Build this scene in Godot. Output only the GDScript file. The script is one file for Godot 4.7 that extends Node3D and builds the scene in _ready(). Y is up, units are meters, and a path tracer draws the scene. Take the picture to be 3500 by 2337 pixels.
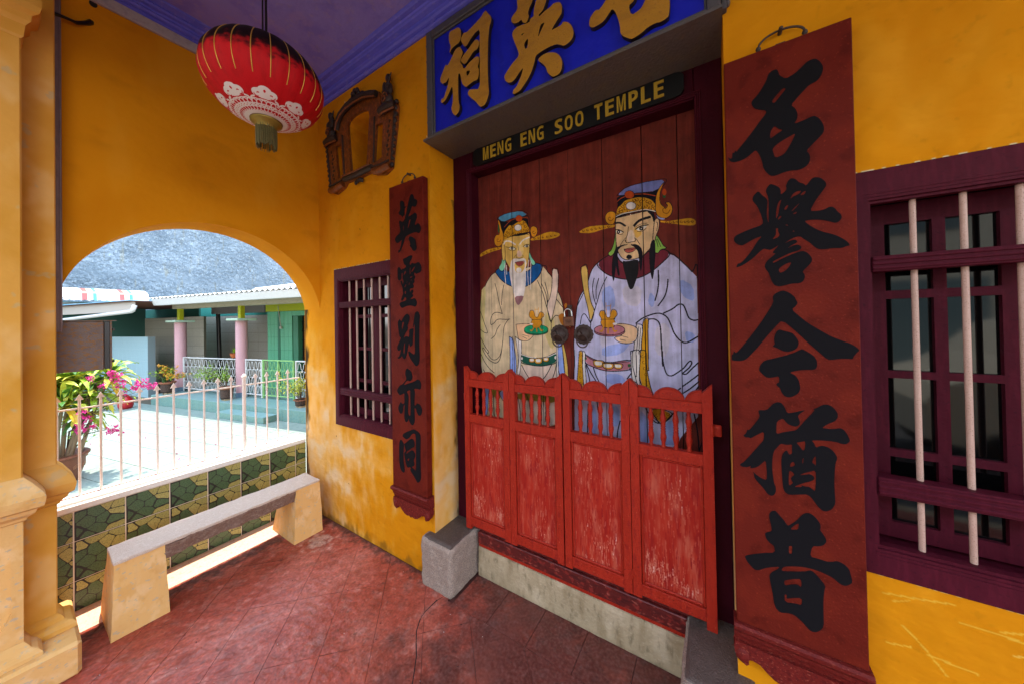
extends Node3D
# Corner of a temple porch: ochre walls, painted doors, an arch on to a sunny courtyard.
# World: facade plane z = 0, arch wall plane x = 0, porch floor y = 0, metres.

var taken := {}
var M := {}
var glyph_z := 0.0

# ------------------------------------------------------------------ mesh builder
class MB:
	var v := PackedVector3Array()
	var n := PackedVector3Array()
	var t := PackedVector2Array()
	var c := PackedColorArray()
	var xf := Transform3D.IDENTITY
	var su := 1.0
	var sv := -1.0
	var ou := 0.0
	var ov := 0.0
	var col := Color.WHITE
	var rimcol := Color.WHITE
	var userim := false

	func put(p: Vector3, nn: Vector3, uv: Vector2):
		v.append(xf * p)
		n.append((xf.basis * nn).normalized())
		t.append(uv)
		c.append(col)

	func puv(p: Vector3, nn: Vector3) -> Vector2:
		var a = nn.abs()
		if a.z >= a.x and a.z >= a.y:
			return Vector2(p.x * su + ou, p.y * sv + ov)
		if a.x >= a.y:
			return Vector2(p.z * su + ou, p.y * sv + ov)
		return Vector2(p.x * su + ou, p.z * sv + ov)

	func tri(a: Vector3, b: Vector3, d: Vector3):
		var nn = (b - a).cross(d - a)
		if nn.length_squared() < 1e-18:
			return
		nn = nn.normalized()
		put(a, nn, puv(a, nn))
		if xf.basis.determinant() < 0.0:
			put(b, nn, puv(b, nn)); put(d, nn, puv(d, nn))
		else:
			put(d, nn, puv(d, nn)); put(b, nn, puv(b, nn))

	func quad(a: Vector3, b: Vector3, d: Vector3, e: Vector3):
		tri(a, b, d); tri(a, d, e)

	func quad_out(a: Vector3, b: Vector3, d: Vector3, e: Vector3, m: Vector3):
		if (b - a).cross(d - a).dot((a + d) * 0.5 - m) < 0.0:
			quad(a, e, d, b)
		else:
			quad(a, b, d, e)

	func tri_out(a: Vector3, b: Vector3, d: Vector3, m: Vector3):
		if (b - a).cross(d - a).dot((a + b + d) / 3.0 - m) < 0.0:
			tri(a, d, b)
		else:
			tri(a, b, d)

	func smooth(a: Vector3, b: Vector3, d: Vector3, na: Vector3, nb: Vector3, nd: Vector3, ua := Vector2.ZERO, ub := Vector2.ZERO, ud := Vector2.ZERO):
		if ((b - a).cross(d - a).dot(na + nb + nd) < 0.0) != (xf.basis.determinant() < 0.0):
			put(a, na, ua); put(b, nb, ub); put(d, nd, ud)
		else:
			put(a, na, ua); put(d, nd, ud); put(b, nb, ub)

	func box(p: Vector3, q: Vector3, b := 0.0):
		var m = (p + q) * 0.5
		var h = (q - p).abs() * 0.5
		b = minf(b, minf(h.x, minf(h.y, h.z)) * 0.9)
		var f = func(sx, sy, sz, ax):
			var r = Vector3(h.x - b, h.y - b, h.z - b)
			r[ax] = h[ax]
			return m + Vector3(sx * r.x, sy * r.y, sz * r.z)
		for s in [-1, 1]:
			quad_out(f.call(s, -1, -1, 0), f.call(s, 1, -1, 0), f.call(s, 1, 1, 0), f.call(s, -1, 1, 0), m)
			quad_out(f.call(-1, s, -1, 1), f.call(1, s, -1, 1), f.call(1, s, 1, 1), f.call(-1, s, 1, 1), m)
			quad_out(f.call(-1, -1, s, 2), f.call(1, -1, s, 2), f.call(1, 1, s, 2), f.call(-1, 1, s, 2), m)
		if b <= 0.0:
			return
		for s in [-1, 1]:
			for r in [-1, 1]:
				quad_out(f.call(s, r, -1, 0), f.call(s, r, 1, 0), f.call(s, r, 1, 1), f.call(s, r, -1, 1), m)
				quad_out(f.call(s, -1, r, 0), f.call(s, 1, r, 0), f.call(s, 1, r, 2), f.call(s, -1, r, 2), m)
				quad_out(f.call(-1, s, r, 1), f.call(1, s, r, 1), f.call(1, s, r, 2), f.call(-1, s, r, 2), m)
				for w in [-1, 1]:
					tri_out(f.call(s, r, w, 0), f.call(s, r, w, 1), f.call(s, r, w, 2), m)

	func cap(poly: PackedVector2Array, z: float, up: bool):
		var ix = Geometry2D.triangulate_polygon(poly)
		for i in range(0, ix.size(), 3):
			var a = poly[ix[i]]; var b = poly[ix[i + 1]]; var d = poly[ix[i + 2]]
			if ((b - a).cross(d - a) > 0.0) == up:
				tri(Vector3(a.x, a.y, z), Vector3(b.x, b.y, z), Vector3(d.x, d.y, z))
			else:
				tri(Vector3(a.x, a.y, z), Vector3(d.x, d.y, z), Vector3(b.x, b.y, z))

	func rim(poly: PackedVector2Array, z0: float, z1: float, hole := false):
		var ccw = not Geometry2D.is_polygon_clockwise(poly)
		var k = poly.size()
		for i in k:
			var a = poly[i]; var b = poly[(i + 1) % k]
			var q = [Vector3(a.x, a.y, z0), Vector3(b.x, b.y, z0), Vector3(b.x, b.y, z1), Vector3(a.x, a.y, z1)]
			if ccw == hole:
				quad(q[0], q[3], q[2], q[1])
			else:
				quad(q[0], q[1], q[2], q[3])

	# extruded outline in the xy plane
	func prism(poly: PackedVector2Array, z0: float, z1: float):
		cap(poly, z1, true); cap(poly, z0, false); rim(poly, z0, z1)

	# extruded outline with holes: cut into slabs through each hole, then triangulated
	func plate(outer: PackedVector2Array, holes: Array, z0: float, z1: float, back := true):
		var cuts = [-1e4, 1e4]
		for h in holes:
			var lo = 1e9; var hi = -1e9
			for p in h:
				lo = minf(lo, p.x); hi = maxf(hi, p.x)
			cuts.append((lo + hi) * 0.5)
		cuts.sort()
		for i in cuts.size() - 1:
			var x0 = cuts[i]; var x1 = cuts[i + 1]
			if x1 - x0 < 1e-6:
				continue
			var slab = PackedVector2Array([Vector2(x0, -1e4), Vector2(x1, -1e4), Vector2(x1, 1e4), Vector2(x0, 1e4)])
			var parts = Geometry2D.intersect_polygons(outer, slab)
			for h in holes:
				var nxt = []
				for p in parts:
					for r in Geometry2D.clip_polygons(p, h):
						nxt.append(r)
				parts = nxt
			for p in parts:
				cap(p, z1, true)
				if back:
					cap(p, z0, false)
		if userim:
			col = rimcol
		rim(outer, z0, z1)
		for h in holes:
			rim(h, z0, z1, true)

	# profile = [radius, height] pairs turned round the y axis
	func lathe(prof: Array, seg := 20, at := Vector3.ZERO, flat := false):
		var k = prof.size()
		var nr = []
		for i in k:
			var a = prof[maxi(i - 1, 0)]; var b = prof[mini(i + 1, k - 1)]
			nr.append(Vector2(b[1] - a[1], a[0] - b[0]).normalized())
		for j in seg:
			var t0 = TAU * j / seg; var t1 = TAU * (j + 1) / seg
			var d0 = Vector3(cos(t0), 0, sin(t0)); var d1 = Vector3(cos(t1), 0, sin(t1))
			for i in k - 1:
				var a = prof[i]; var b = prof[i + 1]
				var p = [at + d0 * a[0] + Vector3(0, a[1], 0), at + d1 * a[0] + Vector3(0, a[1], 0), at + d1 * b[0] + Vector3(0, b[1], 0), at + d0 * b[0] + Vector3(0, b[1], 0)]
				if flat:
					quad_out(p[0], p[1], p[2], p[3], at + Vector3(0, (a[1] + b[1]) * 0.5, 0) - Vector3(0, nr[i].y, 0) * 0.01)
					continue
				var na = nr[i]; var nb = nr[i + 1]
				var q = [d0 * na.x + Vector3(0, na.y, 0), d1 * na.x + Vector3(0, na.y, 0), d1 * nb.x + Vector3(0, nb.y, 0), d0 * nb.x + Vector3(0, nb.y, 0)]
				var u0 = float(j) / seg; var u1 = float(j + 1) / seg
				var v0 = float(i) / (k - 1); var v1 = float(i + 1) / (k - 1)
				if (p[0] - p[1]).length_squared() > 1e-12:
					smooth(p[0], p[1], p[2], q[0], q[1], q[2], Vector2(u0, v0), Vector2(u1, v0), Vector2(u1, v1))
				if (p[2] - p[3]).length_squared() > 1e-12:
					smooth(p[0], p[2], p[3], q[0], q[2], q[3], Vector2(u0, v0), Vector2(u1, v1), Vector2(u0, v1))

	func tube(pts: Array, r, sides := 8, closed := false):
		var k = pts.size()
		var rings = []
		var up = Vector3.UP
		for i in k:
			var a = pts[(i - 1 + k) % k] if closed else pts[maxi(i - 1, 0)]
			var b = pts[(i + 1) % k] if closed else pts[mini(i + 1, k - 1)]
			var d = (b - a).normalized()
			var x = d.cross(up)
			if x.length() < 0.2:
				x = d.cross(Vector3.RIGHT)
			x = x.normalized()
			var y = x.cross(d).normalized()
			var rr = r[i] if r is Array else r
			var ring = []
			for j in sides:
				var w = TAU * j / sides
				var o = x * cos(w) + y * sin(w)
				ring.append([pts[i] + o * rr, o])
			up = y
			rings.append(ring)
		for i in (k if closed else k - 1):
			for j in sides:
				var a = rings[i][j]; var b = rings[i][(j + 1) % sides]
				var d = rings[(i + 1) % k][(j + 1) % sides]; var e = rings[(i + 1) % k][j]
				smooth(a[0], b[0], d[0], a[1], b[1], d[1], Vector2(a[0].x + a[0].z, a[0].y), Vector2(b[0].x + b[0].z, b[0].y), Vector2(d[0].x + d[0].z, d[0].y))
				smooth(a[0], d[0], e[0], a[1], d[1], e[1], Vector2(a[0].x + a[0].z, a[0].y), Vector2(d[0].x + d[0].z, d[0].y), Vector2(e[0].x + e[0].z, e[0].y))
		if not closed:
			for s in [0, k - 1]:
				var m = pts[s]
				for j in sides:
					tri_out(m, rings[s][j][0], rings[s][(j + 1) % sides][0], pts[1] if s == 0 else pts[k - 2])

	func ball(p: Vector3, r: Vector3, seg := 12):
		var k = seg / 2
		for i in k:
			for j in seg:
				var q = []
				for w in [[i, j], [i, j + 1], [i + 1, j + 1], [i + 1, j]]:
					var la = PI * (float(w[0]) / k - 0.5); var lo = TAU * w[1] / seg
					q.append(Vector3(cos(la) * cos(lo), sin(la), cos(la) * sin(lo)))
				if i > 0:
					smooth(p + q[0] * r, p + q[1] * r, p + q[2] * r, q[0] / r, q[1] / r, q[2] / r)
				else:
					smooth(p + q[0] * r, p + q[2] * r, p + q[3] * r, q[0] / r, q[2] / r, q[3] / r)
					continue
				if i < k - 1:
					smooth(p + q[0] * r, p + q[2] * r, p + q[3] * r, q[0] / r, q[2] / r, q[3] / r)

	# block whose faces are cut fine and pushed about by noise: rough stone
	func rough(corner: Callable, nx: int, ny: int, nz: int, amp: float, freq: float, sd: int):
		var no = FastNoiseLite.new()
		no.seed = sd; no.frequency = freq; no.fractal_octaves = 4
		var mid = corner.call(0.5, 0.5, 0.5)
		var pt = func(a, b, d):
			var p = corner.call(a, b, d)
			var s = Vector3(no.get_noise_3dv(p), no.get_noise_3dv(p + Vector3(31, 7, 3)), no.get_noise_3dv(p + Vector3(5, 57, 13)))
			return p + s * amp
		var dims = [nx, ny, nz]
		for ax in 3:
			var b1 = (ax + 1) % 3; var b2 = (ax + 2) % 3
			for side in [0.0, 1.0]:
				for i in dims[b1]:
					for j in dims[b2]:
						var q = []
						for w in [[0, 0], [1, 0], [1, 1], [0, 1]]:
							var k = [0.0, 0.0, 0.0]
							k[ax] = side; k[b1] = float(i + w[0]) / dims[b1]; k[b2] = float(j + w[1]) / dims[b2]
							q.append(pt.call(k[0], k[1], k[2]))
						quad_out(q[0], q[1], q[2], q[3], mid)

	func mesh() -> ArrayMesh:
		var a = []
		a.resize(Mesh.ARRAY_MAX)
		a[Mesh.ARRAY_VERTEX] = v; a[Mesh.ARRAY_NORMAL] = n; a[Mesh.ARRAY_TEX_UV] = t; a[Mesh.ARRAY_COLOR] = c
		var m = ArrayMesh.new()
		m.add_surface_from_arrays(Mesh.PRIMITIVE_TRIANGLES, a)
		return m

# ------------------------------------------------------------------ scene helpers
func numbered(called: String) -> String:
	if not taken.has(called):
		taken[called] = 0
		return called
	taken[called] += 1
	return "%s_%03d" % [called, taken[called]]

func thing(called: String, label: String, category: String, at := Vector3.ZERO, group := "", turn := 0.0) -> Node3D:
	var o = Node3D.new()
	o.name = numbered(called)
	add_child(o)
	o.position = at
	o.rotation.y = turn
	meta(o, label, category, group)
	return o

func meta(o: Node, label: String, category: String, group := ""):
	o.set_meta("label", label)
	o.set_meta("category", category)
	if group:
		o.set_meta("group", group)

func part(called: String, b, m: Material, parent: Node, label := "") -> MeshInstance3D:
	var o = MeshInstance3D.new()
	o.name = called
	o.mesh = b.mesh() if b is MB else b
	o.material_override = m
	parent.add_child(o, true)
	if label:
		o.set_meta("label", label)
	return o

func solo(called: String, b: MB, m: Material, label: String, category: String, group := "") -> MeshInstance3D:
	var o = part(numbered(called), b, m, self)
	meta(o, label, category, group)
	return o

func setting(called: String, b: MB, m: Material, parent: Node = self) -> MeshInstance3D:
	var o = part(called, b, m, parent)
	o.set_meta("kind", "structure")
	return o

func stuff(o: Node):
	o.set_meta("kind", "stuff")

func V(x: float, y: float, z: float) -> Vector3:
	return Vector3(x, y, z)

func bx(x0, y0, z0, x1, y1, z1, bev := 0.0) -> MB:
	var b = MB.new()
	b.box(Vector3(x0, y0, z0), Vector3(x1, y1, z1), bev)
	return b

func poly(a: Array, k := 1.0) -> PackedVector2Array:
	var r = PackedVector2Array()
	for i in range(0, a.size(), 2):
		r.append(Vector2(a[i], a[i + 1]) * k)
	return r

func chaikin(p: PackedVector2Array, times := 1) -> PackedVector2Array:
	for s in times:
		var r = PackedVector2Array()
		for i in p.size():
			var a = p[i]; var b = p[(i + 1) % p.size()]
			r.append(a.lerp(b, 0.22)); r.append(a.lerp(b, 0.78))
		p = r
	return p

# calligraphy: outlines in tenths of a millimetre from the board's foot
func glyph_add(g: Array, outer: Array, holes: Array):
	var hs = []
	for h in holes:
		hs.append(chaikin(poly(h, 0.0001)))
	g.append([chaikin(poly(outer, 0.0001)), hs])

func glyph_end(g: Array, par: Node3D, m: Material, depth: float):
	var b = MB.new()
	for e in g:
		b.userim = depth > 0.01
		b.rimcol = Color(0.03, 0.02, 0.015)  # near-black sides stand in for the shadow beside each raised stroke
		b.col = Color.WHITE
		b.plate(e[0], e[1], 0.0, depth, false)
	part("character", b, m, par).position.z = glyph_z
	g.clear()

# ------------------------------------------------------------------ materials
func noise_bytes(w: int, h: int, freq: float, sx: float, sy: float, sd: int, oct := 4) -> PackedByteArray:
	var no = FastNoiseLite.new()
	no.seed = sd; no.frequency = freq; no.fractal_octaves = oct
	no.noise_type = FastNoiseLite.TYPE_SIMPLEX_SMOOTH
	var im = no.get_seamless_image(maxi(8, int(w / sx)), maxi(8, int(h / sy)))
	im.resize(w, h, Image.INTERPOLATE_CUBIC)
	return im.get_data()

# layers: [frequency, lo, hi, colour, amount, stretch x, stretch y]
func tex_image(w: int, h: int, base: Color, layers: Array, sd: int) -> Image:
	var k = w * h
	var r = PackedFloat32Array(); var g = PackedFloat32Array(); var bl = PackedFloat32Array()
	r.resize(k); g.resize(k); bl.resize(k)
	r.fill(base.r); g.fill(base.g); bl.fill(base.b)
	for l in layers:
		var nb = noise_bytes(w, h, l[0], l[5] if l.size() > 5 else 1.0, l[6] if l.size() > 6 else 1.0, sd)
		sd += 17
		var lo = l[1] * 255.0; var inv = 1.0 / ((l[2] - l[1]) * 255.0)
		var cr = l[3].r; var cg = l[3].g; var cb = l[3].b; var am = l[4]
		var lut = PackedFloat32Array()
		for i in 256:
			var s = clampf((i - lo) * inv, 0.0, 1.0)
			lut.append(s * s * (3.0 - 2.0 * s) * am)
		for i in k:
			var a = lut[nb[i]]
			if a > 0.0:
				r[i] += (cr - r[i]) * a; g[i] += (cg - g[i]) * a; bl[i] += (cb - bl[i]) * a
	var out = PackedByteArray()
	out.resize(k * 3)
	for i in k:
		out[i * 3] = int(clampf(r[i], 0, 1) * 255.0); out[i * 3 + 1] = int(clampf(g[i], 0, 1) * 255.0); out[i * 3 + 2] = int(clampf(bl[i], 0, 1) * 255.0)
	return Image.create_from_data(w, h, false, Image.FORMAT_RGB8, out)

func bump(freq: float, strength: float, sd: int, sx := 1.0, sy := 1.0, size := 512) -> ImageTexture:
	var im = Image.create_from_data(size, size, false, Image.FORMAT_L8, noise_bytes(size, size, freq, sx, sy, sd, 5))
	im.bump_map_to_normal_map(strength)
	return ImageTexture.create_from_image(im)

func C(h: String) -> Color:
	return Color.html(h)

func mat(col: Color, rough := 0.7, metal := 0.0) -> StandardMaterial3D:
	var m = StandardMaterial3D.new()
	m.albedo_color = col
	m.roughness = rough
	m.metallic = metal
	return m

func noisy(base: Color, layers: Array, sd: int, metres: float, rough := 0.75, nf := 0.0, ns := 0.0, size := 512) -> StandardMaterial3D:
	var m = StandardMaterial3D.new()
	m.albedo_texture = ImageTexture.create_from_image(tex_image(size, size, base, layers, sd))
	m.roughness = rough
	m.uv1_triplanar = true
	m.uv1_world_triplanar = true
	m.uv1_scale = Vector3.ONE / metres
	if ns > 0.0:
		m.normal_enabled = true
		m.normal_texture = bump(nf, ns, sd + 5)
	return m

# ------------------------------------------------------------------ painting on a canvas
var cv: Image
var cvk := 1.0
var PAL := {}

func paint_area(a: Array, colour: String, sm := 1):
	var p = poly(a, cvk)
	if sm > 0:
		p = chaikin(p, 1)
	fill_poly(p, PAL[colour])

func fill_poly(p: PackedVector2Array, col: Color):
	var y0 = 1e9; var y1 = -1e9
	for q in p:
		y0 = minf(y0, q.y); y1 = maxf(y1, q.y)
	var k = p.size()
	for y in range(maxi(0, int(ceil(y0 - 0.5))), mini(cv.get_height() - 1, int(floor(y1 - 0.5))) + 1):
		var xs = []
		var yy = y + 0.5
		for i in k:
			var a = p[i]; var b = p[(i + 1) % k]
			if (a.y <= yy) != (b.y <= yy):
				xs.append(a.x + (yy - a.y) / (b.y - a.y) * (b.x - a.x))
		xs.sort()
		for i in range(0, xs.size() - 1, 2):
			var x0 = int(round(xs[i])); var x1 = int(round(xs[i + 1]))
			if x1 > x0:
				cv.fill_rect(Rect2i(x0, y, x1 - x0, 1), col)

func paint_line(a: Array, w: float, colour: String):
	var p = poly(a, cvk)
	var c = PackedVector2Array()
	if p.size() > 2:
		for i in p.size() - 1:
			var p0 = p[maxi(i - 1, 0)]; var p1 = p[i]; var p2 = p[i + 1]; var p3 = p[mini(i + 2, p.size() - 1)]
			for s in 4:
				c.append(p1.cubic_interpolate(p2, p0, p3, s / 4.0))
		c.append(p[p.size() - 1])
	else:
		c = p
	var hw = maxf(w * 0.5 * cvk, 0.6)
	for i in c.size() - 1:
		var d = c[i + 1] - c[i]
		if d.length() < 1e-4:
			continue
		d = d.normalized()
		var o = d.orthogonal() * hw
		fill_poly(PackedVector2Array([c[i] + o - d * hw * 0.5, c[i + 1] + o + d * hw * 0.5, c[i + 1] - o + d * hw * 0.5, c[i] - o - d * hw * 0.5]), PAL[colour])

# ------------------------------------------------------------------ the scene
func _ready():
	var cam = Camera3D.new()
	cam.name = "camera"
	add_child(cam)
	cam.position = Vector3(2.7608, 1.5582, 1.4)
	cam.basis = Basis(Vector3.UP, 0.561) * Basis(Vector3.RIGHT, 0.0088) * Basis(Vector3.BACK, -0.0179)
	cam.projection = Camera3D.PROJECTION_FRUSTUM
	cam.near = 0.05
	cam.far = 200.0
	cam.size = 2337.0 / 1093.67 * cam.near
	cam.frustum_offset = Vector2(0.0, -(2337.0 / 2.0 - 1091.3) / 1093.67 * cam.near)
	cam.current = true
	var we = WorldEnvironment.new()
	we.name = "world"
	var e = Environment.new()
	e.background_mode = Environment.BG_SKY
	var sm = ProceduralSkyMaterial.new()
	sm.sky_top_color = C("a9bdd6")
	sm.sky_horizon_color = C("f0efec")
	sm.sky_curve = 0.18
	sm.ground_horizon_color = C("c9c4ba")
	sm.ground_bottom_color = C("8c867c")
	sm.sky_energy_multiplier = 1.25
	sm.ground_energy_multiplier = 0.8
	e.sky = Sky.new()
	e.sky.sky_material = sm
	e.tonemap_mode = Environment.TONE_MAPPER_LINEAR
	e.tonemap_exposure = 5.0
	e.sdfgi_enabled = true
	e.ssao_enabled = true
	e.ssil_enabled = true
	we.environment = e
	add_child(we)
	var sun = DirectionalLight3D.new()
	sun.name = "sun"
	add_child(sun)
	sun.light_energy = 0.6
	sun.light_color = C("fff3e0")
	sun.light_angular_distance = 0.5
	sun.shadow_enabled = true
	sun.look_at_from_position(Vector3.ZERO, Vector3(0.11, -1.0, 0.1), Vector3.FORWARD)

	materials()
	build_ground()
	build_walls()
	build_ceiling()
	build_corner_pier()
	build_door()
	build_half_doors()
	build_sign()
	build_window("left", 0.227, 1.0, "maroon barred window left of the temple door, partly behind the narrow couplet board")
	build_window("right", 3.114, 3.887, "maroon barred window right of the temple door, cut off by the picture's right side")
	build_boards()
	build_niche()
	build_lantern()
	build_bench()
	build_low_wall()
	build_pipe_and_box()
	build_courtyard()
	build_plants()
	build_street()

func materials():
	M.ochre = noisy(C("d28610"), [[0.008, 0.42, 0.8, C("c87c0c"), 0.7], [0.015, 0.5, 0.85, C("d8942a"), 0.4, 1.0, 2.5], [0.02, 0.64, 0.95, C("a8680a"), 0.3, 2.0, 1.0]], 11, 2.6, 0.9, 0.03, 1.0)
	M.ochre.metallic_specular = 0.2
	M.pier = noisy(C("d49a44"), [[0.008, 0.42, 0.8, C("c88c2c"), 0.7], [0.012, 0.5, 0.85, C("dfb070"), 0.7, 1.0, 1.5], [0.03, 0.74, 0.84, C("b0a490"), 0.45]], 12, 1.8, 0.85, 0.04, 0.9)
	M.leg = noisy(C("d8a868"), [[0.01, 0.45, 0.85, C("e0b884"), 0.8], [0.02, 0.6, 0.85, C("c89450"), 0.5, 1.0, 2.0], [0.06, 0.72, 0.8, C("a8a096"), 0.6, 1.5, 1.0]], 112, 0.8, 0.85, 0.06, 0.9)
	M.leg.metallic_specular = 0.25
	M.pier.metallic_specular = 0.25
	M.maroon = noisy(C("481320"), [[0.02, 0.4, 0.8, C("541826"), 0.7, 0.3, 2.0], [0.08, 0.7, 0.9, C("30101a"), 0.6]], 13, 0.7, 0.5, 0.05, 0.7)
	M.maroon.metallic_specular = 0.2
	M.doorframe = noisy(C("3a0c18"), [[0.01, 0.4, 0.8, C("46121e"), 0.7, 1.0, 3.0], [0.1, 0.74, 0.9, C("280810"), 0.6]], 14, 0.8, 0.5, 0.05, 0.5)
	M.doorframe.metallic_specular = 0.18
	M.halfred = noisy(C("a02818"), [[0.02, 0.45, 0.75, C("a82c1c"), 0.8, 1.0, 4.0], [0.05, 0.6, 0.85, C("8a1f1a"), 0.7, 1.0, 3.0], [0.10, 0.72, 0.86, C("b8583c"), 0.7, 1.0, 2.0], [0.1, 0.76, 0.86, C("4a1410"), 0.6]], 15, 0.6, 0.5, 0.06, 1.6)
	M.halfred.metallic_specular = 0.28
	M.kickboard = noisy(C("5a120e"), [[0.03, 0.6, 0.72, C("8e2a22"), 0.7], [0.05, 0.7, 0.78, C("a86050"), 0.6, 2.0, 1.0], [0.04, 0.5, 0.8, C("3e0c0c"), 0.6, 3.0, 1.0]], 17, 0.7, 0.5, 0.05, 1.0)
	M.floor = mat(Color.WHITE, 0.38)
	M.floor.metallic_specular = 0.35
	M.floor.albedo_texture = floor_texture()
	M.floor.normal_enabled = true
	M.floor.normal_texture = bump(0.05, 1.4, 95, 1.0, 1.0, 1024)
	M.cement = noisy(C("dcb49c"), [[0.02, 0.5, 0.8, C("e2b8a2"), 0.7], [0.05, 0.62, 0.8, C("b98472"), 0.5], [0.1, 0.74, 0.86, C("8a6a60"), 0.5]], 20, 0.8, 0.75, 0.08, 1.5)
	M.joint = mat(C("5e342c"), 0.9)
	M.granite = noisy(C("9a8678"), [[0.03, 0.5, 0.8, C("b09a8a"), 0.7], [0.12, 0.55, 0.8, C("6a5850"), 0.6], [0.2, 0.64, 0.8, C("443832"), 0.7], [0.22, 0.7, 0.82, C("d0bcaa"), 0.7]], 21, 0.6, 0.9, 0.14, 4.0)
	M.graniteworn = noisy(C("54463f"), [[0.03, 0.5, 0.8, C("665650"), 0.7], [0.12, 0.6, 0.8, C("3c322e"), 0.7], [0.2, 0.68, 0.82, C("8a7666"), 0.5]], 22, 0.6, 0.65, 0.12, 2.0)
	M.sill = noisy(C("ae9878"), [[0.012, 0.42, 0.85, C("c4ae90"), 0.8, 1.0, 1.5], [0.014, 0.5, 0.95, C("907a5a"), 0.7, 0.7, 2.0], [0.03, 0.6, 0.95, C("64563e"), 0.5, 0.6, 1.5], [0.14, 0.74, 0.86, C("d4c6ae"), 0.4]], 23, 1.1, 0.9, 0.1, 1.2)
	M.slab = noisy(C("c8b2a0"), [[0.03, 0.5, 0.8, C("d4c2b2"), 0.7], [0.09, 0.62, 0.85, C("9c8674"), 0.5], [0.18, 0.7, 0.84, C("7a685a"), 0.5]], 24, 0.4, 0.85, 0.12, 3.5)
	M.slabedge = noisy(C("7c5f50"), [[0.05, 0.5, 0.75, C("9a8270"), 0.7, 2.0, 1.0], [0.08, 0.6, 0.8, C("553c32"), 0.8], [0.12, 0.7, 0.84, C("9a5030"), 0.5]], 25, 0.4, 0.9, 0.12, 6.0)
	M.boardred = noisy(C("611d14"), [[0.01, 0.45, 0.75, C("6c2216"), 0.8, 1.0, 1.5], [0.014, 0.55, 0.9, C("50160f"), 0.8], [0.12, 0.75, 0.86, C("8c3a26"), 0.5]], 26, 0.8, 0.55, 0.15, 0.7)
	M.footred = noisy(C("6a1f1a"), [[0.04, 0.5, 0.8, C("571817"), 0.8], [0.1, 0.7, 0.8, C("a8604a"), 0.6, 2.0, 1.0]], 27, 0.4, 0.55, 0.1, 1.5)
	M.boardred.metallic_specular = 0.18
	M.footred.metallic_specular = 0.25
	M.ink = mat(C("121013"), 0.85)
	M.ink.metallic_specular = 0.25
	M.gold = noisy(C("b07a16"), [[0.02, 0.45, 0.8, C("a06c12"), 0.7, 3.0, 1.0], [0.06, 0.68, 0.85, C("8a5c18"), 0.5]], 28, 0.6, 0.5, 0.12, 1.2)
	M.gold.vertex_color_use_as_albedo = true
	M.letter = noisy(C("b08a18"), [[0.1, 0.5, 0.8, C("8c6a10"), 0.7]], 29, 0.2, 0.5, 0.2, 1.5)
	M.blue = noisy(C("0418b4"), [[0.015, 0.45, 0.8, C("0212a2"), 0.8, 1.0, 2.0], [0.03, 0.65, 0.85, C("1226b4"), 0.7, 2.0, 1.0]], 30, 0.9, 0.5, 0.03, 0.8)
	M.signgrey = noisy(C("4a4648"), [[0.03, 0.5, 0.8, C("545052"), 0.7], [0.08, 0.7, 0.85, C("38342f"), 0.5]], 31, 0.6, 0.6, 0.08, 1.2)
	M.soffit = noisy(C("5a5450"), [[0.015, 0.5, 0.8, C("625848"), 0.7], [0.04, 0.62, 0.85, C("4c4440"), 0.6]], 32, 0.7, 0.4, 0.08, 0.8)
	M.black = mat(C("08080a"), 0.35)
	M.iron = noisy(C("3a2a24"), [[0.08, 0.5, 0.8, C("54382c"), 0.7]], 33, 0.2, 0.6, 0.15, 2.0)
	M.rod = noisy(C("b89484"), [[0.02, 0.5, 0.8, C("c4a292"), 0.7, 1.0, 4.0], [0.1, 0.6, 0.85, C("a07c6c"), 0.5], [0.16, 0.76, 0.82, C("5a321c"), 0.9]], 34, 0.35, 0.5)
	M.brown = noisy(C("6a3410"), [[0.02, 0.45, 0.75, C("9a5010"), 0.8, 1.0, 2.0], [0.05, 0.6, 0.8, C("3a1c0c"), 0.7], [0.09, 0.7, 0.82, C("b8701c"), 0.6]], 35, 0.3, 0.5, 0.1, 1.6)
	M.browndark = noisy(C("2a1a14"), [[0.06, 0.55, 0.8, C("4a2a18"), 0.8], [0.1, 0.66, 0.8, C("1c2420"), 0.8]], 36, 0.25, 0.6, 0.12, 2.0)
	M.niche = noisy(C("a07818"), [[0.03, 0.5, 0.8, C("7c5c18"), 0.8], [0.05, 0.6, 0.85, C("55421a"), 0.7]], 37, 0.5, 0.85)
	M.ceiling = noisy(C("8678cc"), [[0.012, 0.45, 0.8, C("7868c6"), 0.8], [0.02, 0.6, 0.85, C("947ec4"), 0.7], [0.05, 0.68, 0.85, C("9a86b8"), 0.4]], 38, 1.8, 0.75, 0.05, 0.8)
	M.cornice = noisy(C("625fd0"), [[0.02, 0.5, 0.8, C("5256cc"), 0.8, 3.0, 1.0], [0.05, 0.66, 0.85, C("9284cc"), 0.5, 2.0, 1.0]], 39, 0.9, 0.65)
	M.trim = noisy(C("a89a98"), [[0.03, 0.5, 0.8, C("978a8c"), 0.7], [0.08, 0.7, 0.85, C("c4b0a4"), 0.6]], 40, 0.6, 0.7)
	M.pipe = noisy(C("7a6664"), [[0.03, 0.5, 0.8, C("6c5a5a"), 0.8, 1.0, 3.0]], 41, 0.5, 0.55)
	M.box = noisy(C("6e5f58"), [[0.02, 0.5, 0.8, C("625450"), 0.7], [0.05, 0.55, 0.7, C("8a5a24"), 0.75, 1.6, 1.0], [0.12, 0.66, 0.8, C("9a5c1c"), 0.7]], 42, 0.45, 0.6, 0.1, 1.0)
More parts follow.
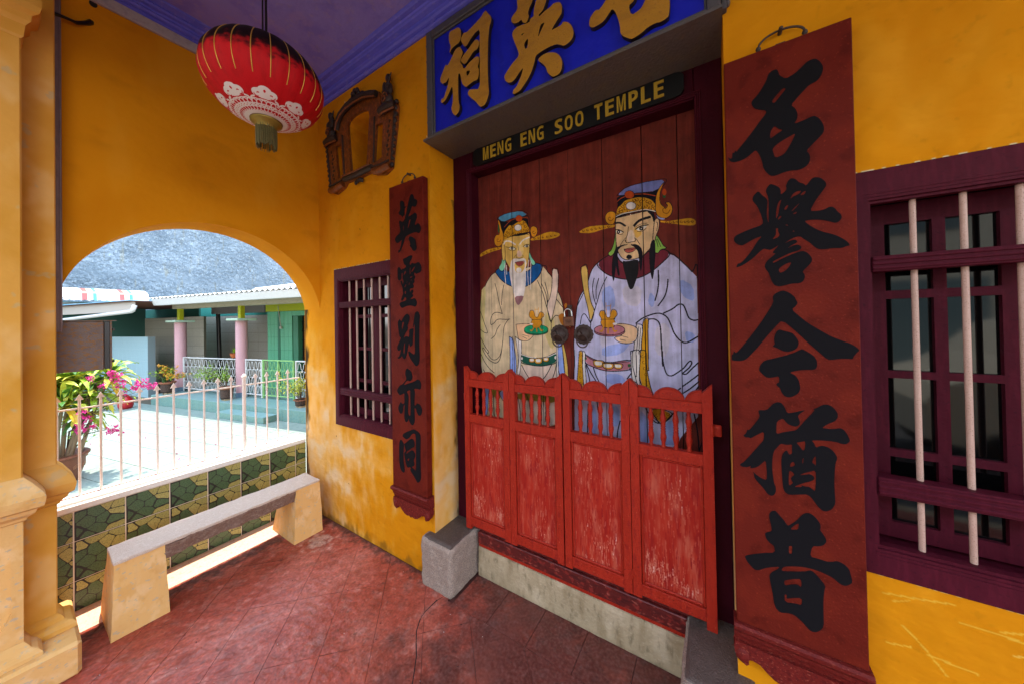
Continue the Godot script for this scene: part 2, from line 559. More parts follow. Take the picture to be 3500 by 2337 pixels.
	M.white = noisy(C("dedad4"), [[0.03, 0.5, 0.8, C("e8e4de"), 0.7], [0.1, 0.74, 0.86, C("a8947c"), 0.5]], 43, 0.6, 0.5)
	M.fence = noisy(C("e4d6cc"), [[0.03, 0.5, 0.8, C("ece0d8"), 0.7], [0.2, 0.8, 0.86, C("7a4a30"), 0.8]], 44, 0.4, 0.45)
	M.rust = mat(C("8a4a2c"), 0.9)
	M.glass = mat(Color(0.02, 0.02, 0.022), 0.05)
	M.glass.metallic_specular = 0.5
	M.dark = mat(C("1a1614"), 0.9)

func build_ground():
	# porch floor: cement flags scored on the diagonal
	var fl = bx(-0.27, -0.16, -0.35, 6.2, -0.012, 2.2)
	var floor_o = setting("porch_floor", fl, M.joint)
	var region = PackedVector2Array([Vector2(-0.03, 0.003), Vector2(6.2, 0.003), Vector2(6.2, 2.2), Vector2(-0.03, 2.2)])
	var strip_x = 1.465
	var far = MB.new()
	var rn = RandomNumberGenerator.new()
	rn.seed = 5
	var i0 = -12; var i1 = 20
	for i in range(i0, i1):
		for j in range(-2, 18):
			var k0 = 0.21 + 0.335 * i; var k1 = k0 + 0.335
			var c0 = 0.175 + 0.53 * j; var c1 = c0 + 0.53
			# x - z = k, x + z = c
			var q = PackedVector2Array()
			for w in [[k0, c0], [k1, c0], [k1, c1], [k0, c1]]:
				q.append(Vector2((w[0] + w[1]) * 0.5, (w[1] - w[0]) * 0.5))
			var hits = Geometry2D.intersect_polygons(q, region)
			var keep = []
			for h in hits:
				for r in Geometry2D.clip_polygons(h, PackedVector2Array([Vector2(strip_x, -1), Vector2(2.63, -1), Vector2(2.63, 0.072), Vector2(strip_x, 0.072)])):
					keep.append(r)
			for p in keep:
				var sh = Geometry2D.offset_polygon(p, -0.0009)
				if sh.is_empty() or sh[0].size() < 3:
					continue
				var ctr = Vector2.ZERO
				for s in sh[0]:
					ctr += s / sh[0].size()
				var lift = rn.randf_range(-0.0006, 0.0006)
				var near = ctr.x < 3.2 and ctr.y < 1.5
				var b = MB.new() if near else far
				b.xf = Transform3D(Basis(Vector3.RIGHT, PI / 2), Vector3.ZERO)
				b.su = 1.0 / 3.6; b.ou = 0.1 / 3.6; b.sv = 1.0 / 2.7; b.ov = 0.2 / 2.7
				b.prism(sh[0], 0.0 - lift, 0.013)
				if near:
					part("floor_flag", b, M.floor, floor_o)
	stuff(part("far_flags", far, M.floor, floor_o))
	# strip of flags along the door sill
	for s in range(0, 5):
		var xa = 1.499 + s * 0.2335
		var sf = MB.new()
		sf.su = 1.0 / 3.6; sf.ou = 0.1 / 3.6; sf.sv = 1.0 / 2.7; sf.ov = 0.2 / 2.7
		sf.box(V(xa + 0.0012, -0.012, -0.163), V(xa + 0.2323, 0.0, 0.0705))
		part("sill_flag", sf, M.floor, floor_o)
	# pale cement between porch floor and low wall
	part("cement_strip", bx(-0.262, -0.012, -0.0, -0.032, 0.001, 1.32), M.cement, floor_o)
	# crack filled with dirt
	var cr = MB.new()
	var pts = []
	for w in [[1.425, 0.07], [1.41, 0.1], [1.412, 0.14], [1.405, 0.185], [1.42, 0.23], [1.455, 0.285], [1.50, 0.33], [1.55, 0.372], [1.60, 0.425], [1.64, 0.48], [1.66, 0.56], [1.70, 0.62]]:
		pts.append(V(w[0] + rn.randf_range(-0.004, 0.004), 0.0006, w[1]))
	for i in pts.size() - 1:
		var d = (pts[i + 1] - pts[i]).cross(Vector3.UP).normalized() * rn.randf_range(0.0016, 0.004)
		cr.quad(pts[i] - d, pts[i] + d, pts[i + 1] + d * 0.8, pts[i + 1] - d * 0.8)
	part("floor_crack", cr, M.dark, floor_o)
	var db = MB.new()
	for i in 70:
		var p = V(rn.randf_range(0.2, 2.6), 0.002, rn.randf_range(0.0, 1.2))
		if p.x > 1.2 and p.z < 0.09:
			p.z += 0.12
		db.col = Color(0.02, 0.015, 0.015) if i % 3 else Color(0.5, 0.45, 0.42)
		db.ball(p, V(rn.randf_range(0.001, 0.0035), 0.0015, rn.randf_range(0.001, 0.003)), 6)
	var dm = mat(Color.WHITE, 0.9)
	dm.vertex_color_use_as_albedo = true
	stuff(part("floor_grit", db, dm, floor_o))

func floor_texture() -> ImageTexture:
	# red oxide floor, x -0.1 to 3.5 and z -0.2 to 2.5: worn paler by the bench, grimy and grey towards the door
	var w = 1200; var h = 900
	var im = tex_image(w, h, C("a24a3a"), [[0.006, 0.42, 0.8, C("ae5a48"), 0.8], [0.014, 0.5, 0.9, C("863a2c"), 0.65], [0.02, 0.58, 0.9, C("96645a"), 0.5], [0.03, 0.62, 0.9, C("c08072"), 0.6], [0.07, 0.7, 0.88, C("64403a"), 0.5], [0.2, 0.76, 0.86, C("b89a90"), 0.5]], 181)
	var n1 = noise_bytes(w, h, 0.012, 1.0, 1.0, 191); var n2 = noise_bytes(w, h, 0.045, 1.0, 1.0, 192); var n3 = noise_bytes(w, h, 0.15, 1.0, 1.0, 193)
	var d = im.get_data()
	for y in h:
		var z = -0.2 + y * 2.7 / h
		for x in w:
			var wx = -0.1 + x * 3.6 / w
			var i = y * w + x
			var m = (n1[i] - 128) / 128.0; var f = (n2[i] - 128) / 128.0; var g = (n3[i] - 128) / 128.0
			# traffic grime before the door
			var t = smoothstep(0.25, 1.0, smoothstep(1.1, 1.9, wx) * smoothstep(1.3, 0.2, z) + 0.55 * m + 0.25 * f)
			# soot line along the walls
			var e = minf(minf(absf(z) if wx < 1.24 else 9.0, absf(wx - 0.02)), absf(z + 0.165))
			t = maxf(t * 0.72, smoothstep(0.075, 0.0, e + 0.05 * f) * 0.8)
			# worn pink areas
			var p = smoothstep(0.1, 0.8, 0.8 - Vector2(wx - 0.62, z - 0.42).length() * 1.3 + m * 0.6 + f * 0.25) * 0.4
			# spilt cement by the far bench block
			var c = smoothstep(0.0, 0.35, 0.42 - Vector2((wx - 0.30) * 2.6, (z - 0.19) * 3.6).length() + f * 0.3) * 0.7
			var col = [66.0, 46.0, 44.0]
			var mix = clampf(t * (0.82 + 0.25 * g), 0.0, 0.9)
			for k in 3:
				var o = float(d[i * 3 + k])
				o += ([190.0, 116.0, 102.0][k] - o) * p
				o += ([186.0, 164.0, 150.0][k] - o) * c
				o += (col[k] + 26.0 * g - o) * mix
				o *= 1.0 + 0.16 * g + 0.10 * f
				d[i * 3 + k] = int(clampf(o, 0, 255))
	return ImageTexture.create_from_image(Image.create_from_data(w, h, false, Image.FORMAT_RGB8, d))

func facade_texture() -> ImageTexture:
	# 0.25 m left of the corner to 5.55 m, 0 to 3.5 m high
	var w = 1450; var h = 875
	var im = tex_image(w, h, C("d4880e"), [[0.006, 0.42, 0.8, C("cb7e0a"), 0.7], [0.012, 0.5, 0.85, C("db9828"), 0.5, 1.0, 2.5], [0.015, 0.64, 0.92, C("bc760c"), 0.35, 2.0, 1.0], [0.06, 0.72, 0.88, C("a86e0c"), 0.3]], 51)
	var worn = noise_bytes(w, h, 0.03, 1.0, 2.5, 77)
	var worn2 = noise_bytes(w, h, 0.012, 1.0, 1.0, 78)
	var rn = RandomNumberGenerator.new()
	rn.seed = 9
	var pale = C("e4b070"); var chalk = C("e0c09c"); var grime = C("6a4a22")
	var d = im.get_data()
	for y in h:
		var wy = 3.5 - y * 3.5 / h
		for x in range(0, 470):
			var wx = -0.25 + x * 4.0 / 1000.0
			var i = y * w + x
			# rain-washed patch by the arch foot
			var a = clampf(1.2 - wx * 0.85 - absf(wy - 0.55) * 0.7, 0.0, 1.0) + (worn[i] - 128) / 330.0 + (worn2[i] - 128) / 420.0
			a = smoothstep(0.1, 1.1, a) * 0.85 * smoothstep(1.8, 0.85, wy)
			var c = pale.lerp(chalk, smoothstep(110, 190, worn2[i]))
			for k in 3:
				var o = d[i * 3 + k]
				d[i * 3 + k] = int(o + (c[k] * 255.0 - o) * a)
	# black damp along the outer edge of the jamb
	for y in range(280, h):
		var wy = 3.5 - y * 3.5 / h
		for x in range(0, 40):
			var wx = -0.25 + x * 4.0 / 1000.0
			var i = y * w + x
			var g = smoothstep(0.05, 0.0, wx + 0.25 + (worn[i] - 128) / 2600.0) * 0.85
			for k in 3:
				var o = d[i * 3 + k]
				d[i * 3 + k] = int(o + ([44, 34, 26][k] - o) * g)
	for y in range(h - 62, h):
		var wy = 3.5 - y * 3.5 / h
		for x in w:
			var i = y * w + x
			var g = smoothstep(0.055, 0.0, wy + (worn[i] - 128) / 2200.0) * 0.5
			for k in 3:
				var o = d[i * 3 + k]
				d[i * 3 + k] = int(o + (grime[k] * 255.0 - o) * g)
	im = Image.create_from_data(w, h, false, Image.FORMAT_RGB8, d)
	cv = im
	cvk = 1.0
	PAL["chalk"] = C("d9a232"); PAL["chip"] = C("d8ccb8"); PAL["dent"] = C("5a4014"); PAL["smear"] = C("deac48")
	for s in 70:   # scuffs below the right window
		var x = rn.randf_range(3.15, 3.75); var y = rn.randf_range(0.12, 0.74)
		var a = rn.randf_range(-0.5, 0.9); var l = rn.randf_range(0.02, 0.16)
		var p = [(x + 0.25) * 250, (3.5 - y) * 250, (x + 0.25 + cos(a) * l * 0.5) * 250, (3.5 - y + sin(a) * l * 0.45) * 250, (x + 0.25 + cos(a) * l) * 250, (3.5 - y + sin(a) * l) * 250]
		paint_line(p, 0.3 if s % 9 else 0.8, "chalk" if s % 3 else "smear")
	for s in 60:
		var x = rn.randf_range(0.05, 4.2); var y = rn.randf_range(0.1, 3.3)
		paint_line([(x + 0.25) * 250, (3.5 - y) * 250, (x + 0.25) * 250 + rn.randf_range(-2, 2), (3.5 - y) * 250 + rn.randf_range(0.5, 5)], 1.0, "dent" if s % 3 else "chip")
	for win in [[0.222, 1.005], [3.109, 3.892]]:   # chipped edge round the windows
		for s in 150:
			var t = rn.randf(); var side = rn.randi() % 4
			var x = lerpf(win[0], win[1], t); var y = 0.782 if side == 0 else 1.998
			if side > 1:
				x = win[0] if side == 2 else win[1]; y = lerpf(0.784, 1.995, t)
			paint_line([(x + 0.25) * 250 - 0.7, (3.5 - y) * 250, (x + 0.25) * 250 + rn.randf_range(0.3, 2.0), (3.5 - y) * 250], rn.randf_range(0.6, 1.4), "chip")
	return ImageTexture.create_from_image(cv)

func rect(x0, y0, x1, y1) -> PackedVector2Array:
	return PackedVector2Array([Vector2(x0, y0), Vector2(x1, y0), Vector2(x1, y1), Vector2(x0, y1)])

func build_walls():
	var m = mat(Color.WHITE, 0.9)
	m.metallic_specular = 0.2
	m.albedo_texture = facade_texture()
	m.normal_enabled = true
	m.normal_texture = bump(0.02, 2.5, 91, 1.0, 1.0, 1024)
	M.facade = m
	var outer = PackedVector2Array([Vector2(-0.255, 0.0), Vector2(1.301, 0.0), Vector2(1.301, 2.658), Vector2(2.813, 2.658), Vector2(2.813, 0.0), Vector2(6.2, 0.0), Vector2(6.2, 3.6), Vector2(-0.255, 3.6)])
	var b = MB.new()
	b.su = 1.0 / 5.8; b.ou = 0.25 / 5.8; b.sv = -1.0 / 3.5; b.ov = 1.0
	b.plate(outer, [rect(0.23, 0.788, 0.997, 1.992), rect(3.117, 0.788, 3.884, 1.992)] + niche_holes(), -0.3, 0.0)
	var w = solo("temple_front_wall", b, m, "ochre plastered temple wall with the painted doors, barred windows and small niche", "wall")
	# the dark hall behind it
	var hall = thing("temple_hall", "dark interior of the temple behind the window panes", "room", V(0, 0, 0))
	var ins = mat(C("2a2420"), 0.9)
	part("back_wall", bx(-0.25, 0, -4.2, 6.2, 3.6, -4.0), ins, hall)
	part("side_wall", bx(-0.255, 0, -4.0, -0.05, 3.6, -0.302), M.ochre, hall)
	part("side_wall", bx(6.0, 0, -4.0, 6.2, 3.6, -0.302), ins, hall)
	part("roof_slab", bx(-0.26, 3.602, -4.4, 6.6, 3.8, 2.7), M.trim, hall)
	part("hall_floor", bx(-0.05, -0.1, -4.0, 6.0, 0.25, -0.352), ins, hall)
	# arch wall: semicircular opening, its springing just behind the facade corner
	var arc = PackedVector2Array()
	arc.append(Vector2(-0.004, 0.0))
	# outline in (z, y)
	var R = 0.64
	for i in 41:
		var a = PI - PI * i / 40.0
		arc.append(Vector2(0.632 + cos(a) * R + (0.004 if i == 0 else 0.0), 1.595 + sin(a) * R))
	arc.append(Vector2(1.272, 0.0)); arc.append(Vector2(1.9, 0.0)); arc.append(Vector2(1.9, 3.6)); arc.append(Vector2(-0.004, 3.6))
	var ring = PackedVector2Array()
	for p in arc:
		if p.x >= 0.0:
			ring.append(p)
	# drop the sliver below the point where the curve meets the facade
	var clean = Geometry2D.intersect_polygons(arc, rect(0.0, 0.0, 1.9, 3.6))
	var bb = MB.new()
	bb.xf = Transform3D(Basis(Vector3(0, 0, 1), Vector3(0, 1, 0), Vector3(-1, 0, 0)), Vector3.ZERO)
	for p in clean:
		if p.size() > 4:
			bb.prism(p, 0.0, 0.25)
	var aw = solo("arch_wall", bb, M.ochre, "ochre end wall of the porch pierced by a round arch", "wall")
	part("cable_hole", hole_disc(V(0.0015, 3.29, 1.142), 0.018), M.dark, aw)

func hole_disc(at: Vector3, r: float) -> MB:
	var b = MB.new()
	var pts = []
	for i in 12:
		pts.append(at + V(0, sin(TAU * i / 12) * r, cos(TAU * i / 12) * r * 0.8))
	for i in 12:
		b.tri(at, pts[i], pts[(i + 1) % 12])
	return b

func profile_run(prof: Array, from: Vector3, along: Vector3, outward: Vector3, length: float) -> MB:
	# prof: [out, up] pairs as an outline; swept along a straight line
	var b = MB.new()
	b.xf = Transform3D(Basis(outward, Vector3.UP, along), from)
	b.prism(poly(prof), 0.0, length)
	return b

func build_ceiling():
	var o = thing("porch_ceiling", "lavender porch ceiling with a blue stepped cornice", "ceiling")
	part("ceiling_panel", bx(-0.0, 3.452, 0.0, 6.2, 3.598, 1.9), M.ceiling, o)
	var steps = [0.0, -0.106, 0.010, -0.106, 0.020, -0.100, 0.026, -0.092, 0.022, -0.086, 0.020, -0.080, 0.036, -0.078, 0.046, -0.070, 0.048, -0.060, 0.040, -0.052, 0.044, -0.044, 0.070, -0.040, 0.078, -0.030, 0.074, -0.022, 0.084, -0.014, 0.108, -0.014, 0.118, -0.008, 0.122, 0.0, 0.0, 0.0]
	part("cornice", profile_run(steps, V(0.0, 3.45, 0.001), V(1, 0, 0), V(0, 0, 1), 6.1), M.cornice, o)
	part("cornice", profile_run([0.0, -0.09, 0.012, -0.09, 0.02, -0.082, 0.018, -0.072, 0.034, -0.07, 0.044, -0.06, 0.038, -0.05, 0.044, -0.042, 0.066, -0.04, 0.074, -0.03, 0.07, -0.02, 0.09, -0.014, 0.108, -0.01, 0.112, 0.0, 0.0, 0.0], V(0.002, 3.4505, 1.44), V(0, 0, -1), V(1, 0, 0), 1.43), M.cornice, o)
	part("white_batten", bx(0.002, 3.298, 0.004, 0.02, 3.359, 1.36, 0.003), M.trim, o)
	# porch front beam, and unseen overhang added to keep sun off the floor
	var f = thing("front_beam", "ochre beam along the street side of the porch", "beam")
	part("beam", bx(0.0, 3.05, 1.58, 6.2, 3.45, 1.9), M.ochre, f)
	part("added_eave", bx(-0.26, 3.40, 1.901, 6.4, 3.48, 2.7), M.trim, f)

func ring_band(prof: Array, x0, x1, z0, z1) -> MB:
	# moulding round the two visible sides of a square shaft: prof = [out, y] from bottom to top
	var b = MB.new()
	for i in prof.size() - 1:
		var a = prof[i]; var c = prof[i + 1]
		var p = [V(x1 + a[0], a[1], z0 - a[0]), V(x1 + c[0], c[1], z0 - c[0]), V(x1 + c[0], c[1], z1), V(x1 + a[0], a[1], z1)]
		b.quad_out(p[0], p[1], p[2], p[3], V(x0, a[1] + 0.0, (z0 + z1) * 0.5) - V(0, 0.01 if c[1] >= a[1] else -0.01, 0))
		var q = [V(x1 + a[0], a[1], z0 - a[0]), V(x1 + c[0], c[1], z0 - c[0]), V(x0, c[1], z0 - c[0]), V(x0, a[1], z0 - a[0])]
		b.quad_out(q[0], q[1], q[2], q[3], V(x0, a[1], z1))
	return b

func build_corner_pier():
	var o = thing("corner_pier", "ochre plaster corner pier with moulded pedestal at the left edge", "column", V(0, 0, 0))
	var dado = [[0.0, 0.735], [0.008, 0.742], [0.010, 0.752], [0.026, 0.768], [0.032, 0.785], [0.046, 0.795], [0.050, 0.815], [0.052, 0.835], [0.046, 0.850], [0.020, 0.900], [0.0, 0.925]]
	# side pilaster against the arch wall
	part("side_shaft", bx(0.002, 0.16, 1.266, 0.11, 3.449, 1.45, 0.004), M.pier, o)
	part("side_cap_moulding", ring_band(dado, 0.002, 0.111, 1.266, 1.45), M.pier, o)
	part("side_base_moulding", ring_band([[0.05, 0.15], [0.05, 0.17], [0.04, 0.185], [0.02, 0.192], [0.012, 0.21], [0.0, 0.225]], 0.002, 0.111, 1.266, 1.45), M.pier, o)
	# front shaft, standing further out
	var shaft = MB.new()
	shaft.xf = Transform3D(Basis(Vector3(0, 0, -1), Vector3(0, 1, 0), Vector3(1, 0, 0)), Vector3.ZERO)
	# pedestal face with a sunk panel, outline in (-z, y), thickness along x
	shaft.plate(PackedVector2Array([Vector2(-1.9, 0.15), Vector2(-1.356, 0.15), Vector2(-1.356, 0.8), Vector2(-1.9, 0.8)]), [chaikin(rect(-1.56, 0.26, -1.385, 0.70), 1)], 0.19, 0.215, false)
	part("pedestal_face", shaft, M.leg, o)
	part("pedestal", bx(0.003, 0.15, 1.357, 0.195, 0.80, 1.9), M.leg, o)
	part("front_shaft", bx(0.003, 0.80, 1.356, 0.215, 3.05, 1.9, 0.005), M.pier, o)
	part("front_cap_moulding", ring_band([[0.0, 0.735], [0.008, 0.742], [0.010, 0.752], [0.028, 0.768], [0.034, 0.785], [0.05, 0.795], [0.054, 0.815], [0.055, 0.838], [0.048, 0.855], [0.020, 0.900], [0.0, 0.925]], 0.003, 0.216, 1.356, 1.9), M.leg, o)
	part("front_base_moulding", ring_band([[0.045, 0.15], [0.045, 0.165], [0.034, 0.182], [0.018, 0.19], [0.01, 0.206], [0.0, 0.22]], 0.003, 0.216, 1.356, 1.9), M.leg, o)
	part("plinth", bx(-0.14, 0.0, 1.212, 0.30, 0.15, 1.9, 0.012), M.leg, o)
	part("capital", ring_band([[0.0, 2.84], [0.006, 2.85], [0.01, 2.90], [0.024, 2.92], [0.026, 2.945], [0.044, 2.96], [0.05, 2.985], [0.05, 3.02], [0.0, 3.06]], 0.003, 0.216, 1.356, 1.9), M.pier, o)
	# cable stretched from the pier to the arch wall
	var cb = MB.new()
	var pts = []
	for w in [[0.10, 3.20, 1.345], [0.09, 3.135, 1.332], [0.075, 3.105, 1.315], [0.06, 3.10, 1.30], [0.05, 3.115, 1.26], [0.04, 3.125, 1.22], [0.03, 3.13, 1.20], [0.015, 3.155, 1.175], [0.004, 3.175, 1.158], [-0.01, 3.19, 1.15]]:
		pts.append(V(w[0], w[1], w[2]))
	cb.tube(pts, [0.008, 0.009, 0.009, 0.008, 0.009, 0.007, 0.008, 0.009, 0.012, 0.016], 7)
	solo("black_cable", cb, M.black, "black cable sagging from the corner pier into the arch wall", "cable")

func build_pipe_and_box():
	var o = thing("wall_conduit", "grey-brown plastic conduit running down beside the corner pier", "pipe", V(0.03, 1.55, 1.258))
	var b = MB.new()
	b.lathe([[0.0, 0.0], [0.0148, 0.0], [0.0148, 1.9], [0.0, 1.9]], 14)
	part("tube", b, M.pipe, o)
	part("seam_strip", bx(0.012, 0.0, -0.012, 0.017, 1.9, -0.008), M.pipe, o)
	var k = MB.new()
	k.lathe([[0.0148, 0.165], [0.0162, 0.166], [0.0162, 0.17], [0.0148, 0.171]], 14)
	part("coupling_ring", k, M.pipe, o)
	var x = thing("meter_box", "rust-stained grey metal box hung in the arch under the conduit", "box", V(0, 1.345, 1.1))
	part("body", bx(-0.13, 0.0, 0.012, -0.004, 0.256, 0.19, 0.004), M.box, x)
	part("door_edge", bx(-0.13, 0.002, -0.006, -0.012, 0.254, 0.010), M.black, x)
	part("door_lip", bx(-0.13, -0.002, -0.014, -0.002, 0.258, -0.007, 0.002), M.box, x)
	part("top_flange", bx(-0.14, 0.258, -0.03, 0.0, 0.262, 0.19), M.box, x)
	part("hinge_pin", bx(-0.02, 0.035, -0.024, -0.008, 0.05, -0.0145, 0.003), M.black, x)
	part("hinge_pin", bx(-0.02, 0.205, -0.024, -0.008, 0.22, -0.0145, 0.003), M.black, x)

func build_door():
	# frame
	var o = thing("door_frame", "dark purple-red timber frame round the painted temple doors", "door frame", V(0, 0, 0))
	part("jamb", bx(1.302, 0.282, -0.34, 1.452, 2.672, -0.21, 0.004), M.doorframe, o)
	part("jamb", bx(2.709, 0.282, -0.34, 2.812, 2.672, -0.21, 0.004), M.doorframe, o)
	part("lintel", bx(1.4525, 2.52, -0.34, 2.7085, 2.672, -0.2105, 0.003), M.doorframe, o)
	for s in 3:
		part("lintel_bead", bx(1.42 + s * 0.009, 2.545 - s * 0.009, -0.2095, 2.735 - s * 0.008, 2.5515 - s * 0.009, -0.204 + 0.001 * s, 0.002), M.maroon, o)
		part("jamb_bead", bx(1.42 + s * 0.009, 0.29, -0.2095, 1.4265 + s * 0.009, 2.544 - s * 0.009, -0.204 + 0.001 * s, 0.002), M.maroon, o)
		part("jamb_bead", bx(2.7285 - s * 0.008, 0.29, -0.2095, 2.735 - s * 0.008, 2.544 - s * 0.009, -0.204 + 0.001 * s, 0.002), M.maroon, o)
	# threshold
	var t = thing("door_threshold", "dark red sill boards on a stained concrete step under the half doors", "threshold")
	part("concrete_step", MB_rough(V(1.50, -0.01, -0.34), V(2.64, 0.176, -0.164), 40, 8, 8, 0.006, 6.0, 3), M.sill, t)
	part("lower_board", bx(1.505, 0.177, -0.34, 2.64, 0.2, -0.168, 0.002), M.halfred, t)
	part("upper_board", bx(1.505, 0.2005, -0.34, 2.642, 0.271, -0.158, 0.003), M.kickboard, t)
	part("sill_beam", bx(1.453, 0.272, -0.34, 2.7085, 0.30, -0.175, 0.002), M.kickboard, t)
	# granite door blocks
	var g = thing("door_block", "pale rough granite block at the left foot of the door", "stone block", V(0, 0, 0), "granite blocks at the door foot")
	part("block_body", MB_rough(V(1.235, -0.01, -0.33), V(1.485, 0.277, 0.064), 22, 24, 34, 0.009, 8.0, 7, 0.024), M.granite, g)
	part("worn_top", MB_rough(V(1.25, 0.262, -0.33), V(1.472, 0.2835, 0.05), 16, 3, 26, 0.004, 8.0, 8, 0.01), M.graniteworn, g)
	var g2 = thing("door_block", "dark worn granite block at the right foot of the door, below the large couplet board", "stone block", V(0, 0, 0), "granite blocks at the door foot")
	part("block_body", MB_rough(V(2.635, -0.01, -0.33), V(2.87, 0.277, 0.15), 22, 24, 40, 0.009, 8.0, 17, 0.024), M.granite, g2)
	part("worn_top", MB_rough(V(2.65, 0.262, -0.33), V(2.862, 0.2855, 0.115), 16, 3, 30, 0.004, 8.0, 18, 0.01), M.graniteworn, g2)
	# painted leaves, plank by plank
	var tx = door_texture()
	var m = mat(Color.WHITE, 0.62)
	m.albedo_texture = tx
	m.vertex_color_use_as_albedo = true
	m.metallic_specular = 0.25
	m.normal_enabled = true
	m.normal_texture = bump(0.02, 1.2, 61, 0.4, 4.0)
	var edges = [1.452, 1.545, 1.711, 1.908, 2.0865, 2.278, 2.476, 2.634, 2.709]
	var leaf_l = thing("temple_door", "left temple door leaf painted with a white-bearded official in a beige robe", "door", V(0, 0, 0), "painted temple door leaves")
	var leaf_r = thing("temple_door", "right temple door leaf painted with a black-bearded official in a lavender robe", "door", V(0, 0, 0), "painted temple door leaves")
	var rn = RandomNumberGenerator.new()
	rn.seed = 3
	for i in 8:
		var b = MB.new()
		b.su = 1000.0 / 1360.0; b.ou = -1.4 * b.su; b.sv = -1000.0 / 2300.0; b.ov = 2.55 * 1000.0 / 2300.0
		var off = rn.randf_range(-0.0012, 0.0012)
		var gap = 0.0011 + (0.0012 if i in [2, 5, 6] else 0.0)
		var xa = edges[i] + (gap if i > 0 else 0.0); var xb = edges[i + 1] - (gap if i < 7 else 0.0)
		b.quad(V(xa, 0.27, -0.29 + off), V(xb, 0.27, -0.29 + off), V(xb, 2.56, -0.29 + off), V(xa, 2.56, -0.29 + off))
		b.col = Color(0.12, 0.08, 0.08)
		b.box(V(xa, 0.27, -0.34), V(xb, 2.56, -0.2903 + off))
		part("plank", b, m, leaf_l if i < 4 else leaf_r)
	solo("door_backing", bx(1.40, 0.25, -0.37, 2.76, 2.66, -0.345), M.dark, "black gap behind the painted door planks", "door")
	for s in 2:
		var k = thing("door_knocker", "round iron ring knocker on the %s door leaf beside the padlock" % ["left", "right"][s], "knocker", V([2.019, 2.161][s], 1.484, -0.289), "iron ring knockers on the painted doors")
		var pl = MB.new()
		var outline = PackedVector2Array()
		for i in 48:
			var a = TAU * i / 48
			outline.append(Vector2(cos(a), sin(a)) * (0.054 + 0.0022 * cos(a * 16)))
		pl.prism(outline, 0.0, 0.006)
		part("scalloped_plate", pl, M.iron, k)
		var dome = MB.new()
		dome.xf = Transform3D(Basis(Vector3.RIGHT, PI / 2), V(0, 0, 0.006))
		dome.lathe([[0.040, 0.0], [0.0385, 0.006], [0.034, 0.007], [0.033, 0.012], [0.028, 0.013], [0.026, 0.019], [0.018, 0.021], [0.012, 0.026], [0.0, 0.028]], 24)
		part("boss", dome, M.iron, k)
		var st = MB.new()
		st.xf = Transform3D(Basis(Vector3.BACK, 0.6), V(-0.012, 0.004, 0.03))
		st.box(V(-0.011, -0.011, -0.01), V(0.011, 0.011, 0.016), 0.003)
		part("staple", st, M.iron, k)
		var rg = MB.new()
		var pts = []
		for i in 24:
			var a = TAU * i / 24
			pts.append(V(0.004 + cos(a) * 0.031, -0.034 + sin(a) * 0.034, 0.044 - 0.012 * (1.0 - sin(a)) * 0.5))
		rg.tube(pts, 0.0036, 8, true)
		part("ring", rg, M.iron, k)
	# hasp and padlock
	var hs = thing("hasp", "dark iron hasp across the meeting of the two doors above the padlock", "hasp", V(2.087, 1.585, -0.288))
	part("staple", bx(-0.014, 0.028, 0.0, 0.012, 0.062, 0.012, 0.003), M.iron, hs)
	part("tongue", bx(-0.008, -0.02, 0.002, 0.006, 0.03, 0.016, 0.003), M.iron, hs)
	var pk = thing("padlock", "brown brass padlock with steel shackle hanging on the doors", "padlock", V(2.084, 1.585, -0.262))
	pk.rotation.z = 0.06
	part("lock_body", bx(-0.030, -0.058, -0.007, 0.030, -0.002, 0.009, 0.004), mat(C("6e4634"), 0.4, 0.6), pk)
	var sh = MB.new()
	var sp = []
	for i in 13:
		var a = PI * i / 12
		sp.append(V(cos(a) * 0.021, 0.018 + sin(a) * 0.021, 0.001))
	sp.push_front(V(0.021, -0.004, 0.001)); sp.append(V(-0.021, -0.004, 0.001))
	sh.tube(sp, 0.0042, 8)
	part("shackle", sh, mat(C("c8c6c2"), 0.25, 1.0), pk)
	var em = MB.new()
	var ep = []
	for i in 20:
		ep.append(V(cos(TAU * i / 20) * 0.015, -0.028 + sin(TAU * i / 20) * 0.011, 0.0095))
	em.tube(ep, 0.0008, 5, true)
	for r in 3:
		var zp = []
		for i in 10:
			zp.append(V(-0.007 + 0.007 * r + cos(TAU * i / 10) * 0.0032, -0.028 + sin(TAU * i / 10) * 0.0052, 0.0095))
		em.tube(zp, 0.0007, 5, true)
	part("emblem", em, mat(C("4c2e24"), 0.5, 0.4), pk)

func MB_rough(p: Vector3, q: Vector3, nx, ny, nz, amp, freq, sd, rad := 0.006) -> MB:
	var b = MB.new()
	var lo = p + Vector3.ONE * rad; var hi = q - Vector3.ONE * rad
	b.rough(func(a, c, d):
		var v = Vector3(lerpf(p.x, q.x, a), lerpf(p.y, q.y, c), lerpf(p.z, q.z, d))
		var k = v.clamp(lo, hi)
		var o = v - k
		return k + o.normalized() * minf(o.length(), rad), nx, ny, nz, amp, freq, sd)
	return b

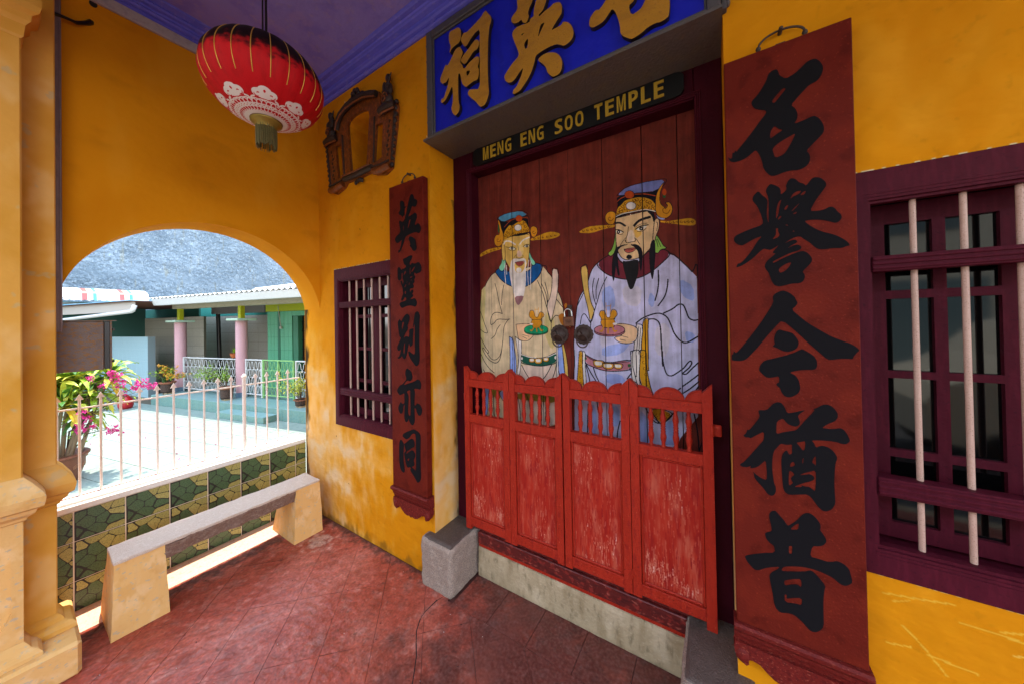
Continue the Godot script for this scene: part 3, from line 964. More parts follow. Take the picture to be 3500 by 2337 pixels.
func door_texture() -> ImageTexture:
	cvk = 0.75
	var w = int(1360 * cvk); var h = int(2300 * cvk)
	cv = tex_image(w, h, C("6c2a20"), [[0.008, 0.42, 0.8, C("602219"), 0.7, 0.7, 4.0], [0.012, 0.5, 0.95, C("783428"), 0.6, 0.6, 4.0], [0.05, 0.75, 0.9, C("46140f"), 0.35]], 71)
	PAL = {"k": C("16121a"), "kb": C("1c1a1c"), "beige": C("d0b894"), "beigesh": C("c8b478"), "pinkb": C("d6bcaa"), "olive": C("948434"), "cblue": C("14508c"), "mint": C("7cc09c"),
		"gold": C("c48c1c"), "gold2": C("c8861c"), "dg": C("5c3008"), "yface": C("d4ac58"), "yfaceh": C("dfbf7a"), "white": C("dcd2cc"), "eyew": C("d8d2c4"), "skin": C("d8ae86"), "skinp": C("d8b49c"), "skin2": C("dcb48c"),
		"mauve": C("8e6468"), "lip": C("94423c"), "lip2": C("b4544a"), "hatb": C("4e8cb0"), "hatv": C("7078b4"), "red": C("b8481c"), "green": C("2c5c34"), "lblue": C("8ca0dc"), "belt": C("1c5444"),
		"greend": C("127a50"), "greent": C("149060"), "lav": C("bcb8d6"), "lavb": C("98a4d8"), "lavl": C("c4bccc"), "maroon": C("6c2430"), "lime": C("86b04c"), "face": C("d8b486"), "faceh": C("e4cbb0"), "facey": C("d8a850"),
		"pyel": C("d0aa58"), "pinkd": C("a05c68"), "pinkt": C("b4707c")}
	paint_door()
	# weathering of the paint: streaks down the grain and scattered loss
	var d = cv.get_data()
	var a = noise_bytes(w, h, 0.03, 0.6, 7.0, 301); var b = noise_bytes(w, h, 0.012, 1.0, 1.0, 302); var f = noise_bytes(w, h, 0.16, 1.0, 1.5, 303)
	for i in w * h:
		var k = 1.0 + (a[i] - 128) / 1500.0 + (b[i] - 128) / 1000.0
		var loss = 0.0
		if f[i] > 196:
			loss = (f[i] - 196) / 130.0
		for c in 3:
			var o = d[i * 3 + c] * k
			o += ([88, 50, 40][c] - o) * loss
			d[i * 3 + c] = int(clampf(o, 0, 255))
	cv = Image.create_from_data(w, h, false, Image.FORMAT_RGB8, d)
	# bare wood round the hasp
	PAL["wood"] = C("b06a20")
	paint_area([610, 960, 640, 945, 655, 965, 660, 1000, 650, 1025, 625, 1005], "wood")
	paint_area([648, 900, 662, 888, 668, 905, 656, 925], "wood")
	paint_area([664, 1015, 690, 1010, 686, 1032], "wood")
	return ImageTexture.create_from_image(cv)

func panel_texture() -> ImageTexture:
	# four door panels side by side, each with its own brush marks and scraped patches
	var w = 640; var h = 366
	cvk = 1.0
	cv = tex_image(w, h, C("a02216"), [[0.008, 0.4, 0.8, C("ae2e1e"), 0.8, 0.7, 3.0], [0.03, 0.4, 1.0, C("bc5a42"), 0.6, 0.5, 6.0], [0.014, 0.5, 0.95, C("c4705a"), 0.55, 0.6, 3.0], [0.02, 0.6, 0.9, C("8a1818"), 0.6, 0.8, 2.5]], 161)
	PAL["s0"] = C("b04a38"); PAL["s1"] = C("bc604c"); PAL["s2"] = C("c8806e"); PAL["s3"] = C("dcb0a6"); PAL["s4"] = C("8c1616"); PAL["s5"] = C("5a1210")
	var rn = RandomNumberGenerator.new()
	rn.seed = 162
	for i in 4:
		for s in 330:
			var x = i * 160 + rn.randf_range(2, 158); var y = rn.randf_range(4, 362)
			var l = rn.randf_range(4, 34)
			paint_line([x, y, x + rn.randf_range(-1.5, 1.5), y + l], rn.randf_range(0.5, 1.4), ["s0", "s0", "s1", "s4", "s0", "s4"][s % 6])
		# pale scraped places: [x, y, spread x, spread y, strokes]
		var zones = [[[30, 310, 22, 50, 120], [110, 60, 40, 70, 70], [130, 330, 25, 25, 60]], [[120, 300, 40, 60, 30], [60, 40, 50, 40, 22]], [[40, 60, 40, 50, 45], [110, 300, 50, 60, 70], [60, 350, 60, 10, 20]], [[40, 310, 40, 30, 130], [110, 335, 45, 16, 60], [90, 100, 40, 60, 40]]][i]
		for z in zones:
			for s in z[4]:
				var x = i * 160 + clampf(z[0] + rn.randfn() * z[2] * 0.6, 2, 157); var y = clampf(z[1] + rn.randfn() * z[3] * 0.6, 2, 355)
				paint_line([x, y, x + rn.randf_range(-2, 2), y + rn.randf_range(3, 22)], rn.randf_range(0.4, 1.4), ["s2", "s1", "s3" if s % 3 == 0 else "s2", "s1"][s % 4])
		for s in 60:   # grime in the corners
			var x = i * 160 + (rn.randf_range(0, 5) if s % 2 else rn.randf_range(155, 160)); var y = rn.randf_range(200, 364)
			paint_line([x, y, x + 0.5, y + rn.randf_range(3, 12)], 1.0, "s5")
	cv.resize(w / 2, h / 2, Image.INTERPOLATE_LANCZOS)
	cv.resize(w, h, Image.INTERPOLATE_CUBIC)
	return ImageTexture.create_from_image(cv)

func build_half_doors():
	M.wornpanel = mat(Color.WHITE, 0.55)
	M.wornpanel.metallic_specular = 0.3
	M.wornpanel.albedo_texture = panel_texture()
	# four hinged half-height leaves, front face at z = -0.13
	var xs = [1.436, 1.768, 2.096, 2.427, 2.754]
	var names = ["outermost left half-door leaf, its scraped panel showing white streaks", "second half-door leaf from the left, in front of the beige robe", "third half-door leaf from the left, under the padlock's right side", "outermost right half-door leaf, panel worn white at its bottom corner"]
	for i in 4:
		var x0 = xs[i] + 0.0015; var x1 = xs[i + 1] - (0.006 if i == 1 else 0.0015)
		var o = thing("half_door", names[i], "half door", V(x0, 0.305, -0.15), "red half-height doors before the painted doors")
		var w = x1 - x0
		var hinge_left = i % 2 == 0
		var yb = -0.0; var yl = -0.055 if i == 3 else (0.0)
		for s in 2:
			# stile with its pointed top; the taller point where two leaves meet
			var a = 0.0 if s == 0 else w - 0.037
			var rise0 = 0.985 if s == 0 else 0.948
			var rise1 = 0.948 if s == 0 else 0.985
			var foot = yl if s == 1 else (-0.012 if i == 0 else 0.0)
			var b = MB.new()
			b.prism(PackedVector2Array([Vector2(a, foot), Vector2(a + 0.037, foot if not (i == 3 and s == 1) else foot), Vector2(a + 0.037, rise1), Vector2(a, rise0)]), -0.015, 0.020)
			part("stile", b, M.halfred, o)
		part("top_rail", bx(0.0372, 0.862, -0.014, w - 0.0372, 0.907, 0.0195, 0.0015), M.halfred, o)
		part("middle_rail", bx(0.0372, 0.645, -0.014, w - 0.0372, 0.694, 0.0195, 0.0015), M.halfred, o)
		part("bottom_rail", bx(0.0372, 0.012, -0.014, w - 0.0372, 0.062, 0.0195, 0.0015), M.halfred, o)
		var pm = MB.new()
		pm.su = 0.25 / (w - 0.0744); pm.ou = i * 0.25 - 0.0372 * pm.su; pm.sv = -1.0 / 0.582; pm.ov = 0.6445 / 0.582
		pm.box(V(0.0372, 0.0625, -0.008), V(w - 0.0372, 0.6445, 0.004))
		part("panel", pm, M.wornpanel, o)
		for s in 4:   # moulding round the panel
			var r = [[0.0372, 0.0625, 0.0485, 0.6445], [w - 0.0485, 0.0625, w - 0.0372, 0.6445], [0.0488, 0.633, w - 0.0488, 0.6445], [0.0488, 0.0625, w - 0.0488, 0.074]][s]
			part("panel_moulding", bx(r[0], r[1], 0.0042, r[2], r[3], 0.0125 + 0.0003 * s, 0.004), M.halfred, o)
		# three scallops
		var c0 = 0.0372; var span = w - 0.0744
		var u = span / 4.0
		for s in 3:
			var cx = [c0, c0 + u * 2.0, c0 + u * 4.0][s]
			var a0 = 0.0 if s < 2 else PI / 2
			var a1 = PI if s > 0 else PI / 2
			var ry = 0.05
			var out = PackedVector2Array()
			var rim = []
			for k in 15:
				var a = lerpf(a0, a1, k / 14.0)
				out.append(Vector2(cx + cos(a) * u * 0.985, 0.9072 + sin(a) * ry))
				rim.append(V(cx + cos(a) * (u * 0.985 - 0.0025), 0.9072 + sin(a) * (ry - 0.0025), 0.0085))
			if s != 1:
				out.append(Vector2(cx, 0.9072))
			var b = MB.new()
			b.prism(out, -0.012, 0.008)
			var sc = part("scallop", b, M.halfred, o)
			var e = MB.new()
			e.tube(rim, 0.0038, 6)
			part("scallop_rim", e, M.halfred, sc)
		# turned balusters
		for s in 4:
			var b = MB.new()
			var prof = []
			for q in [[0.0075, 0.0], [0.0085, 0.004], [0.006, 0.012], [0.0065, 0.02], [0.0105, 0.042], [0.0105, 0.05], [0.0075, 0.062], [0.0085, 0.067], [0.0085, 0.071], [0.006, 0.074], [0.0088, 0.078], [0.0088, 0.082], [0.006, 0.085], [0.0088, 0.089], [0.0088, 0.093], [0.006, 0.096], [0.0085, 0.1], [0.0075, 0.106], [0.0105, 0.12], [0.0098, 0.13], [0.006, 0.15], [0.006, 0.16], [0.0082, 0.165], [0.0075, 0.1685]]:
				prof.append([q[0] * 1.22, 0.6938 + q[1]])
			b.lathe(prof, 12, V(c0 + span * (s + 1.0) / 5.0, 0, 0.002))
			part("baluster", b, M.halfred, o)
		# hinges
		if i % 2 == 0:
			for y in [0.075, 0.82]:
				var b = MB.new()
				b.lathe([[0.0, 0.0], [0.0055, 0.0], [0.0055, 0.042], [0.0, 0.042]], 10, V(w + 0.0015, y, 0.0215))
				b.box(V(w - 0.012, y + 0.004, 0.0203), V(w + 0.013, y + 0.038, 0.0222), 0.0004)
				part("hinge", b, M.halfred, o)
		if i == 3:
			var b = MB.new()
			b.box(V(w - 0.001, 0.775, -0.002), V(w + 0.03, 0.822, 0.012), 0.004)
			b.lathe([[0.0, 0.0], [0.0075, 0.0], [0.0075, 0.045], [0.0, 0.045]], 10, V(w - 0.004, 0.776, 0.019))
			part("hinge", b, M.halfred, o)
		if i == 0:
			var b = MB.new()
			b.lathe([[0.0, 0.0], [0.005, 0.0], [0.005, 0.04], [0.0, 0.04]], 10, V(0.004, 0.78, 0.0215))
			part("hinge", b, M.halfred, o)
	# pivots under the outer leaves
	var pv = MB.new()
	pv.lathe([[0.0, 0.0], [0.017, 0.0], [0.017, 0.02], [0.012, 0.022], [0.0, 0.022]], 14)
	var p0 = solo("door_pivot", pv, M.iron, "dark iron pivot cup under the outermost left half-door", "pivot", "pivots of the half doors")
	p0.position = V(1.452, 0.279, -0.148)
	var p1 = p0.duplicate()
	p1.name = numbered("door_pivot")
	add_child(p1)
	p1.position = V(2.735, 0.229 + 0.052, -0.148)
	meta(p1, "dark iron pivot cup under the outermost right half-door", "pivot", "pivots of the half doors")

func build_sign():
	var o = thing("temple_sign", "blue signboard with raised gold Chinese characters in a grey frame over the door", "signboard", V(2.073, 2.655, 0.0))
	part("backboard", bx(-0.705, 0.012, -0.19, 0.705, 0.63, 0.028), M.blue, o)
	part("soffit", bx(-0.77, 0.0, -0.208, 0.738, 0.0115, 0.05), M.soffit, o)
	for r in [[-0.735, 0.012, -0.692, 0.637], [0.692, 0.012, 0.733, 0.637], [-0.6918, 0.012, 0.6918, 0.022], [-0.6918, 0.598, 0.6918, 0.637]]:
		part("frame_rail", bx(r[0], r[1], -0.0, r[2], r[3], 0.05, 0.003), M.signgrey, o)
	for r in [[-0.6915, 0.0225, -0.683, 0.5975], [0.683, 0.0225, 0.6915, 0.5975], [-0.6828, 0.0225, 0.6828, 0.030], [-0.6828, 0.588, 0.6828, 0.5975]]:
		part("inner_bead", bx(r[0], r[1], 0.0281, r[2], r[3], 0.040, 0.003), M.signgrey, o)
	for s in [-1, 1]:   # carved end strips
		var b = MB.new()
		b.box(V(s * 0.7355, 0.008, 0.001), V(s * 0.752, 0.632, 0.03), 0.003)
		for k in 7:
			b.ball(V(s * 0.755, 0.03 + k * 0.093, 0.018), V(0.008, 0.014, 0.012), 8)
			b.ball(V(s * 0.753, 0.075 + k * 0.09, 0.016), V(0.007, 0.03, 0.012), 8)
		part("carved_strip", b, M.signgrey, o)
	glyph_z = 0.0283
	glyphs_sign(o, M.gold, 0.022)
	var n = thing("name_sign", "long black name board with gold capital letters on the door lintel", "name board", V(2.079, 2.546, -0.209))
	var outl = PackedVector2Array()
	for q in [[-0.593, 0.02], [-0.575, 0.004], [-0.555, 0.0], [0.56, 0.0], [0.582, 0.006], [0.594, 0.024], [0.594, 0.09], [0.58, 0.104], [0.56, 0.109], [-0.56, 0.109], [-0.58, 0.104], [-0.593, 0.088]]:
		outl.append(Vector2(q[0], q[1]))
	var b = MB.new()
	b.prism(outl, 0.0, 0.014)
	part("board", b, M.black, n)
	var font = SystemFont.new()
	font.font_names = PackedStringArray(["Droid Sans"])
	font.font_weight = 700
	for w in [["MENG", 1.568, 1.776], ["ENG", 1.838, 1.990], ["SOO", 2.0535, 2.2185], ["TEMPLE", 2.276, 2.591]]:
		var step = (w[2] - w[1]) / w[0].length()
		for i in w[0].length():
			var tm = TextMesh.new()
			tm.text = w[0][i]
			tm.font = font
			tm.font_size = 64
			tm.pixel_size = 0.001
			tm.depth = 0.004
			var bb = tm.get_aabb()
			var lt = part("letter", tm, M.letter, n)
			var cell = step * 0.8
			lt.scale = Vector3(cell / bb.size.x, 0.077 / bb.size.y, 1.0)
			var mid = bb.position + bb.size * 0.5
			lt.position = V(w[1] + step * (i + 0.5) + (i - (w[0].length() - 1) * 0.5) * step * 0.06 - 2.079 - mid.x * lt.scale.x, 0.021 + 0.0385 - mid.y * lt.scale.y, 0.0155)

func build_window(_side: String, x0: float, x1: float, label: String):
	var o = thing("barred_window", label, "window", V(x0, 0.784, 0.0), "barred windows beside the temple door")
	var w = x1 - x0
	# outer frame flush with the plaster, proud by a few mm
	var fr = MB.new()
	fr.plate(rect(0.0, 0.0, w, 1.211), [rect(0.043, 0.058, w - 0.043, 1.140)], -0.14, 0.006, false)
	part("frame", fr, M.maroon, o)
	for k in 3:
		var s = 0.043 + k * 0.0
		var a = 0.043 + k * 0.0055; var y0 = 0.058 + k * 0.009; var y1 = 1.140 - k * 0.009
		var b = MB.new()
		b.plate(rect(a, y0, w - a, y1), [rect(a + 0.0053, y0 + 0.0088, w - a - 0.0053, y1 - 0.0088)], -0.02 - k * 0.006, 0.004 - k * 0.005 + (0.003 if k == 1 else 0.0), false)
		part("frame_moulding", b, M.maroon, o)
	var ax = 0.0585
	for y in [[0.236, 0.290], [0.906, 0.952]]:
		var r = part("cross_rail", bx(ax, y[0], -0.045, w - ax, y[1], 0.0, 0.002), M.maroon, o)
		var t = y[1] - y[0]
		for k in 3:
			part("rail_bead", bx(ax, y[0] + t * (0.12 + 0.3 * k), 0.0002, w - ax, y[0] + t * (0.28 + 0.3 * k), 0.005, 0.002), M.maroon, r)
	# bars
	var inner = w - 2 * ax
	for i in 6:
		var b = MB.new()
		for seg in [[0.084, 0.236], [0.290, 0.906], [0.952, 1.114]]:
			b.lathe([[0.007, seg[0]], [0.007, seg[1]]], 12, V(ax + inner * (i + 1) / 7.0, 0, -0.03))
		part("bar", b, M.rod, o)
	# two casements with panes
	for s in 2:
		var sx0 = 0.07 if s == 0 else w * 0.5 + 0.001
		var sx1 = w * 0.5 - 0.001 if s == 0 else w - 0.07
		var holes = []
		var ps = []
		var cw = (sx1 - sx0 - 0.046 * 2 - 0.026) / 2.0
		for cx in 2:
			for cy in 4:
				var px = sx0 + 0.046 + cx * (cw + 0.026)
				var py = [0.123, 0.354, 0.600, 0.852][cy]; var py1 = [0.329, 0.577, 0.826, 1.064][cy]
				holes.append(rect(px, py, px + cw, py1))
				ps.append([px, py, px + cw, py1])
		var b = MB.new()
		# stacked columns share one cut each
		b.plate(rect(sx0, 0.074, sx1, 1.125), holes, -0.125, -0.1, false)
		var cas = part("casement", b, M.maroon, o)
		for p in ps:
			part("pane", bx(p[0] - 0.002, p[1] - 0.002, -0.118, p[2] + 0.002, p[3] + 0.002, -0.114), M.glass, cas)

func build_boards():
	for s in 2:
		var o: Node3D
		if s == 0:
			o = thing("couplet_board", "narrow-looking red couplet board left of the door with five black characters, foot scrolled", "couplet board", V(1.128, 0.51, 0.0), "hanging red couplet boards")
		else:
			o = thing("couplet_board", "large red couplet board right of the door, nearest the camera, with five black characters", "couplet board", V(2.971, 0.51, 0.0), "hanging red couplet boards")
		part("board", bx(-0.16, 0.0, 0.004, 0.16, 1.945, 0.045, 0.002), M.boardred, o)
		glyph_z = 0.0452
		if s == 0:
			glyphs_left_board(o, M.ink, 0.0012)
		else:
			glyphs_right_board(o, M.ink, 0.0012)
		# moulded and scrolled foot
		var b = MB.new()
		b.xf = Transform3D(Basis(Vector3(0, 0, 1), Vector3(0, 1, 0), Vector3(-1, 0, 0)), V(0.168, 0, 0))
		b.prism(poly([0.0, -0.075, 0.03, -0.075, 0.034, -0.062, 0.04, -0.052, 0.044, -0.038, 0.054, -0.026, 0.06, -0.02, 0.062, -0.008, 0.056, -0.001, 0.0, -0.001]), 0.0, 0.336)
		part("foot_moulding", b, M.footred, o)
		var ap = PackedVector2Array()
		for q in [[-0.165, -0.076], [-0.170, -0.095], [-0.168, -0.115], [-0.152, -0.14], [-0.135, -0.148], [-0.128, -0.14], [-0.130, -0.126], [-0.118, -0.122], [-0.098, -0.126], [-0.08, -0.142], [-0.06, -0.156], [-0.035, -0.163], [-0.015, -0.158], [0.0, -0.166]]:
			ap.append(Vector2(q[0], q[1]))
		for i in range(ap.size() - 2, -1, -1):
			ap.append(Vector2(-ap[i].x, ap[i].y))
		var a = MB.new()
		a.prism(ap, 0.004, 0.04)
		var apron = part("foot_apron", a, M.footred, o)
		for sx in [-1, 1]:
			var e = MB.new()
			e.ball(V(sx * 0.146, -0.118, 0.034), V(0.022, 0.026, 0.014), 12)
			part("foot_scroll", e, M.footred, apron)
		# wire hanger with rings
		var h = MB.new()
		var pts = []
		for i in 13:
			var t = PI * (1.0 - i / 12.0)
			pts.append(V(cos(t) * 0.06, 1.972 + sin(t) * 0.034, 0.018))
		h.tube(pts, 0.0034, 7)
		for sx in [-1, 1]:
			h.ball(V(sx * 0.06, 1.968, 0.018), V(0.008, 0.009, 0.008), 8)
			h.box(V(sx * 0.06 - 0.004, 1.94, 0.014), V(sx * 0.06 + 0.004, 1.965, 0.022), 0.001)
		part("hanger", h, M.iron, o)
		var nl = MB.new()
		nl.xf = Transform3D(Basis(Vector3.RIGHT, PI / 2), V(0.0, 2.006, 0.0))
		nl.lathe([[0.006, 0.0], [0.006, 0.028], [0.0, 0.03]], 10)
		part("nail", nl, M.iron, o)
		part("bracket", bx(-0.014, 1.944, 0.006, 0.012, 1.966, 0.016, 0.001), M.iron, o)

func niche_holes() -> Array:
	var arch = PackedVector2Array([Vector2(0.50, 2.69), Vector2(0.69, 2.68), Vector2(0.735, 3.04), Vector2(0.725, 3.075), Vector2(0.69, 3.092), Vector2(0.64, 3.102), Vector2(0.58, 3.105), Vector2(0.52, 3.10), Vector2(0.48, 3.085), Vector2(0.462, 3.06)])
	return [arch, PackedVector2Array([Vector2(0.33, 2.69), Vector2(0.40, 2.68), Vector2(0.375, 2.945), Vector2(0.295, 2.95)]), PackedVector2Array([Vector2(0.775, 2.682), Vector2(0.865, 2.70), Vector2(0.885, 2.932), Vector2(0.806, 2.945)])]

func build_niche():
	var o = thing("niche_frame", "carved dark brown wooden frame round a three-part wall niche", "niche frame", V(0.6, 2.87, 0.0))
	var at = V(-0.6, -2.87, 0)
	part("recess", niche_back(at), M.niche, o)
	var hs = niche_holes()
	var offh = []
	for h in hs:
		var r = PackedVector2Array()
		for p in h:
			r.append(p + Vector2(at.x, at.y))
		offh.append(r)
	# three panels: middle bay under an arched head, two wings turned forward
	var outer = PackedVector2Array()
	for q in [[0.235, 2.60], [0.30, 2.575], [0.41, 2.60], [0.44, 2.63], [0.60, 2.625], [0.76, 2.63], [0.79, 2.60], [0.90, 2.575], [0.968, 2.60], [0.985, 2.70], [1.02, 2.86], [1.035, 2.99], [1.02, 3.03], [0.87, 3.02], [0.845, 3.16], [0.76, 3.195], [0.60, 3.205], [0.46, 3.19], [0.38, 3.15], [0.345, 3.10], [0.325, 3.03], [0.20, 3.02], [0.17, 2.97], [0.19, 2.86], [0.215, 2.70]]:
		outer.append(Vector2(q[0] + at.x, q[1] + at.y))
	var b = MB.new()
	b.plate(outer, offh, 0.001, 0.022, false)
	part("panel", b, M.brown, o)
	var tube_part = func(called: String, list: Array, r, m):
		var t = MB.new()
		var pts = []
		for i in range(0, list.size(), 3):
			pts.append(V(list[i], list[i + 1], list[i + 2]) + at)
		t.tube(pts, r, 8)
		part(called, t, m, o)
	tube_part.call("arched_head", [0.335, 3.06, 0.03, 0.36, 3.11, 0.035, 0.41, 3.15, 0.04, 0.5, 3.178, 0.042, 0.6, 3.185, 0.042, 0.7, 3.178, 0.042, 0.79, 3.155, 0.04, 0.835, 3.14, 0.035], 0.022, M.browndark)
	tube_part.call("arch_bead", [0.345, 3.045, 0.05, 0.37, 3.09, 0.054, 0.42, 3.128, 0.056, 0.5, 3.152, 0.058, 0.6, 3.158, 0.058, 0.7, 3.152, 0.058, 0.79, 3.13, 0.056, 0.83, 3.118, 0.05], 0.006, M.brown)
	tube_part.call("lower_moulding", [0.43, 2.655, 0.03, 0.6, 2.648, 0.032, 0.77, 2.655, 0.03], 0.02, M.browndark)
	tube_part.call("lower_bead", [0.43, 2.67, 0.05, 0.6, 2.663, 0.052, 0.77, 2.67, 0.05], 0.006, M.brown)
	for s in [-1, 1]:
		tube_part.call("wing_head", [0.6 + s * 0.27, 3.005, 0.03, 0.6 + s * 0.34, 2.998, 0.045, 0.6 + s * 0.42, 3.005, 0.03], 0.026, M.browndark)
		tube_part.call("wing_head_bead", [0.6 + s * 0.265, 2.975, 0.04, 0.6 + s * 0.34, 2.965, 0.058, 0.6 + s * 0.425, 2.975, 0.04], 0.007, M.brown)
		tube_part.call("wing_foot", [0.6 + s * 0.19, 2.62, 0.03, 0.6 + s * 0.28, 2.592, 0.05, 0.6 + s * 0.36, 2.612, 0.03], 0.024, M.brown)
		tube_part.call("wing_foot_bead", [0.6 + s * 0.19, 2.65, 0.04, 0.6 + s * 0.28, 2.625, 0.062, 0.6 + s * 0.365, 2.645, 0.04], 0.006, M.browndark)
		tube_part.call("post_bead", [0.6 + s * 0.178, 2.69, 0.024, 0.6 + s * 0.198, 3.0, 0.026], 0.006, M.browndark)
		tube_part.call("wing_bead", [0.6 + s * 0.372, 2.66, 0.024, 0.6 + s * 0.412, 2.96, 0.026], 0.007, M.browndark)
		var vn = MB.new()
		for k in 8:
			var vy = 2.70 + k * 0.031
			var vx = 0.6 + s * (0.322 + 0.032 * (vy - 2.66) / 0.3 + 0.008 * sin(k * 2.1))
			vn.ball(V(vx, vy, 0.022) + at, V(0.009 + 0.003 * (k % 3), 0.012, 0.0035), 8)
		part("painted_vine", vn, M.browndark, o)
		# carved foliage down the outer side
		var rn = RandomNumberGenerator.new()
		rn.seed = 40 + s
		var fo = MB.new()
		for k in 11:
			var t = k / 10.0
			fo.ball(V(0.6 + s * (0.372 + 0.058 * t) , 2.62 + 0.40 * t, 0.02) + at, V(rn.randf_range(0.010, 0.018), rn.randf_range(0.014, 0.024), 0.016), 8)
		part("carved_foliage", fo, M.browndark, o)
		# finial over the wing: flower, bud and leaves
		var fx = 0.6 + s * 0.345
		var fi = MB.new()
		fi.ball(V(fx, 3.06, 0.03) + at, V(0.05, 0.045, 0.028), 12)
		fi.ball(V(fx + s * 0.03, 3.12, 0.03) + at, V(0.022, 0.04, 0.018), 10)
		fi.ball(V(fx - s * 0.025, 3.14, 0.03) + at, V(0.018, 0.05, 0.016), 10)
		fi.ball(V(fx + s * 0.01, 3.20, 0.028) + at, V(0.022, 0.03, 0.016), 10)
		for k in 4:
			var a = -0.6 + 0.4 * k
			fi.tube([V(fx, 3.07, 0.03) + at, V(fx + sin(a) * 0.05, 3.11 + 0.02 * k, 0.04) + at, V(fx + sin(a) * 0.09, 3.13 + 0.03 * k, 0.034) + at], [0.012, 0.01, 0.003], 6)
		part("finial", fi, M.browndark, o)
		var sc = MB.new()
		var pts = []
		for k in 16:
			var a = k * 0.62; var rr = 0.036 * (1.0 - k / 18.0)
			pts.append(V(fx + cos(a) * rr, 3.058 + sin(a) * rr, 0.058) + at)
		sc.tube(pts, 0.0045, 6)
		part("scroll", sc, M.brown, o)
	var fl = MB.new()
	for k in 7:
		var a = TAU * k / 7
		fl.ball(V(0.6 + cos(a) * 0.035, 3.225 + sin(a) * 0.03, 0.04) + at, V(0.02, 0.018, 0.014), 8)
	fl.ball(V(0.6, 3.225, 0.05) + at, V(0.016, 0.016, 0.014), 8)
	for s in [-1, 1]:
		fl.ball(V(0.6 + s * 0.07, 3.21, 0.035) + at, V(0.03, 0.014, 0.012), 8)
	part("crest_flower", fl, M.browndark, o)
	var dr = MB.new()
	for k in 5:
		dr.ball(V(0.56 + k * 0.02, 2.612 - absf(k - 2) * 0.006, 0.02) + at, V(0.012, 0.018, 0.01), 8)
	part("drop_ornament", dr, M.browndark, o)

func niche_back(at: Vector3) -> MB:
	var b = MB.new()
	b.xf = Transform3D(Basis.IDENTITY, at)
	b.box(V(0.26, 2.62, -0.33), V(0.95, 3.16, -0.302))
	b.box(V(0.44, 2.62, -0.3015), V(0.455, 3.16, -0.17)); b.box(V(0.75, 2.62, -0.3015), V(0.765, 3.16, -0.17))
	return b
func lantern_texture() -> ImageTexture:
	# u round the axis, v from the bottom (0) to the top (1)
	var w = 1408; var h = 512
	cv = tex_image(w, h, C("b8141a"), [[0.03, 0.5, 0.8, C("a41418"), 0.6, 1.0, 3.0], [0.12, 0.7, 0.85, C("8c1216"), 0.4]], 81)
	cvk = 1.0
	PAL["silver"] = C("d8ccc6"); PAL["lred"] = C("b8141a"); PAL["dark_tone"] = C("1a0a0c"); PAL["dark_tone2"] = C("4a0e12")
	# blends softly to near black towards the top
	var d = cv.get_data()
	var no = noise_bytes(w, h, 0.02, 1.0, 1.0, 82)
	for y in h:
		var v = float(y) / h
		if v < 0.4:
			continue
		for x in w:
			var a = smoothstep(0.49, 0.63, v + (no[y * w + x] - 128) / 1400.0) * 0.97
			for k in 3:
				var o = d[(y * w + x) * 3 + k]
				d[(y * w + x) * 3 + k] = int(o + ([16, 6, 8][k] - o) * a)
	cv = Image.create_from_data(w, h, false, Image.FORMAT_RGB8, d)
	# silver paper-cut at the bottom: lattice of rings and cloud heads
	fill_poly(PackedVector2Array([Vector2(0, 0), Vector2(w, 0), Vector2(w, 12), Vector2(0, 12)]), PAL["silver"])
	var n = 22
	for row in 2:
		for k in n * 2:
			var cx = (k + 0.5 * row) * w / (n * 2.0); var cy = 30 + row * 20
			var ring = []
			for i in 17:
				ring.append(cx + cos(TAU * i / 16) * 34); ring.append(cy + sin(TAU * i / 16) * 17)
			paint_line(ring, 5.0, "silver")
	for k in 8:
		var cx = (k + 0.5) * w / 8.0
		var pt = func(dx, dy): return [cx + dx, dy]
		for s in [-1, 1]:
			var lobe = []
			for i in 14:
				lobe.append(cx + s * 34 + cos(TAU * i / 14) * 32); lobe.append(92 + sin(TAU * i / 14) * 18)
			paint_area(lobe, "silver")
			var sw = []
			for i in 10:
				var a = i * 0.62; var r = 20.0 * (1.0 - i / 12.0)
				sw.append(cx + s * (36 + cos(a) * r)); sw.append(88 - sin(a) * r * 0.7)
			paint_line(sw, 4.0, "lred")
			paint_line([cx + s * 58, 76, cx + s * 80, 70, cx + s * 84, 56], 7.0, "silver")
		var top = []
		for i in 14:
			top.append(cx + cos(TAU * i / 14) * 34); top.append(104 + sin(TAU * i / 14) * 18)
		paint_area(top, "silver")
		paint_area([cx - 34, 72, cx + 34, 72, cx + 30, 92, cx, 104, cx - 30, 92], "silver")
		var dot = []
		for i in 8:
			dot.append(cx + cos(TAU * i / 8) * 6); dot.append(102 + sin(TAU * i / 8) * 6)
		paint_area(dot, "lred")
	return ImageTexture.create_from_image(cv)

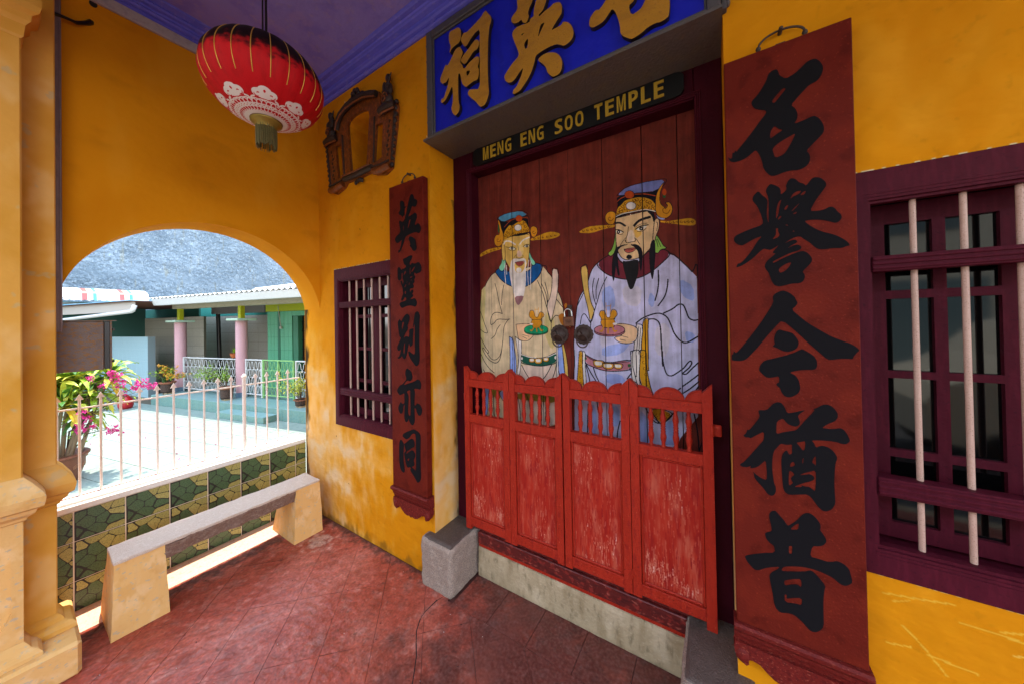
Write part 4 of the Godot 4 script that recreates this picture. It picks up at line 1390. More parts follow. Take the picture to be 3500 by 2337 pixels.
func build_lantern():
	var o = thing("paper_lantern", "round red cloth lantern with gold ribs hanging from the porch ceiling", "lantern", V(1.104, 2.631, 0.778))
	var A = 0.22; var B = 0.174
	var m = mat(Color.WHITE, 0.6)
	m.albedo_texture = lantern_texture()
	m.metallic_specular = 0.25
	m.backlight_enabled = true
	m.backlight = Color(0.12, 0.01, 0.01)
	var b = MB.new()
	var seg = 88; var rows = 28; var ribs = 22
	var pos = func(i, j):
		var th = TAU * j / seg
		var la = lerpf(-1.30, 1.22, float(i) / rows)
		var puff = 1.0 + 0.022 * (absf(sin(th * ribs / 2.0)) - 0.5) * cos(la)
		return V(cos(th) * cos(la) * A * puff, sin(la) * B, sin(th) * cos(la) * A * puff)
	for i in rows:
		for j in seg:
			var q = []
			var nn = []
			var uu = []
			for w in [[i, j], [i, j + 1], [i + 1, j + 1], [i + 1, j]]:
				q.append(pos.call(w[0], w[1]))
				var e1 = pos.call(w[0], w[1] + 0.4) - pos.call(w[0], w[1] - 0.4)
				var e2 = pos.call(w[0] + 0.4, w[1]) - pos.call(w[0] - 0.4, w[1])
				nn.append(e2.cross(e1).normalized())
				uu.append(Vector2(float(w[1]) / seg, float(w[0]) / rows))
			b.smooth(q[0], q[1], q[2], nn[0], nn[1], nn[2], uu[0], uu[1], uu[2])
			b.smooth(q[0], q[2], q[3], nn[0], nn[2], nn[3], uu[0], uu[2], uu[3])
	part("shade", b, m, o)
	var gold = mat(C("c89a3c"), 0.35, 0.5)
	for r in ribs:
		var t = MB.new()
		var pts = []
		for i in range(9, 23):
			pts.append(pos.call(i, r * 4) * 1.004)
		t.tube(pts, 0.0017, 5)
		part("rib", t, gold, o)
	var c = MB.new()
	c.lathe([[0.052, -0.163], [0.058, -0.168], [0.058, -0.176], [0.040, -0.186], [0.038, -0.20], [0.034, -0.20]], 28)
	part("bottom_collar", c, mat(C("8c7430"), 0.45, 0.5), o)
	var c2 = MB.new()
	c2.lathe([[0.08, 0.158], [0.075, 0.168], [0.05, 0.174], [0.0, 0.176]], 24)
	part("top_cap", c2, M.black, o)
	var f = MB.new()
	var rn = RandomNumberGenerator.new()
	rn.seed = 21
	for i in 110:
		var a = TAU * i / 110 + rn.randf_range(-0.02, 0.02)
		var r = rn.randf_range(0.0335, 0.039)
		var l = rn.randf_range(0.082, 0.1)
		f.tube([V(cos(a) * r, -0.19, sin(a) * r), V(cos(a) * r * 1.01, -0.19 - l * 0.5, sin(a) * r * 1.01), V(cos(a) * r * rn.randf_range(0.97, 1.04), -0.19 - l, sin(a) * r)], 0.0011, 4)
	stuff(part("tassel_fringe", f, noisy(C("5c5020"), [[0.1, 0.5, 0.8, C("3c3814"), 0.8]], 83, 0.1, 0.7), o))
	for s in 3:
		var k = MB.new()
		k.tube([V([-0.028, 0.0, 0.012][s], 0.175, 0.0), V([-0.026, 0.0, 0.01][s], 0.5, 0.0), V([-0.02, 0.0, 0.01][s], 0.819, 0.0)], [0.0035, 0.0022, 0.0035][s], 6)
		part("cord", k, M.black, o)

func build_bench():
	var o = thing("stone_bench", "low bench of a rough granite slab on two tapered ochre blocks inside the arch", "bench", V(0.04, 0, 0.6))
	var leg = func(b0: Vector3, b1: Vector3, t0: Vector3, t1: Vector3, sd):
		var b = MB.new()
		b.rough(func(a, c, d): return Vector3(lerpf(lerpf(b0.x, t0.x, c), lerpf(b1.x, t1.x, c), a), lerpf(b0.y, t0.y, c), lerpf(lerpf(b0.z, t0.z, c), lerpf(b1.z, t1.z, c), d)), 8, 10, 8, 0.004, 7.0, sd)
		return b
	part("leg", leg.call(V(-0.165, -0.01, 0.315), V(0.158, -0.01, 0.52), V(-0.083, 0.363, 0.325), V(0.123, 0.363, 0.503), 1), M.leg, o)
	part("leg", leg.call(V(-0.185, -0.01, -0.498), V(0.165, -0.01, -0.298), V(-0.10, 0.363, -0.492), V(0.133, 0.363, -0.33), 2), M.leg, o)
	part("seat", MB_rough(V(-0.09, 0.358, -0.496), V(0.129, 0.377, 0.507), 12, 3, 50, 0.006, 8.0, 4), M.slab, o)
	part("seat_underside", MB_rough(V(-0.086, 0.287, -0.335), V(0.128, 0.362, 0.328), 12, 8, 60, 0.014, 11.0, 5), M.slabedge, o)

func build_low_wall():
	var o = thing("low_tiled_wall", "low wall under the arch faced with green crazy-paving tiles and capped in white", "wall", V(0, 0, 0))
	part("core", bx(-0.40, -0.05, 0.001, -0.2645, 0.552, 1.33), mat(C("e0ccb4"), 0.8), o)
	# one printed stone pattern, the same on every tile
	var rn = RandomNumberGenerator.new()
	rn.seed = 12
	var tw = 0.1855; var th = 0.22
	var sites = []
	for i in 3:
		for j in 5:
			sites.append(Vector2((i + 0.5 + rn.randf_range(-0.46, 0.46)) * tw / 3, (j + 0.35 + (0.5 if i % 2 else 0.0) + rn.randf_range(-0.4, 0.4)) * th / 5))
	var cells = []
	for i in sites.size():
		var cell = [rect(0.0012, 0.0012, tw - 0.0012, th - 0.0012)]
		for j in sites.size():
			if j == i:
				continue
			var mid = (sites[i] + sites[j]) * 0.5
			var d = (sites[i] - sites[j]).normalized()
			var o2 = d.orthogonal()
			var half = PackedVector2Array([mid + o2, mid + o2 + d * 2.0, mid - o2 + d * 2.0, mid - o2])
			cell = Geometry2D.intersect_polygons(cell[0], half) if not cell.is_empty() else []
			if cell.is_empty():
				break
		if cell.is_empty():
			continue
		var s = Geometry2D.offset_polygon(cell[0], -(rn.randf_range(0.0010, 0.0026) if rn.randf() < 0.8 else rn.randf_range(0.004, 0.007)))
		if s.is_empty():
			continue
		# angular, slightly ragged stones
		var sp = s[0]
		var rag = PackedVector2Array()
		for q in sp.size():
			var a = sp[q]; var c = sp[(q + 1) % sp.size()]
			rag.append(a.lerp(c, 0.14)); rag.append(a.lerp(c, 0.5) + (c - a).orthogonal() * rn.randf_range(-0.05, 0.03)); rag.append(a.lerp(c, 0.86))
		cells.append([rag, rn.randf() < 0.5, rn.randf_range(0.85, 1.15)])
	var sm = noisy(C("e8e8e0"), [[0.04, 0.5, 0.8, C("a8a898"), 0.8, 1.0, 1.0], [0.09, 0.6, 0.8, C("787868"), 0.7, 4.0, 1.0]], 92, 0.14, 0.35)
	sm.vertex_color_use_as_albedo = true
	var rows = [[0.0, 0.1645, 0.055], [0.1655, 0.3845, 0.0], [0.3855, 0.551, 0.0]]
	for r in rows:
		for k in range(0, 8):
			var z1 = minf(0.0815 + 0.1855 * k, 1.33); var z0 = maxf(0.001, 0.0835 - 0.1855 + 0.1855 * k)
			if z1 - z0 < 0.01:
				continue
			var b = MB.new()
			b.xf = Transform3D(Basis(Vector3(0, 0, -1), Vector3(0, 1, 0), Vector3(1, 0, 0)), V(-0.2675, r[0], z1))
			b.col = Color(0.016, 0.014, 0.01)
			b.box(V(0.0016, 0.0016, 0.0), V(z1 - z0 - 0.0016, r[1] - r[0] - 0.0016, 0.006), 0.0008)
			var win = rect(0.002, 0.002, z1 - z0 - 0.002, r[1] - r[0] - 0.002)
			for c in cells:
				var sh = PackedVector2Array()
				for p in c[0]:
					sh.append(p - Vector2(0.0 if k > 0 else tw - (z1 - z0), r[2]))
				for h in Geometry2D.intersect_polygons(sh, win):
					b.col = (Color(0.075, 0.135, 0.06) if c[1] else Color(0.42, 0.37, 0.12)) * c[2]
					b.col.a = 1.0
					b.cap(h, 0.0066, true)
			part("printed_tile", b, sm, o)
	part("white_capping", bx(-0.42, 0.5525, 0.001, -0.262, 0.586, 1.33, 0.004), M.white, o)
	part("upper_capping", bx(-0.41, 0.5865, 0.001, -0.285, 0.602, 1.33, 0.003), M.white, o)
	# fence
	var f = thing("arrow_fence", "cream iron fence of slim bars with arrow heads standing on the low tiled wall", "fence", V(-0.36, 0.602, 0.0))
	for i in range(-1, 16):
		var z = 1.1665 - 0.0766 * i
		if i == 10:
			continue
		if z < 0.03:
			break
		var b = MB.new()
		b.lathe([[0.0, 0.0], [0.0058, 0.0], [0.0058, 0.555], [0.0, 0.555]], 10, V(0, 0, z))
		part("bar", b, M.fence, f)
		var a = MB.new()
		a.xf = Transform3D(Basis(Vector3(0, 0, -1), Vector3(0, 1, 0), Vector3(1, 0, 0)), V(-0.003, 0.552, z))
		a.prism(PackedVector2Array([Vector2(-0.016, 0.0), Vector2(0.016, 0.0), Vector2(0.0, 0.034)]), 0.0, 0.006)
		part("arrow_head", a, M.fence, f)
	part("rail", bx(-0.003, 0.498, 0.002, 0.003, 0.508, 1.32, 0.001), M.fence, f)
	part("foot_rail", bx(-0.004, 0.0005, 0.002, 0.004, 0.004, 1.32), M.rust, f)
	var pb = MB.new()
	pb.lathe([[0.0, 0.0], [0.0115, 0.0], [0.0115, 0.56], [0.017, 0.562], [0.0175, 0.572], [0.011, 0.582], [0.004, 0.592], [0.0, 0.594]], 16, V(0, 0, 0.398))
	part("post", pb, M.fence, f)

# ------------------------------------------------------------------ courtyard, in its own frame
const CU = Vector3(0.977, 0, -0.2135)
const CN = Vector3(0.2135, 0, 0.977)
const CO = Vector3(-6.232, 0, -0.406)

func Q(u: float, y: float, d: float) -> Vector3:
	return CO + CU * u + Vector3.UP * y + CN * d

func qb(u0, y0, d0, u1, y1, d1, bev := 0.0) -> MB:
	# a box in the courtyard frame; parent nodes sit unturned at the origin
	var b = MB.new()
	b.xf = Transform3D(Basis(CU, Vector3.UP, CN), CO)
	b.box(V(u0, y0, d0), V(u1, y1, d1), bev)
	return b

func qmb() -> MB:
	var b = MB.new()
	b.xf = Transform3D(Basis(CU, Vector3.UP, CN), CO)
	return b

func tile_wall(parent: Node, called: String, u0, y0, u1, y1, d, tw, th, m: Material, joint: Material):
	part("joint_bed", qb(u0, y0, d - 0.05, u1, y1, d - 0.004), joint, parent)
	var nu = int(ceil((u1 - u0) / tw)); var ny = int(ceil((y1 - y0) / th))
	for i in nu:
		for j in ny:
			var a = u0 + i * tw; var c = y0 + j * th
			part(called, qb(a + 0.002, c + 0.002, d - 0.004, minf(a + tw, u1) - 0.002, minf(c + th, y1) - 0.002, d + 0.001, 0.0012), m, parent)

func build_courtyard():
	var tile = noisy(C("8a9890"), [[0.02, 0.5, 0.8, C("7e8e86"), 0.8, 2.0, 1.0], [0.09, 0.66, 0.82, C("70827a"), 0.6, 3.0, 1.0]], 101, 0.9, 0.45)
	var teal = noisy(C("6c9088"), [[0.03, 0.45, 0.8, C("5c847e"), 0.8], [0.06, 0.6, 0.8, C("9c9878"), 0.5, 1.0, 4.0], [0.1, 0.66, 0.82, C("4c726c"), 0.6]], 102, 0.7, 0.5)
	var tealtop = noisy(C("84a4a0"), [[0.03, 0.45, 0.8, C("7498a0"), 0.8], [0.1, 0.66, 0.82, C("9cb4ac"), 0.6]], 103, 0.7, 0.35)
	var joint = mat(C("5c5648"), 0.9)
	var jd = mat(C("6c6858"), 0.9)
	var g = setting("courtyard_floor", bx(-14.0, -0.2, -9.0, -0.401, -0.006, 6.0), joint)
	# square tiles in the part seen through the arch
	var clip = PackedVector2Array([Vector2(-8.6, -1.5), Vector2(-0.42, -1.5), Vector2(-0.42, 1.9), Vector2(-8.6, 1.9)])
	var rest = MB.new()
	for i in range(-6, 24):
		for j in range(-2, 10):
			var a = i * 0.34; var c = 0.0 + j * 0.34
			if j < 0:
				continue
			var q = PackedVector2Array()
			for w in [[a + 0.0032, c + 0.0032], [a + 0.3368, c + 0.0032], [a + 0.3368, c + 0.3368], [a + 0.0032, c + 0.3368]]:
				var p = Q(w[0], 0, w[1])
				q.append(Vector2(p.x, p.z))
			for h in Geometry2D.intersect_polygons(q, clip):
				var b = MB.new()
				b.xf = Transform3D(Basis(Vector3.RIGHT, PI / 2), Vector3.ZERO)
				b.prism(h, 0.0, 0.007)
				part("floor_tile", b, tile, g)
	# pavilion platform and step
	var pf = thing("pavilion_platform", "raised teal-tiled platform with a small step in front of the pavilion", "platform", V(0, 0, 0))
	part("bed", qb(-0.885, -0.05, -4.0, 6.1, 0.193, -0.006), jd, pf)
	for i in 34:
		var a = -0.887 + i * 0.205
		part("riser_tile", qb(a + 0.002, 0.0, -0.006, a + 0.203, 0.1935, 0.0, 0.0015), teal, pf)
	for i in 21:
		for j in 4:
			var a = -0.887 + i * 0.335; var c = -0.335 * (j + 1)
			part("top_tile", qb(a + 0.002, 0.1935, c + 0.002, a + 0.333, 0.199, c + 0.333, 0.001), tealtop, pf)
	part("step_bed", qb(1.66, 0.0, 0.001, 2.88, 0.096, 0.205), jd, pf)
	for i in 6:
		part("step_tile", qb(1.66 + i * 0.2034, 0.003, 0.2055, 1.861 + i * 0.2034, 0.096, 0.211, 0.0012), teal, pf)
		part("step_tile", qb(1.66 + i * 0.2034, 0.0965, 0.003, 1.861 + i * 0.2034, 0.102, 0.211, 0.0012), tealtop, pf)
	part("step_tile", qb(2.8805, 0.003, 0.003, 2.886, 0.1, 0.208, 0.0012), teal, pf)
	# columns
	var pink = noisy(C("c89aa0"), [[0.03, 0.5, 0.8, C("c09098"), 0.7], [0.2, 0.62, 0.75, C("a87c84"), 0.7, 4.0, 1.0], [0.1, 0.72, 0.85, C("d8b4b4"), 0.5]], 104, 0.4, 0.5)
	var yg = noisy(C("b8bc14"), [[0.04, 0.5, 0.8, C("a8ac10"), 0.8], [0.09, 0.68, 0.82, C("4c4414"), 0.7]], 105, 0.4, 0.6)
	var mint = mat(C("b4ccb8"), 0.5)
	var bluem = noisy(C("4c6c84"), [[0.2, 0.55, 0.7, C("7c94a4"), 0.8]], 106, 0.2, 0.5)
	for s in 2:
		var cu = [-0.805, 1.24][s]
		var c = thing("mosaic_column", ["pink mosaic column with a pale green cap left of the white railing", "pink mosaic column with a pale green cap between the railing and the gate, nearer the arch's right side"][s], "column", Q(cu, 0.199, -0.44), "pink mosaic columns of the pavilion", atan2(0.2135, 0.977))
		var rows = MB.new()
		var prof = []
		var y = 0.09
		while y < 1.47:
			prof.append([0.0955, y + 0.001]); prof.append([0.0966, y + 0.003]); prof.append([0.0966, y + 0.024]); prof.append([0.0955, y + 0.0262])
			y += 0.0265
		rows.lathe(prof, 32)
		part("shaft", rows, pink, c)
		var bs = MB.new()
		bs.lathe([[0.1, 0.0], [0.1, 0.09], [0.094, 0.091]], 28)
		part("base_band", bs, bluem, c)
		part("cap_slab", bx(-0.175, 1.482, -0.175, 0.175, 1.526, 0.175, 0.012), mint, c)
		part("stub_post", bx(-0.04, 1.5262, -0.04, 0.04, 1.775, 0.04, 0.004), yg, c)
	# roof, beam and gutter
	var rf = thing("pavilion_roof", "white corrugated pavilion roof with a box gutter and pale timber beam", "roof", V(0, 0, 0))
	var wh = noisy(C("d4d2d0"), [[0.03, 0.5, 0.8, C("dedcda"), 0.7], [0.1, 0.74, 0.86, C("b4a898"), 0.4]], 107, 0.8, 0.5)
	var beige = noisy(C("b4a890"), [[0.03, 0.5, 0.8, C("a4967c"), 0.7, 3.0, 1.0], [0.1, 0.7, 0.84, C("8c7c64"), 0.6]], 108, 0.6, 0.8)
	part("beam", qb(-0.95, 1.972, -0.53, 6.0, 2.062, -0.37), beige, rf)
	var gu = [-0.83, -0.70, -0.28, 0.98, 1.10, 2.45, 4.0, 6.0]
	for i in gu.size() - 1:
		var b = MB.new()
		b.xf = Transform3D(Basis(CN, Vector3.UP, CU), Q(gu[i], 0, -0.06))
		b.prism(PackedVector2Array([Vector2(-0.06, 2.03), Vector2(0.03, 2.03), Vector2(0.075, 2.145), Vector2(0.075, 2.152), Vector2(-0.06, 2.152)]), 0.0015, gu[i + 1] - gu[i] - 0.0015)
		part("gutter_length", b, wh, rf)
	var corr = func(u0, u1, y0, d0, y1, d1) -> MB:
		var b = qmb()
		var k = int((u1 - u0) / 0.0225)
		for i in k:
			var a = u0 + i * 0.0225; var c = a + 0.0225
			var h0 = 0.016 * sin(a * TAU / 0.135); var h1 = 0.016 * sin(c * TAU / 0.135)
			b.quad(V(a, y0 + h0, d0), V(c, y0 + h1, d0), V(c, y1 + h1, d1), V(a, y1 + h0, d1))
			b.quad(V(a, y0 + h0 - 0.006, d0), V(a, y1 + h0 - 0.006, d1), V(c, y1 + h1 - 0.006, d1), V(c, y0 + h1 - 0.006, d0))
			b.quad(V(a, y0 + h0 - 0.006, d0), V(c, y0 + h1 - 0.006, d0), V(c, y0 + h1, d0), V(a, y0 + h0, d0))
		return b
	part("corrugated_sheet", corr.call(-0.9, 6.0, 2.175, 0.03, 2.40, -2.6), wh, rf)
	part("upper_sheet", corr.call(-0.19, 6.0, 2.475, -1.5, 2.72, -2.6), wh, rf)
	part("ceiling_board", qb(-0.9, 2.14, -2.6, 6.0, 2.15, -0.54), mat(C("5c5450"), 0.8), rf)
	# left wing: fascia, roof edge, gutter pipe
	var lw = thing("side_shelter", "lean-to shelter left of the pavilion with white fascia and a sloping gutter pipe", "shelter", V(0, 0, 0))
	part("fascia", qb(-4.6, 1.905, 0.22, -0.86, 2.10, 0.245), mat(C("b4aa9e"), 0.7), lw)
	part("roof_edge", qb(-4.6, 2.102, -1.6, -0.80, 2.112, 0.30), mat(C("6c3c28"), 0.8), lw)
	var br = qmb()
	for i in 5:
		br.box(V(-4.6 + i * 0.76, 2.113, -1.6), V(-3.845 + i * 0.76, 2.128 + 0.004 * (i % 2), 0.315), 0.004)
	part("blue_roof_sheet", br, mat(C("7cb0cc"), 0.4), lw)
	var gp = qmb()
	gp.tube([V(-4.6, 1.755, 0.28), V(-0.86, 1.9, 0.28), V(-0.80, 1.915, 0.28), V(-0.775, 1.95, 0.28), V(-0.775, 2.02, 0.26)], 0.036, 12)
	part("gutter_pipe", gp, wh, lw)
	part("shelter_wall", qb(-9.0, 0.0, -1.62, -2.5, 2.10, -1.58), mat(C("2c6a5c"), 0.8), lw)
	part("post", qb(-5.9, 0.0, -1.4, -5.75, 2.1, -1.35), mat(C("5c5044"), 0.8), lw)
	# blue tiled screen
	var sc = thing("blue_tiled_screen", "pale blue tiled screen wall behind the potted plants", "wall", V(0, 0, 0))
	var bl = noisy(C("9cb8c0"), [[0.03, 0.5, 0.8, C("90b0ba"), 0.8], [0.06, 0.62, 0.8, C("b0c8cc"), 0.5]], 109, 0.6, 0.45)
	tile_wall(sc, "wall_tile", -3.9, 0.0, -1.824, 1.374, -0.328, 0.2, 0.275, bl, mat(C("b8c4c4"), 0.8))
	part("screen_side", qb(-1.8235, 0.0, -0.45, -1.818, 1.374, -0.33), mat(C("7c8c90"), 0.7), sc)
	# grey tiled back walls
	var cream = noisy(C("c4bcae"), [[0.03, 0.5, 0.8, C("cec6b8"), 0.7], [0.12, 0.66, 0.8, C("8c8478"), 0.5, 4.0, 1.0]], 110, 0.7, 0.4)
	var greyt = noisy(C("a0988c"), [[0.03, 0.5, 0.8, C("aaa296"), 0.7], [0.12, 0.66, 0.8, C("645c52"), 0.5, 4.0, 1.0]], 111, 0.7, 0.4)
	var w1 = thing("cream_tiled_wall", "cream marbled tile wall under the shelter behind the first pink column", "wall", V(0, 0, 0))
	tile_wall(w1, "wall_tile", -5.3, 0.0, -1.523, 1.835, -1.2, 0.305, 0.22, cream, jd)
	var w2 = thing("grey_tiled_wall", "dim grey tiled wall at the back of the pavilion", "wall", V(0, 0, 0))
	tile_wall(w2, "wall_tile", -3.6, 0.2, -0.1, 1.86, -2.0, 0.4, 0.24, greyt, mat(C("4c463e"), 0.9))
	part("added_dark_backing", qb(-8.0, 0.0, -2.4, 5.0, 2.6, -2.3), mat(C("22443c"), 0.9), w2)  # added dark sheet; the green shade behind the pavilion is in its colour
	part("teal_band", qb(-7.0, 1.862, -2.06, 3.6, 2.35, -2.0), mat(C("2c8074"), 0.8), w2)
	part("grey_beam", qb(-1.8, 1.90, -1.62, 0.25, 2.12, -1.5), mat(C("847c78"), 0.8), w2)
	var po = qmb()
	po.tube([V(-1.62, 2.0, -1.55), V(-1.55, 0.2, -1.55)], 0.045, 10)
	part("leaning_pipe", po, M.black, w2)
	# green room
	var grm = thing("green_tiled_room", "green tiled pavilion room with a yellow-green beam and a barred door", "building", V(0, 0, 0))
	var gt = noisy(C("5cac84"), [[0.03, 0.5, 0.8, C("54a47c"), 0.8], [0.06, 0.62, 0.8, C("5c9c7c"), 0.5]], 112, 0.6, 0.4)
	tile_wall(grm, "wall_tile", 0.81, 0.2, 1.15, 1.88, -1.2, 0.11, 0.28, gt, mat(C("2c6448"), 0.8))
	part("pilaster", qb(1.152, 0.2, -1.25, 1.218, 1.84, -1.19), mat(C("2c6c50"), 0.5), grm)
	tile_wall(grm, "wall_tile", 1.22, 0.2, 1.59, 1.88, -1.2, 0.123, 0.28, gt, mat(C("2c6448"), 0.8))
	tile_wall(grm, "wall_tile", 1.592, 1.775, 3.6, 1.88, -1.2, 0.123, 0.11, gt, mat(C("2c6448"), 0.8))
	part("door_recess", qb(1.592, 0.2, -1.5, 1.75, 1.77, -1.215), mat(C("3c7c5c"), 0.5), grm)
	part("door_leaf", qb(1.752, 0.2, -1.36, 2.6, 1.77, -1.32), mat(C("8c5420"), 0.6), grm)
	for i in 5:
		part("door_bar", qb(1.77 + i * 0.12, 0.2, -1.31, 1.79 + i * 0.12, 1.77, -1.295), M.black, grm)
	for j in 8:
		part("door_bar", qb(1.752, 0.3 + j * 0.19, -1.294, 2.6, 0.315 + j * 0.19, -1.288), M.black, grm)
	part("yellow_beam", qb(0.88, 1.882, -1.3, 3.6, 2.06, -1.12), yg, grm)
	var cd = qmb()
	cd.tube([V(1.285, 2.0, -1.11), V(1.285, 1.55, -1.17)], 0.008, 8)
	cd.box(V(1.255, 1.50, -1.19), V(1.31, 1.555, -1.155), 0.004)
	part("switch_conduit", cd, mat(C("b4b0a0"), 0.5), grm)
	part("side_wall", qb(3.6, 0.2, -3.0, 3.7, 2.2, -0.5), mat(C("5c9478"), 0.6), grm)
	# railings and gate
	var white = mat(C("c8c6c4"), 0.45)
	var green = mat(C("84b46c"), 0.45)
	var spans = [[-0.705, 1.145, white, "long white scrollwork railing between the two pink columns", 13], [1.352, 1.836, white, "short white scrollwork railing just right of the second pink column", 4], [1.85, 2.692, green, "light green scrollwork gate leading on to the platform", 7], [2.731, 3.6, white, "white scrollwork railing right of the green gate, cut off by the arch", 6]]
	for s in spans:
		var isg = s[2] == green
		var o = thing("platform_gate" if isg else "scroll_railing", s[3], "gate" if isg else "railing", V(0, 0, 0), "" if isg else "white scrollwork railings of the pavilion")
		var d = -0.44
		var y0 = 0.255; var y1 = 0.933
		for q in [[s[0], y1 - 0.02, s[1], y1 + 0.004], [s[0], y0, s[1], y0 + 0.022]]:
			part("rail", qb(q[0], q[1], d - 0.014, q[2], q[3], d + 0.014, 0.005), s[2], o)
		var posts = [s[0], s[1] - 0.026]
		if isg:
			posts.append((s[0] + s[1]) * 0.5 - 0.01)
		for p in posts:
			part("post", qb(p, 0.205, d - 0.015, p + 0.026, y1 - 0.001, d + 0.015, 0.005), s[2], o)
		var n = s[4]
		var step = (s[1] - s[0] - 0.052) / n
		for r in 4:
			var b = qmb()
			var pts = []
			var base = y0 + 0.022 + r * 0.158
			for i in n:
				for k in 8:
					var f = k / 8.0
					var wv = 0.5 - 0.5 * cos(TAU * f)
					var sx = s[0] + 0.026 + (i + f + 0.13 * sin(TAU * f * 2.0) * 0.6) * step
					pts.append(V(sx, base + 0.012 + 0.128 * pow(wv, 0.8), d))
			pts.append(V(s[1] - 0.026, base + 0.012, d))
			b.tube(pts, 0.0055, 6)
			part("wave_rod", b, s[2], o)
			if r < 3:
				var c = qmb()
				c.box(V(s[0] + 0.026, base + 0.147, d - 0.002), V(s[1] - 0.026, base + 0.153, d + 0.002))
				for i in n + 1:
					c.ball(V(s[0] + 0.026 + minf(i * step + (step * 0.5 if r % 2 else 0.0), s[1] - s[0] - 0.07), base + 0.15, d), V(0.014, 0.026, 0.008), 8)
				part("boss_row", c, s[2], o)
	# striped awning and the tall weathered wall
	var aw = thing("striped_awning", "small white awning with red, green and cream stripes below the tall grey wall", "awning", V(-10.0, 2.25, 0.0))
	var cols = []
	for i in 50:
		cols.append(Color(0.72, 0.74, 0.77))
	for base in [11, 32]:
		for i in 3:
			cols[base + i] = Color(0.36, 0.07, 0.06)
		cols[base + 3] = Color(0.72, 0.55, 0.35); cols[base + 4] = Color(0.70, 0.58, 0.40); cols[base + 5] = Color(0.62, 0.6, 0.5)
		cols[base + 6] = Color(0.05, 0.22, 0.2); cols[base + 7] = Color(0.06, 0.25, 0.22); cols[base + 8] = Color(0.45, 0.6, 0.42)
	var ab = MB.new()
	for i in 50:
		ab.col = cols[i]
		var za = 0.70 - i * 0.0276; var zb = za - 0.0276
		var s0 = 0.012 * sin(i * 1.6); var s1 = 0.012 * sin((i + 1) * 1.6)
		var prev = [V(-0.55, 0.34, za), V(-0.55, 0.34, zb)]
		for k in range(1, 6):
			var a = k / 5.0 * 1.45
			var r = [V(-0.55 + sin(a) * 0.5, 0.10 + cos(a) * 0.22 + (s0 if k == 5 else 0.0), za), V(-0.55 + sin(a) * 0.5, 0.10 + cos(a) * 0.22 + (s1 if k == 5 else 0.0), zb)]
			if k == 5:
				r = [V(-0.04, 0.02 + s0, za), V(-0.04, 0.02 + s1, zb)]
			ab.quad(prev[0], r[0], r[1], prev[1])
			prev = r
	var am = mat(Color.WHITE, 0.5)
	am.vertex_color_use_as_albedo = true
	part("canopy", ab, am, aw)
	part("bracket_rail", bx(-0.5, -0.06, -0.62, -0.46, -0.03, 0.66), mat(C("8c7868"), 0.7), aw)
	part("house_front", bx(-0.62, -2.25, -0.7, -0.56, 0.0, 1.6), mat(C("3c6c64"), 0.8), aw)
	var gw = noisy(C("66747f"), [[0.004, 0.4, 0.85, C("7e8b96"), 0.7], [0.008, 0.5, 0.9, C("56636e"), 0.6, 2.0, 1.0], [0.02, 0.55, 0.9, C("8e9aa2"), 0.6], [0.02, 0.64, 0.9, C("7e765f"), 0.5, 0.5, 4.0], [0.06, 0.6, 0.85, C("a2acb2"), 0.6], [0.06, 0.6, 0.85, C("4c5963"), 0.5, 0.7, 1.5], [0.14, 0.62, 0.8, C("aab4ba"), 0.5], [0.14, 0.62, 0.8, C("434f59"), 0.45]], 113, 7.0, 0.9, 0.1, 3.0, 1024)
	var tall = thing("tall_weathered_wall", "tall blank blue-grey weathered party wall rising behind the courtyard roofs", "wall", V(-12.0, 0, 0))
	part("wall_face", MB_rough(V(-0.4, 0.0, -12.0), V(0.0, 9.0, 8.0), 1, 30, 60, 0.03, 1.5, 61), gw, tall)

func strap_leaf(b: MB, base: Vector3, dir: Vector3, length: float, width: float, droop: float, twist := 0.0):
	var side = dir.cross(Vector3.UP).normalized()
	if side.length() < 0.1:
		side = Vector3.RIGHT
	side = side.rotated(dir.normalized(), twist)
	var p = base
	var d = dir.normalized()
	var prev = []
	var k = 8
	for i in k + 1:
		var t = float(i) / k
		var w = width * (0.55 + 0.45 * sin(t * 2.2)) * (1.0 - pow(t, 4.0)) * 0.5
		var nn = side.cross(d).normalized()
		var wave = nn * sin(t * 11.0) * width * 0.1
		var row = [p - side * w + nn * w * 0.35 + wave, p, p + side * w + nn * w * 0.35 - wave]
		if i > 0:
			for j in 2:
				b.quad(prev[j], prev[j + 1], row[j + 1], row[j])
		prev = row
		p += d * length / k
		d = (d + Vector3.DOWN * droop / k * (0.4 + t * 1.6)).normalized()

func leaf_mat(c: Color, c2: Color, sd: int) -> StandardMaterial3D:
	var m = noisy(c, [[0.05, 0.5, 0.8, c2, 0.8]], sd, 0.15, 0.45)
	m.backlight_enabled = true
	m.backlight = Color(0.25, 0.3, 0.05)
	return m

func clay_pot(called: String, r0: float, r1: float, h: float, m: Material, o: Node3D, at := Vector3.ZERO):
	var b = MB.new()
	b.lathe([[0.0, 0.012], [r0, 0.0], [r0 * 1.02, 0.02], [lerpf(r0, r1, 0.5) * 1.04, h * 0.5], [r1 * 0.95, h * 0.86], [r1 * 0.96, h * 0.89], [r1 * 1.06, h * 0.91], [r1 * 1.07, h * 0.96], [r1 * 1.03, h], [r1 * 0.9, h * 0.99], [r1 * 0.88, h * 0.9], [0.0, h * 0.88]], 28, at)
	part(called, b, m, o)

